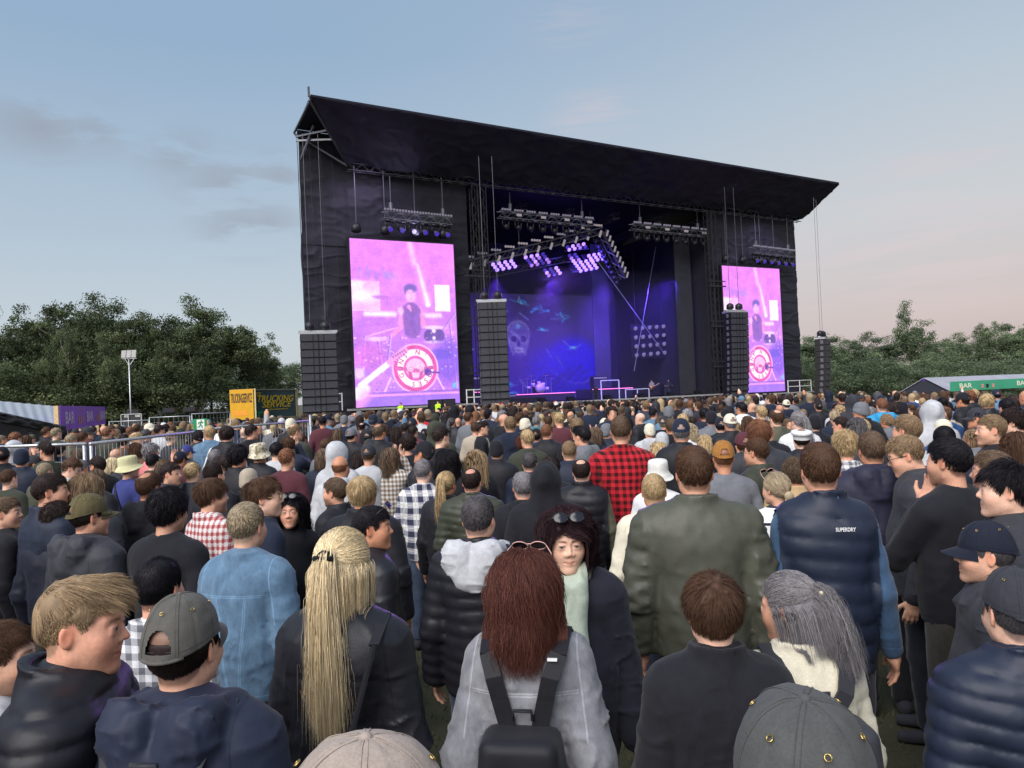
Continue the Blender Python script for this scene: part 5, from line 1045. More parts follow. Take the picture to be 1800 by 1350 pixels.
def line_array(s,o,ztop,n,yaw,label,curve=1.5,bh=.56,bw=2.0,zt=20.3):
    e=empty('speaker_tower',sx(s,o,ztop),SA+yaw,label,'speaker tower','hanging speaker towers at the stage')
    z=0;y=0;tl=0
    b=MB(); b.box((-bw/2,-.55,.02),(bw/2,.55,.14)); b.box((-bw/2-.1,-.1,.14),(bw/2+.1,.1,.3)); b.build('bumper_frame',M_('galvanised'),e)
    for k in (-.5,.5):
        b=MB(); b.tube([(k,0,.3),(k,0,.4),(k,0,.75),(k,0,.9)],[.15,.34,.32,.12],8); m=b.build('motor',M_('black_metal'),e,True); b=MB(); b.bar((k,0,.85),(k,0,zt-ztop),.03); b.build('chain',M_('truss_grey'),m)
    for i in range(n):
        a=R(-2-(i/n)**2*curve*9); b=MB(); d=.62
        def T(px,py,pz): c,s_=math.cos(a),math.sin(a); return (px,y+py*c-pz*s_,z+py*s_+pz*c)
        V=[T(x_,y_,z_) for z_ in (-bh+.02,-.015) for (x_,y_) in ((-bw/2,-d),(bw/2,-d),(bw/2,d*.8),(-bw/2,d*.8))]
        b.add(V,[(3,2,1,0),(4,5,6,7),(0,1,5,4),(1,2,6,5),(2,3,7,6),(3,0,4,7)])
        c=b.build('speaker_cabinet',M_('speaker_box'),e); g=MB(); 
        for x0,x1 in ((-bw/2+.05,-.38),(-.31,-.05),(.05,.31),(.38,bw/2-.05)):
            V=[T(x_,y_,z_) for z_ in (-bh+.05,-.045) for (x_,y_) in ((x0,-d-.02),(x1,-d-.02),(x1,-d+.01),(x0,-d+.01))]; g.add(V,[(3,2,1,0),(4,5,6,7),(0,1,5,4),(1,2,6,5),(2,3,7,6),(3,0,4,7)])
        g.build('grille',M_('speaker_grille'),c); g=MB()
        for sd_ in (-1,1):
            g=MB()
            V=[T(x_,y_,z_) for z_ in (-bh*.8,-bh*.2) for (x_,y_) in ((sd_*(bw/2+.001),-.35),(sd_*(bw/2+.02),-.35),(sd_*(bw/2+.02),-.05),(sd_*(bw/2+.001),-.05))]; g.add(V,[(3,2,1,0),(4,5,6,7),(0,1,5,4),(1,2,6,5),(2,3,7,6),(3,0,4,7)]); g.build('rigging_plate',M_('rig_grey'),c)
        z-=bh*math.cos(a); y-=bh*math.sin(-a)*-1*.9 if False else -bh*math.sin(a)*0; y+=bh*math.sin(a)*1.0*-1 if False else bh*math.sin(-a)*.9
def arrays():
    simple('rig_grey',(.09,.09,.1),.5); simple('speaker_box',(.006,.006,.008),.5,0,.2,2,.1); simple('speaker_grille',(.034,.033,.045),.55,0,.3,14,.3)
    line_array(-3.9,-5,6.7,12,R(-12),'speaker tower at the far left end of the stage front',1.2,.53,2.35)
    line_array(9.3,-5,9.1,14,R(-22),'speaker tower right of the left video screen',1.2,.57,2.1)
    line_array(34.3,-5,8.7,15,R(-6),'speaker tower in front of the right video screen',1.2,.56,2.0)
    line_array(48.3,-3,6.4,11,R(26),'speaker tower beyond the right end of the stage, trees behind',1.6,.62,1.9,21.)
    for k,(s,z) in enumerate(((6.6,1.56),)):
        e=empty('subwoofer',sx(s,-1.15,.95),SA,'black subwoofer box in front of the left screen','subwoofer'); b=MB(); b.box((-1.1,0,0),(1.1,.42,1.05)); b.build('cabinet',M_('speaker_box'),e); b=MB(); b.box((-1.05,-.03,.05),(-.05,0,1.)); b.box((.05,-.03,.05),(1.05,0,1.)); b.build('grille',M_('speaker_grille'),e)
# ------------------------------------------------------------ band and backline
def backline():
    z0=1.23; bm_=simple('riser_black',(.02,.02,.03),.4)
    def riser(s0,s1,o0,o1,h,lb,edge=True):
        e=empty('riser',sx(s0,o0,z0),SA,lb,'riser','low black risers on the stage'); b=MB(); b.box((0,0,0),(s1-s0,o1-o0,h)); b.build('deck',bm_,e)
        if edge: b=MB(); b.box((0,-.04,h-.08),(s1-s0,-.005,h-.02)); b.build('led_strip',emi('strip_pink',(1,.2,.7),2.2) if 'strip_pink' not in MAT else M_('strip_pink'),e)
        return e
    riser(12.5,17.,8,11,1.3,'riser with pink light strip left of the drums'); riser(18.,25.,8,11.4,.9,'wide drum riser at centre stage'); riser(26.4,31.5,7,10,1.1,'riser right of the drums under white frame'); riser(15.,19.,4.5,6.,.55,'low step riser in front of the drum riser',False)
    e=empty('drum_kit',sx(21.5,9.3,z0+.9),SA,'drum kit on the riser at centre stage','drum kit'); dm=simple('drum_shell',(.5,.45,.5),.25)
    b=MB(); b.tube([(0,-.5,.5),(0,-.1,.5)],.5,18); b.build('bass_drum',dm,e,True); b=MB()
    for x,y,z,r_ in ((-.6,0,.9,.2),(0.,-.1,1.05,.17),(.55,0,.9,.2),(1.05,.2,.45,.26),(-1.,.25,.6,.2)): b.tube([(x,y,z-.15),(x,y,z+.15)],r_,12)
    b.build('toms',dm,e,True)
    for x,z in ((-1.3,1.5),(-.8,1.75),(.9,1.75),(1.5,1.45),(-1.8,1.1)): b=MB(); b.tube([(x,0,z),(x,0,z+.02),(x,0,z+.05)],[.32,.3,.03],14); c=b.build('cymbal',M_('gold_metal'),e,True); b=MB(); b.tube([(x,0,0),(x,0,z)],.02,5); b.build('stand',M_('steel'),c)
    for i,(s,o,w,h,lb) in enumerate(((13.4,9.,1.8,1.5,'amplifier stack on the left riser'),(27.4,8.2,1.8,1.3,'amplifier stack on the right riser'),(38.,4,1.5,1.6,'amplifier stack near the right wing'),(35.6,7.,1.4,1.3,'amplifier beside the guitarist'),(16.2,6.5,1.2,.9,'flight case left of the drum riser'))):
        e=empty('amplifier',sx(s,o,z0+(1.3 if i==0 else 1.1 if i==1 else 0)),SA,lb,'amplifier','amplifiers on the stage'); b=MB(); b.box((0,0,0),(w,.6,h)); b.build('cabinet',M_('speaker_box'),e); b=MB(); b.box((.06,-.03,.06),(w-.06,-.002,h*.72)); b.build('grille',M_('speaker_grille'),e); b=MB(); b.box((.1,-.03,h*.8),(w-.1,-.002,h*.92)); b.build('panel',M_('steel'),e)
    for s in (17.,20.,24.,28.,31.5,35.): 
        e=empty('stage_monitor',sx(s,1.,z0),SA,{17.:'floor monitor left of centre stage',20.:'floor monitor in front of the drum kit',24.:'floor monitor just right of the drum kit',28.:'floor monitor below the white frame riser',31.5:'floor monitor left of the guitarist',35.:'floor monitor near the tall grey drape'}[s],'monitor','floor monitors along the stage edge'); b=MB(); b.add([(-.4,-.3,0),(.4,-.3,0),(.4,.3,0),(-.4,.3,0),(-.4,-.3,.15),(.4,-.3,.15),(.4,.3,.5),(-.4,.3,.5)],[(3,2,1,0),(4,5,6,7),(0,1,5,4),(1,2,6,5),(2,3,7,6),(3,0,4,7)]); b.build('cabinet',M_('speaker_box'),e)
    e=empty('keyboard_rack',sx(26.8,6,z0),SA,'white pipe frame around keyboards right of the drums','frame'); b=MB()
    for a,c in (((0,0,0),(0,0,1.9)),((2.2,0,0),(2.2,0,1.9)),((0,0,1.9),(2.2,0,1.9)),((3,0,.9),(6,0,.9)),((3,0,0),(3,0,.9)),((6,0,0),(6,0,.9)),((4.5,0,0),(4.5,0,.9))): b.bar(a,c,.08)
    b.build('pipes',M_('white_plastic'),e)
    sp=lambda s,o: sx(s,o,0)
    K=dict(lod=2,group='musicians on the stage')
    for s,o,z,kw in ((21.5,10.2,z0+.55,dict(label='drummer in a dark vest behind the drum kit',kind='tee',gc='black',head=180-28,pose='front',hair='short',hc='dark')),(33.2,6.,z0,dict(label='guitarist with curly hair playing on the right of the stage',kind='shirt',gc='stone',head=190,pose='front',hair='curly',hc='dark')),
        (36.3,7.,z0,dict(label='musician in dark clothes standing behind the guitarist',kind='jacket',gc='black',head=200,pose='front',hair='long',hc='black')),(22.8,1.2,z0,dict(label='camera operator crouched in black at the stage front',kind='jacket',gc='black',head=20,pose='phone',hair='short',hc='black',group='crew at the stage')),(40.3,2.5,z0-.2,dict(label='crew member in black by the right wing',kind='jacket',gc='black',head=150,hair='short',hc='light',group='crew at the stage'))):
        x,y,_z=sp(s,o); k=dict(K);k.update(kw); person(x,y,1.8 if s!=22.8 else 1.35,z=z,**k)
    x,y,_z=sx(33.2,5.75,z0+1.05)
    e=empty('guitar',(x,y,_z),SA,'pale solid-body guitar held by the guitarist','guitar'); b=MB(); b.tube([(-.25,-.02,-.05),(-.25,-.08,-.05)],[.2,.2],14); b.tube([(-.08,-.02,.0),(-.08,-.08,0)],[.15,.15],14); b.build('body',simple('guitar_amber',(.6,.25,.12),.25),e,True); b=MB(); b.bar((0,-.06,.02),(.62,-.06,.3),.05,.03); b.bar((.6,-.06,.29),(.76,-.06,.36),.08,.02); b.build('neck',M_('wood_post'),e)
# ------------------------------------------------------------ stage light
def stage_smoke():
    b=MB(); b.box((10.6,1.5,1.4),(36.9,11.7,13.6)); m=bpy.data.materials.new('stage_smoke'); m.use_nodes=True; t=m.node_tree; t.nodes.remove(t.nodes['Principled BSDF'])
    v=N(t,'ShaderNodeVolumePrincipled'); v.inputs['Color'].default_value=(.8,.8,.9,1); v.inputs['Density'].default_value=.0095; v.inputs['Anisotropy'].default_value=.2; t.links.new(v.outputs[0],t.nodes['Material Output'].inputs['Volume'])
    o=b.build('stage_smoke',m); o.matrix_world=SM; tag(o,'thin blue lit smoke drifting inside the stage opening','smoke',kind='stuff')
def stage_lights():
    def spot(loc,tgt,en,col,ang=80,size=.6,name='stage_lamp'):
        d=bpy.data.lights.new(name,'SPOT'); d.energy=en; d.color=col; d.spot_size=R(ang); d.spot_blend=.8; d.shadow_soft_size=size; o=bpy.data.objects.new(name,d); COL.objects.link(o); o.location=sx(*loc); v=Vector(sx(*tgt))-o.location; o.rotation_euler=v.to_track_quat('-Z','Y').to_euler()
    spot((14,3.,12.4),(16,11,2),9000,(.15,.04,1)); spot((20,3.,12.4),(21,11,1),14000,(.16,.04,1)); spot((26,3.,12.4),(26,11,2),14000,(.14,.05,1)); spot((34,3,13),(33,14,2),9000,(.10,.04,1),90); spot((24,2,15),(30,16,10),5000,(.1,.05,1),120)
    spot((18,2,11.),(10,-38,1),8000,(.5,.25,1),75,1.5); spot((25,2,11.),(25,-40,1),7000,(.45,.22,1),75,1.5); spot((2,-3.,21.),(2,1,12),900,(.7,.55,1),110); spot((46,-3,20.),(44,1,10),900,(.6,.5,1),110); spot((21,5,12.5),(21,-1,16),2500,(.25,.1,1),150)
    spot((5.5,-.6,15.),(3,1,19),500,(.7,.6,1),100); 
# ------------------------------------------------------------ truck, tents, fences, mast
def pt(px,py,d): return at(px,py,d)
def truck():
    B=at(445,683,66); z1=B[2]; th=R(18); b0=np.array((B[0],B[1])); a=np.array((-math.cos(th),math.sin(th)*.55)); 
    e=empty('truck_trailer',(b0[0],b0[1],0),0,'yellow and dark green box trailer left of the stage','truck'); ex=np.array((-2.3,.6));  ey=np.array((1.85,6.9))
    c=[(0,0),tuple(ex),tuple(ex+ey),tuple(ey)]; 
    def wall(p,q,mat,name,out=.0): b=MB(); b.slab([(p[0],p[1],.9),(q[0],q[1],.9),(q[0],q[1],z1),(p[0],p[1],z1)],(out,0,0)); return b.build(name,mat,e)
    ym=simple('truck_yellow',hx('cf9a1c'),.45,0,.06,2); gm=simple('truck_green',hx('235560'),.45,0,.08,2); wt=simple('truck_frame',hx('c9b98a'),.5); bk=simple('truck_letters_black',(.02,.02,.03),.5); yl=simple('truck_letters_yellow',hx('f0cf26'),.5)
    b=MB(); b.slab([(p[0],p[1],.9) for p in c],(0,0,z1-.9)); b.build('box',gm,e)
    u=Vector((-ex[0],-ex[1],0)).normalized(); n=Vector((u.y,-u.x,0)); L_=np.linalg.norm(ex); O=Vector((ex[0],ex[1],0))
    b=MB(); q=[O+n*.02,O+u*L_+n*.02]; b.slab([(q[0].x,q[0].y,.92),(q[1].x,q[1].y,.92),(q[1].x,q[1].y,z1-.02),(q[0].x,q[0].y,z1-.02)],tuple(n*.04)); b.build('rear_door',ym,e)
    M=face_frame(O+u*L_*.5+n*.07+Vector((0,0,z1-.85)),u); text('TRUCKINGSERVICE',.7,bk,e,M,L_*.9,height=.85)
    b=MB(); b.slab([tuple(O+u*.3+n*.065+Vector((0,0,1.3))),tuple(O+u*(L_-.6)+n*.065+Vector((0,0,1.3))),tuple(O+u*(L_-.6)+n*.065+Vector((0,0,1.75))),tuple(O+u*.3+n*.065+Vector((0,0,1.75)))],tuple(n*.01)); b.build('orange_patch',simple('truck_orange',hx('e0952e'),.5),e)
    v=Vector((ey[0],ey[1],0)).normalized(); n2=Vector((v.y,-v.x,0)); L2=np.linalg.norm(ey)
    for p,q,w in ((Vector((0,0,z1-.12)),v*L2+Vector((0,0,z1-.12)),.1),(Vector((0,0,.95)),v*L2+Vector((0,0,.95)),.1)): b=MB(); b.bar(tuple(p+n2*.03),tuple(q+n2*.03),.12,.05); b.build('side_frame',wt,e)
    for t in (.012,.985): b=MB(); b.bar(tuple(v*L2*t+n2*.03+Vector((0,0,.9))),tuple(v*L2*t+n2*.03+Vector((0,0,z1))),.05 if t<.5 else .3,.3 if t<.5 else .06,up=tuple(n2)); b.build('side_frame',wt,e)
    text('TRUCKING',1,yl,e,face_frame(v*L2*.47+n2*.05+Vector((0,0,z1-.95)),v),L2*.84,shear=.25,height=.6); text('SERVICE',1,yl,e,face_frame(v*L2*.49+n2*.05+Vector((0,0,z1-1.5)),v),L2*.68,shear=.25,height=.55); text('info@truckingservice.de',.3,yl,e,face_frame(v*L2*.5+n2*.05+Vector((0,0,z1-1.92)),v),L2*.5,shear=.2,height=.17); text('77',.3,yl,e,face_frame(v*L2*.09+n2*.05+Vector((0,0,z1-.5)),v),.9,height=.25)
    b=MB(); p=v*L2*.07+n2*.04; q=v*L2*.28+n2*.04; b.slab([(p.x,p.y,z1-2.75),(q.x,q.y,z1-2.75),(q.x,q.y,z1-2.05),(p.x,p.y,z1-2.05)],tuple(n2*.02)); g=b.build('letter_sign',simple('sign_green',hx('1f9d78'),.5),e); text('a',1,bk,e,face_frame(v*L2*.17+n2*.075+Vector((0,0,z1-2.38)),v),1.0,height=.42)
    for i,t in enumerate((.72,.8,.88)): 
        b=MB(); w=v*L2*t+n2*(-.1); b.tube([tuple(w+Vector((0,0,.5))),tuple(w-n2*.35+Vector((0,0,.5)))],.5,16); b.build('wheel',M_('rubber'),e,True)
def fence_panel(p,q,h,label,grp,sp=.11,far=False,lod=0):
    p=np.array(p,float);q=np.array(q,float);L_=float(np.linalg.norm(q-p)); rz=math.atan2(q[1]-p[1],q[0]-p[0]); e=empty('mesh_fence',(p[0],p[1],float(gz(p[0],p[1]))),rz,label,'fence',grp)
    b=MB(); r=.021; b.tube([(0,0,.0),(0,0,h-.02)],r,8); b.tube([(L_,0,.0),(L_,0,h-.02)],r,8); b.tube([(-.02,0,h),(L_+.02,0,h)],r,8); b.tube([(0,0,.12),(L_,0,.12)],r,8); b.build('frame',M_('galvanised'),e,True)
    b=MB()
    for x in np.arange(sp,L_,sp): b.bar((x,0,.12),(x,0,h),.0045)
    for z in (.3,.75,1.2,h-.22,h-.5): b.bar((0,0,z),(L_,0,z),.0045)
    b.build('wire_mesh',M_('galvanised'),e); return e
def clamp(p,z,label):
    e=empty('yellow_clamp',(p[0],p[1],z),0,label,'clamp'); b=MB(); b.box((-.05,-.03,-.05),(.05,.03,.05)); b.tube([(0,-.05,0),(0,.05,0)],.018,6); b.build('clamp_body',simple('clamp_yellow',hx('a89a3c'),.6),e)
def fences():
    A=(-5.22,9.1);B=(-4.98,12.35);C=(-4.45,15.7); g='steel fence panels behind the left of the crowd'
    def u(px,d): v=at(px,730,d); return (v[0],v[1])
    fence_panel(u(-105,9.7),u(146,9.35),1.72,'steel mesh fence panel at the far left, ends by the double post',g)
    fence_panel(u(158,9.25),u(350,12.5),1.72,'middle steel mesh fence panel between the double post and the yellow clamp',g,.1)
    fence_panel(u(357,12.6),u(541,15.8),1.74,'last steel mesh fence panel before the stage, exit sign at its left end',g,.1)
    v=u(354,12.55); clamp(v,1.15,'yellow clamp joining two fence panels'); v=u(545,15.9); 
    e=empty('steel_post',(v[0],v[1],0),0,'single steel fence post with yellow band at the fence end','post'); b=MB(); b.tube([(0,0,0),(0,0,1.86)],.024,8); b.build('pole',M_('galvanised'),e,True); b=MB(); b.tube([(0,0,.95),(0,0,1.3)],.027,8); b.build('yellow_band',MAT['clamp_yellow'],e,True)
    gg='steel fence panels in the back by the bar'
    for i,(x0,x1,d0,d1,lb) in enumerate(((192,262,31,31,'back fence panel just right of the bar sign'),(263,334,31,31,'back fence panel below the dark board sign'),(338,405,31,33,'back fence panel left of the yellow truck'))): 
        p=at(x0,748,d0);q=at(x1,744,d1); fence_panel((p[0],p[1]),(q[0],q[1]),1.9,lb,gg,.2)
    # exit sign
    p=at(352,755,16.5); e=empty('exit_sign',(p[0],p[1],at(352,757,16.5)[2]),R(4),'green and white running man exit sign on the fence','sign'); w=.29;h=.26
    gm=simple('exit_green',hx('1c8a52'),.5); wm_=simple('exit_white',(.8,.82,.8),.5); b=MB(); b.box((-w/2,0,0),(w/2,.02,h)); b.build('board',gm,e); b=MB(); b.box((-.07,-.004,.02),(.095,-.001,h-.015)); b.build('panel',wm_,e)
    b=MB(); f=lambda x,z:(.012+x*.9,-.008,.13+z*.9); b.tube([(f(.02,.095)[0],-.012,f(0,.095)[2]),(f(.02,.095)[0],-.005,f(0,.095)[2])],.016,10)
    for p_,q_ in (((.01,.07),(-.005,.0)),((.01,.065),(.05,.04)),((.05,.04),(.06,.07)),((.0,.065),(-.04,.055)),((-.04,.055),(-.05,.02)),((-.005,.0),(.035,-.02)),((.035,-.02),(.03,-.08)),((-.005,0),(-.03,-.05)),((-.03,-.05),(-.075,-.055))): b.bar(f(*p_),f(*q_),.019,.006,(0,1,0))
    b.build('running_man',gm,e)
    b=MB(); b.tube([(.0,.01,-.7),(.0,.01,0)],.015,6); b.build('pole',M_('galvanised'),e)
def mast():
    p=at(230,728,50); t=at(224,630,50); e=empty('floodlight_mast',(p[0],p[1],float(gz(p[0],p[1]))),0,'tall thin mast with a white floodlight cluster before the trees','light mast')
    h=t[2]-float(gz(p[0],p[1])); b=MB(); b.tube([(0,0,0),(0,0,h*.5),(0,0,h)],[.06,.05,.04],8); b.build('pole',M_('galvanised'),e,True)
    for x in (-.32,.02,.36):
        b=MB(); b.slab([(x-.15,-.1,h+.05),(x+.15,-.1,h+.05),(x+.15,0,h+.55),(x-.15,0,h+.55)],(0,.1,0)); b.build('floodlight',M_('deck_edge'),e)
    b=MB(); b.bar((-.45,.05,h),(.5,.05,h),.06); b.bar((-.3,.05,h),(0,.05,h-.5),.03); b.bar((.35,.05,h),(0,.05,h-.5),.04); b.build('bracket',M_('galvanised'),e)
    fr=simple('board_dark',(.03,.03,.035),.6); p=at(213,728,33); q=at(248,728,33); z0=at(230,749,33)[2]; z1=at(230,728,33)[2]; e=empty('notice_board',(p[0],p[1],0),0,'two dark boards in a grey frame marked G82 beside the fence','board'); W_=q[0]-p[0]
    b=MB(); b.box((.03,0,z0),(W_*.36,.03,z1)); b.box((W_*.38,0,z0),(W_,.03,z1)); b.build('panels',fr,e); b=MB()
    for x in (0,W_*.37,W_+.02): b.bar((x,-.02,0),(x,-.02,z1),.03)
    b.bar((0,-.02,z1),(W_+.02,-.02,z1),.03); b.build('frame',M_('galvanised'),e)
    for tx,x in (('G2',W_*.25),('G82',W_*.84)): text(tx,.13,M_('white_plastic'),e,face_frame((x,-.02,z1-.09),(1,0,0)))
def tent_bits():
    # left bar tent
    rm=simple('tent_grey',hx('a3a8b0'),.5,0,.1,.8,.2); tp=simple('tarp_black',(.02,.02,.022),.4,0,.4,2,.8)
    e=empty('bar_tent',(0,0,0),0,'grey roofed bar tent with black side at the left edge','tent','bar tents'); P=lambda x,y,d: tuple(at(x,y,d))
    b=MB(); r0,r1=P(-160,700,46),P(84,712,52);e0,e1=P(-170,690,30),P(104,748,36); 
    n=26; A=np.linspace(0,1,n)
    g=np.zeros((2*n,2,3))
    T0=np.array(P(-120,694,50));T1=np.array(P(98,714,54));B0=np.array(P(-120,700,31));B1=np.array(P(107,749,35.5))
    G=np.zeros((61,7,3))
    for i in range(61):
        t=i/60
        for j in range(7):
            s_=j/6; G[i,j]=(T0*(1-s_)+B0*s_)*(1-t)+(T1*(1-s_)+B1*s_)*t; G[i,j,2]+=.018*math.sin(t*75)
    # stripes run along the slope of the roof
    b.grid(G[::-1]); b.grid(G-np.array((0,0,.06))); b.build('roof',rm,e,False)
    b=MB(); lo=B0.copy();lo[2]=-.8; l1=B1.copy(); l1[2]=-.8; b.slab([tuple(B0+np.array((0,.3,-.02))),tuple(B1+np.array((0,.3,-.02))),tuple(l1+np.array((0,.3,0))),tuple(lo+np.array((0,.3,0)))],(0,.1,0)); b.build('side_wall',tp,e)
    b=clothsheet(tuple(B0+np.array((0,.1,-.45))),tuple(B1+np.array((0,.1,-.35))),tuple(B1+np.array((0,.1,-.01))),tuple(B0+np.array((0,.1,-.01))),60,8,.12,4,.04,(2,2)); b.build('awning',tp,e,True)
    b=MB(); b.box((-24.5,38.,-.8),(-22.6,38.3,1.)); b.build('counter',M_('wood_post'),e)
    # purple sign
    pm=simple('sign_purple',hx('9457d6'),.5,0,.1,1); e=empty('bar_sign',(0,0,0),0,'long purple BAR sign on wooden posts by the left tent','sign','bar signs')
    a=np.array(P(107,713,36));c=np.array(P(107,746,36)); q=np.array(P(186,722,54));w=np.array(P(186,745,54)); w[2]=c[2]=min(c[2],w[2]);h=a[2]-c[2]; q[2]=a[2]
    d=(w-c);d/=np.linalg.norm(d);L_=np.linalg.norm((w-c)); n_=np.array((d[1],-d[0],0)); b=MB(); b.slab([tuple(c),tuple(c+d*L_),tuple(c+d*L_+np.array((0,0,h))),tuple(c+np.array((0,0,h)))],tuple(-n_*.06)); b.build('board',pm,e)
    lm_=simple('sign_lilac',hx('e2c8f0'),.5); om=simple('sign_salmon',hx('c98a84'),.5)
    for i,t in enumerate((.14,.55,.9)): text('BAR',1,lm_,e,face_frame(Vector(c+d*L_*t+n_*.02+np.array((0,0,h*.48))),Vector(d)),L_*.15,height=h*.5)
    b=MB()
    for t in (.3,.345,.39,.71,.755,.8):
        o=c+d*L_*t+n_*.015; b.slab([tuple(o+np.array((0,0,h*.2))),tuple(o+d*.42+np.array((0,0,h*.2))),tuple(o+d*.38+np.array((0,0,h*.6))),tuple(o+d*.05+np.array((0,0,h*.6)))],tuple(n_*.01))
        b.slab([tuple(o+np.array((0,0,h*.8))),tuple(o+d*.35+np.array((0,0,h*.8))),tuple(o+d*.35+np.array((0,0,h*.86))),tuple(o+np.array((0,0,h*.86)))],tuple(n_*.01))
    b.build('drink_pictures',om,e)
    for t in (0.,.22,.42,.62,.82,1.): b=MB(); o=c+d*L_*t-n_*.16; b.box((o[0]-.11,o[1]-.06,-.8),(o[0]+.11,o[1]+.06,c[2]+h*(1.0 if t==0 else .1))); b.build('post',M_('wood_post'),e)
    # right bar tent
    e=empty('bar_tent',(0,0,0),0,'dark fronted bar tent with pale roof right of the stage','tent','bar tents'); pk=np.array(P(1624,665,62));l_=np.array(P(1580,691,62));r_=np.array(P(1668,687,60)); pk2=np.array(P(1830,657,78));r2=np.array(P(1830,680,70)); l2=l_+(pk2-pk)
    g0=-1.7; b=MB(); b.slab([tuple(l_),tuple((l_[0],l_[1],g0)),tuple((r_[0],r_[1],g0)),tuple(r_),tuple(pk)],(.05,.12,0)); b.build('gable',simple('tent_navy',hx('14141f'),.5),e)
    b=MB(); b.slab([tuple(pk),tuple(r_),tuple(r2),tuple(pk2)],(0,0,.05)); b.slab([tuple(pk2),tuple(l2),tuple(l_),tuple(pk)],(0,0,.05)); b.build('roof',simple('tent_pale',hx('9a9aa4'),.5,0,.12,.9),e)
    b=MB(); t0=pk+np.array((0,-.06,-.05)); b.slab([tuple(t0+np.array((-.12,0,0))),tuple(t0+np.array((-.1,0,-1.7))),tuple(t0+np.array((.55,0,-1.7))),tuple(t0+np.array((.15,0,0)))],(0,-.02,0)); b.build('purple_banner',simple('banner_purple',hx('5a2fb0'),.6),e)
    e=empty('bar_sign',(0,0,0),0,'long green BAR sign on the right tent','sign','bar signs'); a=np.array(P(1671,671,57));c=np.array(P(1671,688,57));q=np.array(P(1840,664,60)); w=q.copy(); d=q-a;d[2]=0;L_=np.linalg.norm(d);d/=L_;h=a[2]-c[2]; n_=np.array((d[1],-d[0],0)); b=MB(); b.slab([tuple(c),tuple(c+d*L_),tuple(c+d*L_+np.array((0,0,h))),tuple(a)],tuple(-n_*.06)); b.build('board',simple('sign_bar_green',hx('3f9a78'),.5,0,.08,1),e)
    cm_=simple('sign_cream',hx('dcdcc8'),.5)
    for t in (.15,.74): text('BAR',1,cm_,e,face_frame(Vector(c+d*L_*t+n_*.02+np.array((0,0,h*.5))),Vector(d)),L_*.125,height=h*.5)
    for t,cc in ((.31,'f'),(.36,'e'),(.42,'o')):
        b=MB(); o=c+d*L_*t+n_*.02; b.slab([tuple(o+np.array((0,0,h*.2))),tuple(o+d*.2+np.array((0,0,h*.2))),tuple(o+d*.24+np.array((0,0,h*.6))),tuple(o-d*.04+np.array((0,0,h*.6)))],tuple(n_*.01)); b.build('drink_picture',om if cc!='e' else M_('black_metal'),e)
    # red car and dark machinery behind the fence
    p=at(384,755,60); e=empty('parked_car',(p[0],p[1],-.75),R(20),'red car behind the exit sign, mostly hidden by the fence','car'); cr=simple('car_red',hx('b01f2a'),.3,0,.05,2)
    def carf(P_):
        dd=ell(P_,(0,0,.75),(2.1,.88,.48)); dd=sm(dd,ell(P_,(-.2,0,1.15),(1.25,.74,.42)),.15); dd=smax(dd,.3-P_[:,2],.05)
        for wx in (-1.3,1.3): dd=smax(dd,-(np.hypot(P_[:,0]-wx,P_[:,2]-.34)-.38),.03) if False else dd
        return dd
    V,Q=surfnet(carf,(-2.3,-1,.2),(2.3,1,1.7),.07); link('body',nmesh('body',V,Q),cr,e)
    for wx in (-1.3,1.3):
        for wy in (-.8,.8): b=MB(); b.tube([(wx,wy-.1,.33),(wx,wy+.1,.33)],.33,14); b.build('wheel',M_('rubber'),e,True)
    b=MB(); b.slab([(.55,-.6,1.1),(.98,-.66,.98),(.98,.66,.98),(.55,.6,1.25)],(0,0,.25)); b.build('windscreen',M_('lens_dark'),e)
    for y_ in (-.55,.55): b=MB(); b.tube([(1.95,y_,.75),(2.06,y_,.75)],.12,8); b.build('headlight',M_('white_plastic'),e)
    p=at(300,740,58); e=empty('lighting_stand',(p[0],p[1],-.75),0,'black lighting stands and cases behind the back fence','stand'); b=MB()
    for x in (-3.2,-2.4,-1,.3,1.2,2.2): b.bar((x,0,0),(x,0,2.6+.5*math.sin(x*3)),.07)
    for x in (-2.8,0,1.6): b.bar((x-.9,0,2.6),(x+.9,0,2.6),.07); b.box((x-.5,-.2,2.65),(x+.4,.3,3.0))
    b.build('frame',M_('black_metal'),e); b=MB(); b.box((-3.6,.3,0),(-.4,1.3,1.6)); b.box((.2,.3,0),(2.8,1.3,1.9)); b.build('cases',M_('black_metal'),e)
    for (px,py,d,lb) in ((596,742,56,'small white van seen between speaker tower and left wall'),):
        p=at(598,716,66); e=empty('van',(p[0],p[1],0),R(10),lb,'van'); b=MB(); b.box((-1.,0,.4),(1.,4.5,2.4)); b.box((-.98,-1.2,.4),(.98,0,1.3)); b.slab([(-.95,-1.1,1.3),(.95,-1.1,1.3),(.95,0,2.3),(-.95,0,2.3)],(0,.1,0)); b.build('body',M_('white_plastic'),e)
        for x in (-.95,.8):
            for y_ in (-.6,3.2): b=MB(); b.tube([(x,y_,.38),(x+.2,y_,.38)],.38,12); b.build('wheel',M_('rubber'),e,True)
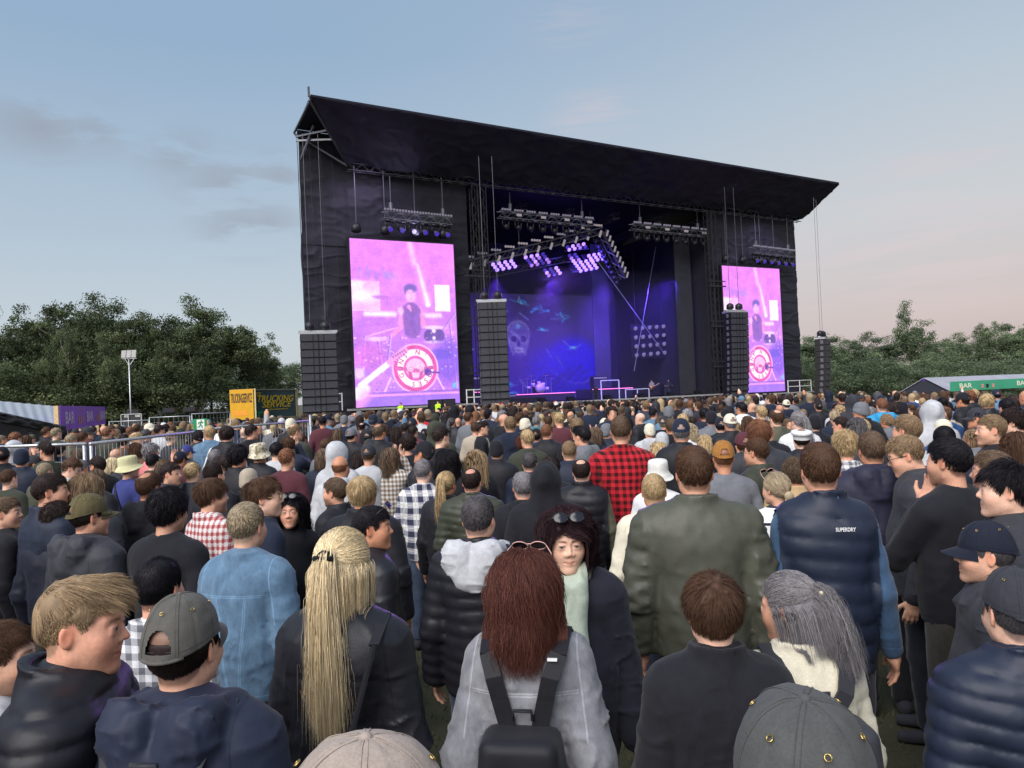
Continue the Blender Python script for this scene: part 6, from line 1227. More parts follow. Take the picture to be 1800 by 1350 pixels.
# ------------------------------------------------------------ the crowd, person by person
TAKEN=[]; CNT=[0]
def who(px,py,hw,label,head=0.,hi=None,**k):
    d=245./hw; p=at(px,py,d); g=float(gz(p[0],p[1])); H=p[2]-g; kk=(2.1-g-H)/d; lo,up=(1.58,1.93) if not hi else hi
    if k.get('fem') and not hi: lo,up=1.54,1.84
    if kk>0 and H<lo: d=(2.1-g-lo)/kk
    if kk>0 and H>up: d=(2.1-g-up)/kk
    d=min(d,20)
    p=at(px,py,d); H=min(max(p[2]-float(gz(p[0],p[1])),1.5),2.0); base=math.degrees(math.atan2(10-p[0],60-p[1])); lod=0 if d<2.9 else 1 if d<6.8 else 2
    # mid distance people reuse shapes; only the nearest get their own folds
    CNT[0]+=1; sd=CNT[0] if lod==0 else CNT[0]%(3 if lod==1 else 2)
    if k.get('fem'): k.setdefault('w',.88 if d>2.9 else .84)
    if lod==1: k['w']=round(k.get('w',1.)*20)/20
    k.setdefault('w',.93 if lod else .88)
    off=(float(gz(p[0],p[1]))); hat=k.get('hat'); Hs=H-(.03 if hat in('bucket','beanie','cap') or k.get('hair') in('curly','mop','messy') else .01)
    TAKEN.append((p[0],p[1])); return person(p[0],p[1],Hs*1.0,head=base+head,label=label,lod=k.pop('lod',lod),seed=sd,**k)
def near():
    G=dict(group='people in the front rows')
    who(125,1003,138,'young man with tousled sandy hair in profile, black high-collared puffer, at the lower left',66,hair='quiff',hc='sand',kind='puffer',gc='black',skin=4,yaw=2,pitch=-6,pose='front',w=.9,**G)
    o=who(318,1027,142,'man in faded grey cap and navy hooded jacket beside the sandy-haired young man',-4,hair='buzz',hc='dark',kind='rain',gc=hx('22283c'),hat='cap',hatc=hx('575551'),skin=0,pitch=3,w=.92,**G); backon(o,'dark grey rucksack worn by the man in the faded grey cap',CC['char'],1.15)
    who(634,1262,290,'person in a pale beige cap, only the top showing at the bottom edge',62,hair='short',hc='brown',kind='jacket',gc='char',hat='cap',hatc=hx('9a8d84'),yaw=10,**G)
    who(1396,1172,262,'person in a washed charcoal cap, seen from above at the bottom edge',2,hair='messy',hc='brown',kind='hoodie',gc='black',hat='cap',hatc=hx('4b4c4c'),yaw=-8,pitch=12,**G)
    o=who(600,922,108,'woman with long blond ponytail in a black leather jacket',4,hair='half',hc='bleach',kind='leather',gc='black',fem=1,pose='front',hi=(1.6,1.8),w=.77,**G); hairtie(o,hx('101014'),.02)
    e=empty('shoulder_bag',o.location,o.rotation_euler.z,'black bag with silver studs against the leather jacket','bag'); e.scale=o.scale
    def bagf(P): d=ell(P,(.02,-.215,1.06),(.15,.045,.085)); return smax(d,P[:,2]-1.12-.5*P[:,0],.02)-.003*noise(P,(25,25,25))
    V,Q=surfnet(bagf,(-.2,-.3,.9),(.2,-.1,1.3),.01); link('bag',nmesh('bag',V,Q),M_('leather'),e,CC['black']); b=MB(); rg=np.random.default_rng(1)
    for i in range(10):
        for j in range(5):
            x=-.1+.026*i+.01*(j%2);z=1.0+.026*j
            if z<1.1+.45*x: b.tube([(x,-.262+((x-.02)**2+(z-1.06)**2)*1.6,z),(x,-.27+((x-.02)**2+(z-1.06)**2)*1.6,z)],[.005,.001],5)
    b.build('studs',M_('steel'),e); b=MB(); b.bar((.08,-.2,1.12),(.16,-.14,1.44),.03,.008); b.bar((.16,-.14,1.44),(.14,.0,1.49),.03,.008); b.build('strap',M_('black_fabric'),e)
    o=who(922,963,108,'woman with long wavy auburn hair in a grey denim jacket',0,hair='wavy',hc='auburn',kind='denim',gc='gdenim',fem=1,pose='pocket',hi=(1.6,1.75),w=.76,gl='upp',**G); backon(o,'small black backpack on the grey denim jacket',CC['black'],.86,.06)
    who(990,888,86,'smiling woman with dark curly hair facing the camera, pale scarf, black coat',178,hair='curls',hc='plum',kind='coat',gc=hx('20202c'),fem=1,gl='up',pitch=-8,yaw=-12,pose='down',skin=2,**G); scarf(985,'pale green scarf round the neck of the curly-haired woman')
    who(838,865,72,'man with cropped greying hair, grey hood over a black puffer jacket',4,hair='tidy',hc='dgrey',kind='puffer',gc='black',pose='down',w=.92,hood='lgrey',**G)
    who(1218,778,73,'broad man in an olive bomber jacket, tallest of the front rows',-2,hair='short',hc='brown',kind='bomber',gc=hx('4b4c42'),w=1.03,b=1.1,skin=1,**G)
    who(1250,990,114,'young man with a swept brown bowl cut and black zip collar sweater',-6,hair='mop',hc='brown',kind='jacket',mat='knit',gc='black',pose='front',w=.84,skin=2,hi=(1.6,1.75),**G)
    o=who(1398,998,108,'woman with grey half-tied hair and cream shirt, head turned left',-8,hair='half2',hc='grey',kind='shirt',gc='cream',fem=1,yaw=-48,pitch=-8,pose='front',skin=1,**G); hairtie(o,hx('c9bfa8'),.016); backon(o,'dark rucksack with white tag on the grey-haired woman',CC['char'],1.1,.02,True)
    who(1440,772,74,'tall man in a navy quilted body warmer with denim sleeves',2,hair='short',hc='brown',kind='vest',gc='navy',w=.83,skin=1,vsleeve=CC['ddenim'],**G)
    who(1733,905,92,'man in a plain black cap facing left at the right side, dark grey hoodie',-75,hair='tidy',hc='dgrey',kind='hoodie',gc='char',hat='cap',hatc='dnavy',beard=.25,skin=0,**G)
    o=who(1785,983,126,'man in a dark mesh trucker cap and navy puffer at the right edge',-4,hair='short',hc='dgrey',kind='puffer',gc='navy',hat='cap',hatc='char',skin=2,w=.92,**G); 
    who(430,877,73,'man with streaked fair hair in a pale blue denim jacket',2,hair='tidy',hc='ash',kind='denim',gc='denim',w=.88,skin=0,**G)
    who(275,975,94,'man with short dark greying hair half hidden behind the grey cap',-4,hair='short',hc='black',kind='shirt',mat='plaid_grey',gc='white',skin=4,hi=(1.58,1.8),**G)
    who(152,860,62,'man in an olive cap and sunglasses, charcoal hooded jacket',14,hair='short',hc='dark',kind='rain',gc='char',hat='cap',hatc=hx('5a5238'),gl='worn',skin=1,yaw=14,**G)
    who(292,850,63,'young man with black curly mop, black sweater over white collar',6,hair='curly',hc='black',kind='sweater',gc='black',skin=1,**G)
    who(368,832,52,'young man in a red and white plaid shirt, looking right',26,hair='mop',hc='brown',kind='shirt',mat='plaid_red',gc='white',beard=.5,yaw=18,**G)
    who(85,828,52,'dark-haired man in a navy jacket looking right, at the left',22,hair='short',hc='dark',kind='jacket',gc='navy',yaw=30,skin=1,**G)
    who(98,876,52,'person with dark curly hair behind the olive cap',-6,hair='curly',hc='dark',kind='jacket',gc='dnavy',**G)
    who(8,870,50,'young man cut by the left edge, black sweater, looking right',40,hair='short',hc='mid',kind='sweater',gc='black',yaw=25,**G)
    who(-8,1085,120,'person whose cheek just shows at the left edge',60,hair='short',hc='brown',kind='hoodie',gc='lgrey',beard=.4,hi=(1.5,1.7),**G)
    o=who(225,798,32,'man in a cream bucket hat and indigo T-shirt with a black strap',18,hair='short',hc='mid',kind='tee',gc='indigo',hat='bucket',hatc=hx('c9c49a'),yaw=10,w=1.1,b=1.15,**G)
    e=empty('sling_bag',o.location,o.rotation_euler.z,'black sling bag across the indigo T-shirt','bag'); e.scale=o.scale; b=MB(); pts=[(-.13,.02,1.47),(-.1,-.1,1.44),(0,-.15,1.3),(.1,-.16,1.15),(.17,-.1,1.05),(.2,.03,1.0)]
    for i in range(5): b.bar(pts[i],pts[i+1],.045,.012,(0,1,0))
    b.build('strap',M_('black_fabric'),e); b=MB(); b.box((.17,-.05,.88),(.25,.13,1.03)); b.build('pouch',M_('black_fabric'),e)
    L=[ (260,826,47,'brown-haired man with thinning crown in a black hoodie',4,'crown','brown','hoodie','black',{}),
    (298,810,36,'bearded man looking right in a dark jacket, head above the thinning crown',50,'short','dark','jacket','char',dict(yaw=28,beard=.5)),
    (337,810,35,'man with short straw-blond hair and dark jacket left of the glasses man',0,'tidy','blond','jacket','char',{}),
    (374,811,38,'person with long dark hair drawn back beside the straw-blond man',10,'recede','dark','jacket','black',{}),
    (396,797,34,'man with glasses in a navy track top with white stripes',-60,'short','dark','jacket','dnavy',dict(gl='clear',yaw=-20,beard=.3)),
    (152,831,50,'woman with long straight light-brown hair, seen from behind on the left',0,'long','light','jacket','char',dict(fem=1)),
    (78,811,30,'man with shaven sandy head near the left edge',4,'buzz','ash','jacket','olive',{}),
    (117,801,32,'man with swept hair in a white checked shirt looking down',30,'short','brown','shirt','white',dict(mat='window_check',yaw=25,pitch=-22)),
    (142,806,26,'woman with grey braided hair and pink top',4,'bun','grey','tee','pink',dict(fem=1)),
    (172,800,30,'man with dark hair and beard looking left in a black coat',-70,'short','dark','coat','black',dict(beard=.9,yaw=-15)),
    (197,802,25,'woman with pale blond bob beside the bearded man',10,'bob','bleach','jacket','char',dict(fem=1)),
    (203,787,24,'bald man behind the pale blond bob',0,'bald','mid','jacket','grey',{}),
    (268,796,27,'dark-haired man in an olive shirt left of the pony-brown hair',4,'short','black','shirt','dolive',{}),
    (264,776,25,'person with curly grey hair and hand raised to the face by the fence',20,'curly','grey','tee','pink',dict(pose='phone/down',yaw=20)),
    (288,805,29,'woman with mid-brown hair tied low in the left crowd',0,'pony','mid','jacket','black',dict(fem=1)),
    (316,790,25,'person in a navy cap and maroon top in front of the fence',8,'short','brown','jacket','maroon',dict(hat='cap',hatc='dnavy')),
    (328,779,23,'person in a faded blue cap in front of the fence',12,'short','light','jacket','char',dict(hat='cap',hatc='indigo')),
    (238,776,24,'person with a round brown bob behind the fence wires',0,'bob','brown','jacket','brown',dict(fem=1)),
    (24,776,25,'person with a pale grey hood up at the left edge',-30,'short','brown','hoodup','lgrey',{}),
    (82,774,26,'man in profile facing left behind the fence, dark hair, dark T-shirt',-80,'quiff','dark','tee','dolive',{}),
    (3,782,26,'person in a black cap at the far left edge',-40,'short','dark','jacket','black',dict(hat='cap',hatc='black')),
    (58,797,26,'person in a dark cap and brown quilted jacket behind the fence',40,'short','brown','puffer','brown',dict(hat='cap',hatc='char')),
    (14,822,30,'cropped-haired man in a green pullover at the left edge',-4,'buzz','brown','sweater','dolive',{}),
    (377,788,28,'man with cropped silver hair behind the tracksuit man',0,'tidy','grey','jacket','char',{}),
    (406,789,20,'bald man left of the big dark curls',0,'bald','dark','jacket','black',{}),
    (416,778,34,'person with a big dark afro',0,'curly','black','jacket','black',{}),
    (436,819,34,'person in a brown knit beanie',4,'short','mid','jacket','black',dict(hat='beanie',hatc='beige')),
    (460,829,58,'brown-haired man with clear glasses in a navy overshirt, looking right',44,'messy','brown','shirt','navy',dict(gl='clear',yaw=22)),
    (510,866,42,'smiling black-haired woman with sunglasses on her head, black top',150,'curls','black','tee','black',dict(fem=1,gl='up',yaw=10)),
    (590,836,45,'man with long ginger-brown hair and moustache in profile, looking left',-84,'short','mid','jacket','black',dict(beard=.7)),
    (635,828,54,'person with thick straw-blond hair beside the moustached man',0,'mop','blond','jacket','black',{}),
    (650,884,68,'dark-haired man with sunglasses on his head and blue scarf, looking right',50,'short','black','leather','black',dict(gl='up',yaw=26,skin=3)),
    (742,804,39,'grey-haired man in a navy and cream plaid shirt',2,'tidy','grey','shirt','white',dict(mat='plaid_navy',w=1.05)),
    (828,820,39,'man with a bald crown in a dark green puffer jacket',0,'crown','dark','puffer','dolive',dict(w=1.05)),
    (503,785,33,'man with reddish cropped hair in a maroon sweater',2,'tidy','ginger','sweater','maroon',{}),
    (454,776,30,'person in a pale patterned bucket hat and black top',6,'short','brown','jacket','black',dict(hat='bucket',hatc='camoh')),
    (597,798,37,'man with a shiny bald head and pale hoodie',0,'bald','ginger','hoodie','lgrey',dict(skin=3)),
    (592,778,34,'person with a pale grey hood up behind the bald man',10,'short','brown','hoodup','lgrey',{}),
    (568,786,31,'woman with grey-brown bob in a navy jacket',0,'bob','mid','jacket','navy',dict(fem=1)),
    (647,776,31,'man in a dark cap with a square patch, pale grey T-shirt',-4,'short','mid','tee','lgrey',dict(hat='cap',hatc='char')),
    (742,771,34,'man in a black cap looking up to the left in profile',-80,'short','dgrey','jacket','black',dict(hat='cap',hatc='black',pitch=12)),
    (686,784,31,'person in a brown plaid shirt raising a phone with both hands',0,'wavy','mid','shirt','white',dict(mat='plaid_brown',pose='film')),
    (786,789,37,'woman with big black curls in a black jacket',-10,'curls','black','jacket','black',dict(fem=1)),
    (834,787,36,'woman with long golden-blond hair looking left',-50,'long','sand','jacket','black',dict(fem=1,yaw=-20)),
    (872,770,31,'person in a black beanie and black jacket',0,'short','dark','jacket','black',dict(hat='beanie',hatc='black')),
    (783,826,27,'woman with blond ponytail beside the plaid shirt',10,'pony','blond','jacket','black',dict(fem=1)),
    (846,739,21,'man with swept dark hair in a black printed T-shirt looking right',70,'quiff','dark','tee','black',dict(w=1.1,b=1.1)),
    (770,758,23,'man with headphones round his neck in a grey shirt',0,'buzz','ginger','shirt','grey',{}),
    (764,742,25,'person with a dark olive hood up',0,'short','dark','hoodup','dolive',dict(w=1.1)),
    (746,751,17,'person in a small black cap before the olive hood',0,'short','dark','jacket','black',dict(hat='cap',hatc='black')),
    (712,742,18,'dark-haired person in a grey shirt with one arm raised beside them',0,'short','dark','tee','lgrey',{}),
    (692,748,16,'person in faded denim raising the right arm high',10,'short','brown','denim','denim',dict(pose='raise/down')),
    (648,754,20,'person with a backward black cap and bright blue T-shirt',10,'short','dark','tee','sky',dict(hat='cap',hatc='black',capback=True)),
    (630,790,25,'person with dark brown bob and a white hairpin',-6,'bob','dark','jacket','black',dict(fem=1)),
    (1090,727,40,'very tall man in a red and black checked flannel shirt',2,'tidy','mid','shirt','red',dict(mat='flannel_check',w=1.08,hi=(1.85,1.98))),
    (1196,731,35,'man in a navy cap with strap opening and black jacket',4,'short','grey','jacket','black',dict(hat='cap',hatc='navy')),
    (1000,772,34,'man with cropped sandy hair in a navy jacket',0,'buzz','light','jacket','navy',{}),
    (1021,804,38,'man with a thinning crown in a black wavy body warmer, olive sleeves',0,'crown','dark','vest','black',dict(vsleeve=CC['olive'])),
    (958,814,52,'person with a black hood pulled up',4,'short','dark','hoodup','black',dict(w=1.05)),
    (918,826,46,'person in black beside the black hood, hood half up',-10,'short','grey','hoodie','black',{}),
    (1148,828,56,'man with straw-blond hair in a cream sweater',2,'tidy','blond','sweater','cream',{}),
    (1156,803,38,'person in a white bucket hat with black letters, white shirt',8,'short','blond','tee','white',dict(hat='bucket',hatc=hx('d6d4cf'))),
    (1270,769,45,'man in a rust cap and grey T-shirt',0,'short','ginger','tee','grey',dict(hat='cap',hatc='rust',w=1.12,b=1.1,skin=3)),
    (1306,755,36,'man in a maroon cap beside the rust cap',-8,'short','brown','jacket','navy',dict(hat='cap',hatc='maroon')),
    (1330,766,43,'man with short brown hair and glasses looking left, olive jumper',-50,'tidy','brown','jacket','dolive',dict(gl='clear')),
    (1238,762,29,'blond woman behind the olive bomber jacket',0,'bob','blond','jacket','black',dict(fem=1)),
    (1157,774,31,'woman with long streaked blond hair right of the red flannel shirt',0,'long','blond','jacket','black',dict(fem=1)),
    (1163,756,29,'person in a pale grey beanie right of the red flannel shirt',0,'short','brown','jacket','grey',dict(hat='beanie',hatc='lgrey')),
    (1023,746,31,'dark-haired man with glasses in a slate hoodie looking left',-55,'quiff','black','hoodie','grey',dict(gl='clear')),
    (984,735,18,'man in a black cap and olive field jacket with dark strap',0,'short','dark','jacket','olive',dict(hat='cap',hatc='black')),
    (942,750,23,'man in a black cap and bright navy blue jacket',0,'short','dark','jacket','blue',dict(hat='cap',hatc='black')),
    (918,763,27,'person with auburn curls left of the blue jacket',0,'curly','auburn','jacket','black',dict(fem=1)),
    (1125,724,19,'bald man in a black roll-neck looking left',-60,'bald','dark','jacket','black',{}),
    (930,792,33,'man with short grey-brown hair and dark padded jacket',0,'tidy','dgrey','puffer','navy',{}),
    (967,797,36,'person with dark brown hair between the grey man and the sandy crop',0,'mop','dark','jacket','black',{}),
    (1063,736,16,'person in a cream hoodie with the hood up',0,'short','brown','hoodup','cream',{}),
    (1216,731,19,'tanned man with dark hair in a neon vest left of the dark cap',-30,'quiff','dark','vest','green',{}),
    (1266,731,24,'man in a dark cap and black top facing the stage',0,'short','dark','jacket','black',dict(hat='cap',hatc='dnavy')),
    (1291,739,24,'person with braided fair hair beside the auburn mop',-20,'bun','light','jacket','olive',dict(fem=1)),
    (1334,731,40,'person with a thick auburn mop of hair',0,'mop','ginger','jacket','char',{}),
    (1244,725,20,'man with cropped dark hair in a black jacket, left of the dark cap',0,'tidy','dark','jacket','black',{}),
    (1322,707,15,'bald man looking left far back',-70,'bald','dark','jacket','char',{}),
    (1408,750,35,'person in a white student cap with dark band',0,'short','dark','jacket','black',dict(hat='student',hatc='white')),
    (1485,752,43,'person with curly blond hair and a black and white checked shirt',0,'curly','blond','shirt','white',dict(mat='plaid_grey')),
    (1385,734,21,'woman in a neon vest facing the camera',175,'bob','mid','vest','neon',dict(fem=1)),
    (1397,800,33,'person with mop of brown curls in a tan jacket',0,'curly','mid','jacket','tan',{}),
    (1365,826,53,'woman with ash-blond bun in a white top with black stripes',-12,'bun','ash','sweater','white',dict(fem=1,mat='stripe_white',gl='upp',yaw=-20)),
    (1505,731,35,'person with long grey-brown hair behind the curly blond',0,'bob','dgrey','jacket','char',{}),
    (1478,730,27,'young man with short dark hair looking left in the right crowd',-60,'tidy','dark','jacket','char',{}),
    (1595,725,44,'man with thick light-brown hair in a white top, looking left',-40,'short','light','tee','white',{}),
    (1558,726,24,'woman with fair bun and glasses looking right',-40,'bun','light','jacket','grey',dict(fem=1,gl='clear')),
    (1550,698,22,'balding man in a bright sky-blue hooded jacket',0,'buzz','ginger','rain','sky',dict(w=1.08)),
    (1637,706,31,'person with a pale grey hood up in the right crowd',0,'short','brown','hoodup','lgrey',{}),
    (1657,733,34,'person in a cream knitted beanie at the right',0,'short','dark','jacket','blue',dict(hat='beanie',hatc='cream')),
    (1659,745,43,'black-haired man before the cream beanie, head turned right',20,'tidy','black','jacket','navy',{}),
    (1717,713,29,'man in a slate grey cap looking left',-70,'short','brown','jacket','char',dict(hat='cap',hatc='char')),
    (1743,725,43,'man in profile facing left with sunglasses on his head, black sweater',-78,'tidy','light','sweater','black',dict(gl='up',w=1.08)),
    (1783,711,38,'man with unruly dark hair near the right edge, looking left',-50,'messy','dark','jacket','black',{}),
    (1783,758,46,'woman with straight dark brown hair at the right edge',-5,'long','brown','jacket','char',dict(fem=1)),
    (1708,752,28,'woman with fair hair looking left below the sunglasses man',-70,'bob','light','jacket','grey',dict(fem=1)),
    (1692,687,21,'man in a black cap with pale underside, far right crowd',-40,'short','dark','jacket','black',dict(hat='cap',hatc='black')),
    (1736,688,22,'bearded man in a black cap facing the camera',176,'short','ginger','jacket','black',dict(hat='cap',hatc='black',beard=.9)),
    (1498,695,20,'person with a dark grey hood up far back',0,'short','dark','hoodup','char',{}),
    (1769,698,27,'person with short jet-black hair far right',0,'tidy','black','jacket','grey',{}),
    (1439,705,15,'person in a black cap and black jacket near the stage right wing',0,'short','dark','jacket','black',dict(hat='cap',hatc='black')),
    (1370,710,17,'man with pale bald head and black coat near the right screen',-10,'bald','grey','jacket','black',{}),
    (1342,713,18,'man in a grey jacket looking left near the right screen',-70,'short','dark','jacket','grey',{}),
    (1431,726,26,'person in a black beanie-like cap before the right screen',-10,'short','dark','jacket','black',dict(hat='beanie',hatc='black')),
    (1411,718,18,'woman with light ponytail near the right wing',10,'pony','light','jacket','olive',dict(fem=1)),
    (1528,713,21,'woman with loose grey waves left of the sky-blue jacket',30,'wavy','grey','jacket','grey',dict(fem=1)),
    (1532,754,52,'man in a navy hooded rain jacket with hanging drawcord',2,'short','mid','rain',hx('26263a'),dict(w=1.05)),
    (1603,757,56,'fair-haired man with dark sunglasses looking down to the left',-72,'short','light','jacket','char',dict(gl='worn',pitch=-18)),
    (1669,764,66,'dark-haired man in a plain black sweater, chin on his hand',-30,'short','black','sweater','black',dict(pose='down/mouth',w=1.03,yaw=-10,skin=1,beard=.3)),
    (1768,799,78,'black-haired young man in profile at the right edge, black hoodie',-72,'messy','black','hoodie','char',dict(skin=2)),
    (1745,787,62,'brown-haired man behind the young man in profile',-60,'short','mid','jacket','dnavy',{}),
    (1480,690,16,'person in black near the railing of the right wing',0,'short','dark','jacket','black',{})]
    for (px,py,w,lb,hd,hr,hc,kd,gc,ex) in L:
        who(px,py,w,lb,hd,hair=hr,hc=hc,kind=kd,gc=gc,skin=ex.pop('skin',CNT[0]*7%5),**ex)
def hairtie(o,col,r):
    h=[c for c in o.children if c.name.startswith('hair')][0]; b=MB(); b.tube([(r*1.1*math.cos(t),-.128,.052+r*1.1*math.sin(t)) for t in np.linspace(0,6.2832,13)],r*.55,8,False); b.tube([(-r*1.6,-.14,.06),(r*1.6,-.14,.06)],r*.45,8)
    link('hair_tie',b.mesh('hair_tie',True),M_('cotton'),h,col)
def backon(o,label,col,size=1.,drop=0.,tagged=False):
    a,st,h=backpack(1.,drop,size); e=empty('backpack',o.location,o.rotation_euler.z,label,'backpack'); e.scale=o.scale
    link('bag',a,M_('nylon'),e,col); [link('strap',s_,M_('nylon'),e,np.array(col)*.8) for s_ in st]; link('handle',h,M_('nylon'),e,col)
    def pf(P): d=ell(P,(0,-.305,1.07-drop),(.11*size,.032,.10)); return smax(d,P[:,2]-(1.13-drop)+5*P[:,0]**2,.01)-.003*noise(P,(30,30,30))
    V,Q=surfnet(pf,(-.13,-.36,.95-drop),(.13,-.26,1.2),.009); link('pocket',nmesh('pocket',V,Q),M_('nylon'),e,np.array(col)*.9)
    if tagged: b=MB(); b.slab([(.03,-.345,.98),(.075,-.342,.98),(.075,-.342,1.05),(.03,-.345,1.05)],(0,-.004,0)); b.build('tag',M_('white_plastic'),e)
    else: b=MB(); b.box((.08,-.15,1.445),(.11,-.14,1.452)); b.build('reflector',M_('white_plastic'),e)
def scarf(_,label):
    o=[q for q in bpy.data.objects if q.get('label','').startswith('smiling woman with dark curly')][0]; e=empty('scarf_x',o.location)
    def f(P):
        d=None; ring=[(.07,.03,1.5),(.085,-.04,1.51),(0,-.1,1.51),(-.085,-.04,1.51),(-.07,.04,1.5),(0,.1,1.46),(.07,.03,1.5)]
        for i in range(6): c=cone(P,ring[i],ring[i+1],.03,.03); d=c if d is None else sm(d,c,.02)
        d=sm(d,cone(P,(.04,.1,1.46),(.06,.15,1.18),.04,.045),.03); d=sm(d,cone(P,(-.05,.1,1.46),(-.05,.15,1.26),.035,.035),.03)
        return d-.007*(1-np.abs(noise(P,(26,26,9)))*2)
    V,Q=surfnet(f,(-.16,-.17,1.05),(.16,.24,1.6),.008); bpy.data.objects.remove(e); link('scarf',nmesh('scarf',V,Q),M_('cotton'),o,hx('a9b3a4'))
def hoodmesh(o,col):
    V,Q=surfnet(lambda P:hoodblob(P,1.22,2)-.004,(-.2,-.26,1.2),(.2,.16,1.62),.008); link('hood',nmesh('hood',V,Q),M_('cotton'),o,CC[col])
_person=person
def person(*a,**k):
    hd=k.pop('hood',None); o=_person(*a,**k)
    if hd: hoodmesh(o,hd)
    return o
def garment_text(lb,body,size,width,z,y,x=0,mat='white_plastic',h=None):
    o=[q for q in bpy.data.objects if q.get('label','').startswith(lb)][0]
    text(body,size,M_(mat),o,Matrix.Translation((x,y,z))@Matrix.Rotation(math.pi/2,4,'X'),width,name='lettering',height=h,ext=.001)
# ------------------------------------------------------------ rest of the individual people, then the far mass
HN={'short':'short hair','tidy':'cropped hair','mop':'shaggy hair','long':'long straight hair','bob':'bobbed hair','pony':'hair in a ponytail','bald':'bald head','crown':'thinning crown','curly':'curly hair','bun':'hair in a bun'}
HCN={'black':'black','dark':'dark','brown':'brown','mid':'mid-brown','light':'light-brown','ginger':'reddish','blond':'blond','ash':'ash-blond','grey':'grey','dgrey':'dark grey'}
GN={'jacket':'jacket','hoodie':'hooded sweatshirt','tee':'T-shirt','sweater':'sweater','puffer':'padded jacket','denim':'denim jacket','shirt':'shirt'}
GCN={'black':'black','navy':'navy','char':'charcoal','grey':'grey','lgrey':'pale grey','dolive':'dark green','olive':'olive','maroon':'maroon','denim':'faded blue','cream':'cream','blue':'blue','brown':'brown','white':'white','teal':'teal','beige':'beige'}
def region(px):
    for a,n in ((420,'behind the fence wires on the left'),(600,'before the left speaker tower'),(720,'before the left video screen'),(840,'right of the left video screen'),(1000,'before the skull video wall'),(1130,'before the drum riser'),(1260,'before the tall grey drapes'),(1400,'before the right video screen'),(1500,'before the outer right speaker tower'),(1660,'below the marquee gable')):
        if px<a: return n
    return 'below the green bar sign'
def project(p):
    v=np.array(p)-CAM; z=v@_f; return 900+v@_r/z*F,675-v@_u/z*F,z
def mid(n):
    rg=np.random.default_rng(21); used=set(); k=0; tries=0
    hs=['short']*6+['tidy']*5+['mop']*2+['long','long','bob','pony','bald','bald','crown','curly','bun']; ks=['jacket']*6+['hoodie','hoodie','tee','sweater','sweater','puffer','denim','shirt']
    dists=np.sort(rg.uniform(0,1,60000)); 
    while k<n and tries<60000:
        d=7.2+9.5*math.sqrt(tries/60000)*1.0 if False else 7.+ (k/n)**.8*9.; tries+=1; d+=rg.uniform(0,1.2); px=rg.uniform(-20,1820); v=at(px,700,d); x,y=v[0],v[1]
        if any((x-a)**2+(y-b)**2<.52**2 for a,b in TAKEN): continue
        g=float(gz(x,y)); H=rg.uniform(1.58,1.86); pp=project((x,y,g+H))
        ok=True
        for (fx,fy) in ((-5.2,9.1),(-4.9,12.4),(-4.3,15.7)):
            pass
        if px<545 and abs(x-(-5.2+ (y-9.1)*.13))<.3 and 9<y<16: continue
        r_=region(px)
        for _ in range(30):
            hr=hs[rg.integers(len(hs))];hat=None if rg.random()<.78 else ('cap' if rg.random()<.65 else 'beanie'); hc=list(HCN)[rg.choice(10,p=[.12,.2,.22,.12,.1,.05,.07,.04,.05,.03])]; kd=ks[rg.integers(len(ks))]; gc=list(GCN)[rg.choice(15,p=[.27,.16,.12,.09,.06,.05,.03,.03,.02,.03,.04,.02,.03,.02,.03])]
            if kd=='denim': gc='denim'
            hatc=['black','navy','char','grey','cream'][rg.integers(5)]
            lb='%s %s, %s %s, %s'%(HCN[hc],HN[hr],GCN[gc],GN[kd],r_) if not hat and hr not in('bald',) else ('bald head, %s %s, %s'%(GCN[gc],GN[kd],r_) if not hat else '%s %s, %s %s, %s'%(GCN.get(hatc,hatc),'peaked cap' if hat=='cap' else 'beanie',GCN[gc],GN[kd],r_))
            if lb not in used: break
        else: continue
        used.add(lb); fem=hr in('long','bob','pony','bun'); base=math.degrees(math.atan2(10-x,60-y)); hd=base+rg.normal(0,14)+(rg.choice([-70,70,180]) if rg.random()<.07 else 0)
        person(x,y,H-(.07 if fem else 0),head=hd,yaw=rg.choice([0,0,0,12,-12,30,-30]),hair='tidy' if hat and hr in('bald','mop','curly') else hr,hc=hc,kind=kd,gc=gc,pose=('raise/down' if rg.random()<.02 else 'film' if rg.random()<.02 else ['down','pocket','front'][rg.integers(3)]),lod=2 if d<11.5 else 3,label=lb,group='spectators in the middle of the crowd',fem=int(fem),w=.9 if fem else 1.,skin=int(rg.integers(5)),hat=hat,hatc=hatc,seed=int(rg.integers(2)),b=1.1 if rg.random()<.2 and not fem else 1.)
        TAKEN.append((x,y)); k+=1
    print('mid',k,'tries',tries,'last d',d); return d
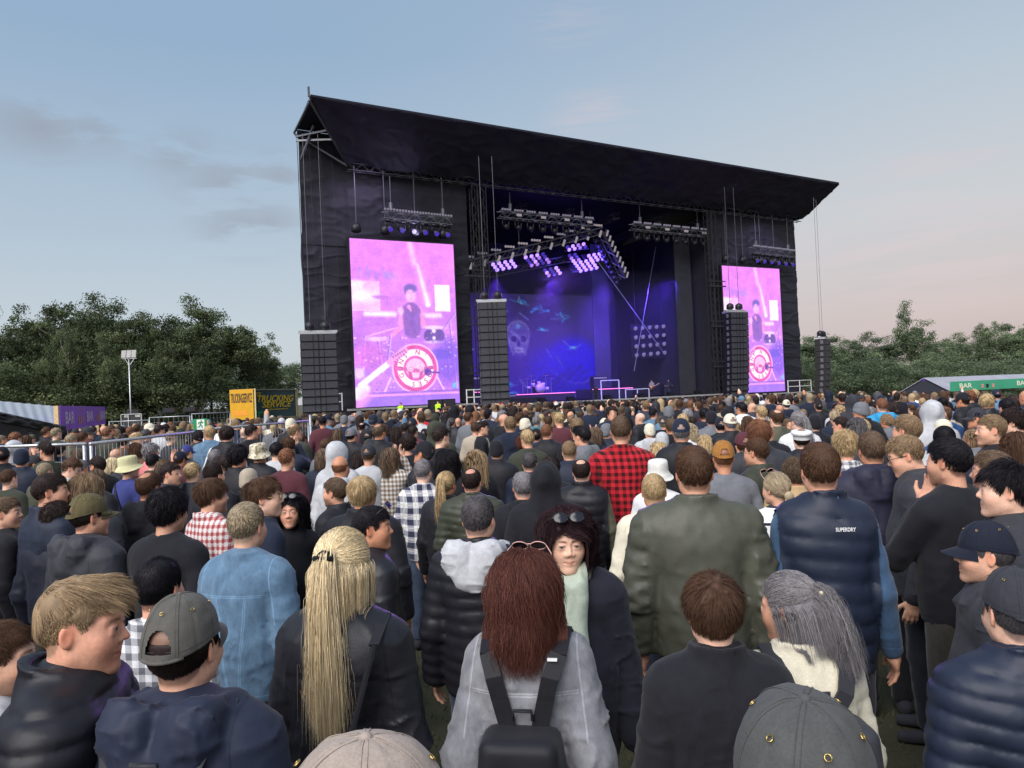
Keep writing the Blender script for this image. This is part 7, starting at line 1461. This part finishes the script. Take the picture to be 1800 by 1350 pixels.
def far_mass(d0):
    rg=np.random.default_rng(33)
    def proto(style,lod):
        hh=.026 if lod==0 else .042; bh=.062 if lod==0 else .09
        hv,hq=surfnet(lambda P:head_sdf(P,0,True),(-.11,-.13,-.25),(.11,.13,.15),hh); hv=hv+HC
        q=hv-HC; m=(hairline(q.astype(f32))>-.012).astype(int) # 1 hair 0 skin
        hv=np.where((m==1)[:,None],HC+q*1.07,hv)
        if style=='long':
            v,qq=surfnet(lambda P:sm(ell(P,(0,-.02,.02),(.095,.115,.11)),smax(cone(P,(0,-.04,-.02),(0,-.09,-.2),.085,.07),P[:,1]-.03,.02),.03),(-.13,-.2,-.3),(.13,.12,.16),hh*1.15); v=v+HC
            hv,hq=np.concatenate([hv,v]),np.concatenate([hq,qq+len(hv)]); m=np.concatenate([m*0,np.ones(len(v),int)])
        if style=='hood':
            v,qq=surfnet(lambda P:smax(sm(ell(P,(0,-.005,1.645),(.112,.135,.14)),ell(P,(0,-.03,1.5),(.11,.1,.1)),.06),-ell(P,(0,.13,1.61),(.075,.085,.1)),.02),(-.15,-.17,1.38),(.15,.16,1.82),hh*1.15)
            hv,hq=np.concatenate([hv,v]),np.concatenate([hq,qq+len(hv)]); m=np.concatenate([m*0,np.full(len(v),2)])
        if style=='cap':
            v,qq=surfnet(lambda P:sm(smax(ell(P,(0,-.012,.03),(.09,.11,.115)),.02-P[:,2],.02),ell(P,(0,.11,.03),(.06,.07,.014)),.02),(-.12,-.15,-.01),(.12,.2,.17),hh); v=v+HC
            hv,hq=np.concatenate([hv,v]),np.concatenate([hq,qq+len(hv)]); m=np.concatenate([m,np.full(len(v),4)])
        arm='raise/down' if style=='up' else 'down'
        bv,bq=surfnet(lambda P:np.minimum(smax(trunk(P,arm,1.,1.,.022,1.15),.8-P[:,2],.02),sm(ell(P,(0,0,.9),(.15,.11,.12)),cone(absx(P),(.09,0,.85),(.1,0,.04),.085,.06),.03)),(-.36,-.25,0),(.36,.28,1.97),bh)
        bm_=np.where(bv[:,2]<.84,3,2); 
        if style=='up': bm_=np.where(bv[:,2]>1.8,0,bm_)
        return np.concatenate([hv,bv]),np.concatenate([hq,bq+len(hv)]),np.concatenate([m,bm_])
    PR={(s,l):proto(s,l) for s in ('short','long','hood','cap','up') for l in (0,1)}
    hcs=np.array([HAIRC[k] for k in ('black','dark','brown','mid','light','ginger','blond','ash','grey','dgrey')]);hp=[.1,.2,.2,.14,.1,.05,.06,.05,.07,.03]
    gcs=np.array([CC[k] for k in ('black','navy','char','grey','lgrey','dolive','olive','maroon','denim','cream','blue','red','white','teal','beige','orange','neon')]);gp=[.27,.15,.13,.09,.06,.05,.03,.03,.03,.03,.04,.01,.03,.02,.02,.005,.005]
    Vs=[];Qs=[];Cs=[];n0=0;cnt=0; SKY=[[-50,0,200,400,545,700,900,1100,1300,1450,1600,1850],[772,768,748,738,729,722,709,704,695,691,689,690]]; fs=math.tan(R(36.5)); n=Vector((-math.sin(SA),math.cos(SA),0)); P0=Vector((-11.85,56.37,0)); pts=[]
    y=.6; inv=SM.inverted()
    while y<84:
        step=.52+.004*y
        for x in np.arange(-y*fs*1.03-4-.12*y,y*fs*1.03+4+.12*y,step):
            xx=x+rg.normal(0,.15);yy=y+rg.normal(0,.16); l=inv@Vector((xx,yy,0))
            inside=abs(xx)<yy*.7+.75
            if l.y>-7.2 or (inside and yy<d0*.985) or (inside and math.hypot(xx,yy)<d0) : continue
            if l.x<-8 and yy>24 : 
                if rg.random()<.72: continue
            if xx<-14 and yy>33: continue
            if xx>38 and yy>54: continue
            if rg.random()<.1+.15*(yy>45): continue
            if any((xx-a)**2+(yy-b)**2<.22 for a,b in TAKEN[-120:]): continue
            st_=('short','long','hood','cap','up')[rg.choice(5,p=[.69,.15,.05,.10,.01])]; V,Q,m=PR[(st_,0 if yy<22 else 1)]
            H=rg.uniform(1.56,1.87)/1.75; pr=project((xx,yy,H*1.75+gz(xx,yy)))
            if inside and pr[1]<np.interp(pr[0],SKY[0],SKY[1])-(3 if yy<40 else 1): continue
            a=math.atan2(10-xx,60-yy)+rg.normal(0,.35)+(math.pi if rg.random()<.04 else 0); c,s=math.cos(-a),math.sin(-a)
            v=V*H; v=np.stack([v[:,0]*c-v[:,1]*s+xx,v[:,0]*s+v[:,1]*c+yy,v[:,2]+gz(xx,yy)],1)
            sk=np.array(SKIN[rg.integers(5)]);hc=hcs[rg.choice(10,p=hp)];gc=gcs[rg.choice(17,p=gp)]*rg.uniform(.8,1.25)
            if rg.random()<.07: hc=sk
            tab=np.stack([sk,hc,gc,np.array(LEGC[rg.integers(5)]),gcs[rg.choice(17,p=gp)]]); Vs.append(v.astype(f32));Qs.append(Q+n0);Cs.append(tab[m]);n0+=len(v);cnt+=1
        y+=step*.95
    print('far',cnt,'verts',n0)
    o=link('crowd',nmesh('crowd',np.concatenate(Vs),np.concatenate(Qs),col=np.concatenate(Cs)),M_('crowd_mix')); tag(o,'dense mass of spectators filling the field up to the stage','crowd',kind='stuff')
def guards():
    for i,(s,o,lb) in enumerate(((2.6,-2.6,'security guard in a neon vest below the left screen'),(5.6,-2.6,'second security guard in a neon vest, nearer the subwoofer'))):
        v=sx(s,o,0); person(v[0],v[1],1.9,head=200,kind='vest',gc='neon',vsleeve=CC['black'],lod=2,label=lb,group='security guards before the stage',hair='tidy',hc='dark')
import time
T0=time.time()
def tick(n): print(n,round(time.time()-T0,1),flush=True)
ground(); trees(); tick('trees'); stage(); screens(); rigging(); arrays(); backline(); stage_lights(); stage_smoke(); tick('stage'); truck(); fences(); mast(); tent_bits(); tick('yard')
near(); guards(); tick('near')
garment_text('tall man in a navy quilted','SUPERDRY',.03,.075,1.41,-.185,.045,h=.016)
garment_text('man in a dark mesh trucker','carhartt',.03,.062,1.652,-.126,.0,h=.015)
NMAX=300; have=sum(1 for o in bpy.data.objects if o.name.split('.')[0]=='person'); dl=mid(max(0,NMAX-have)); tick('mid'); far_mass(dl); tick('far')
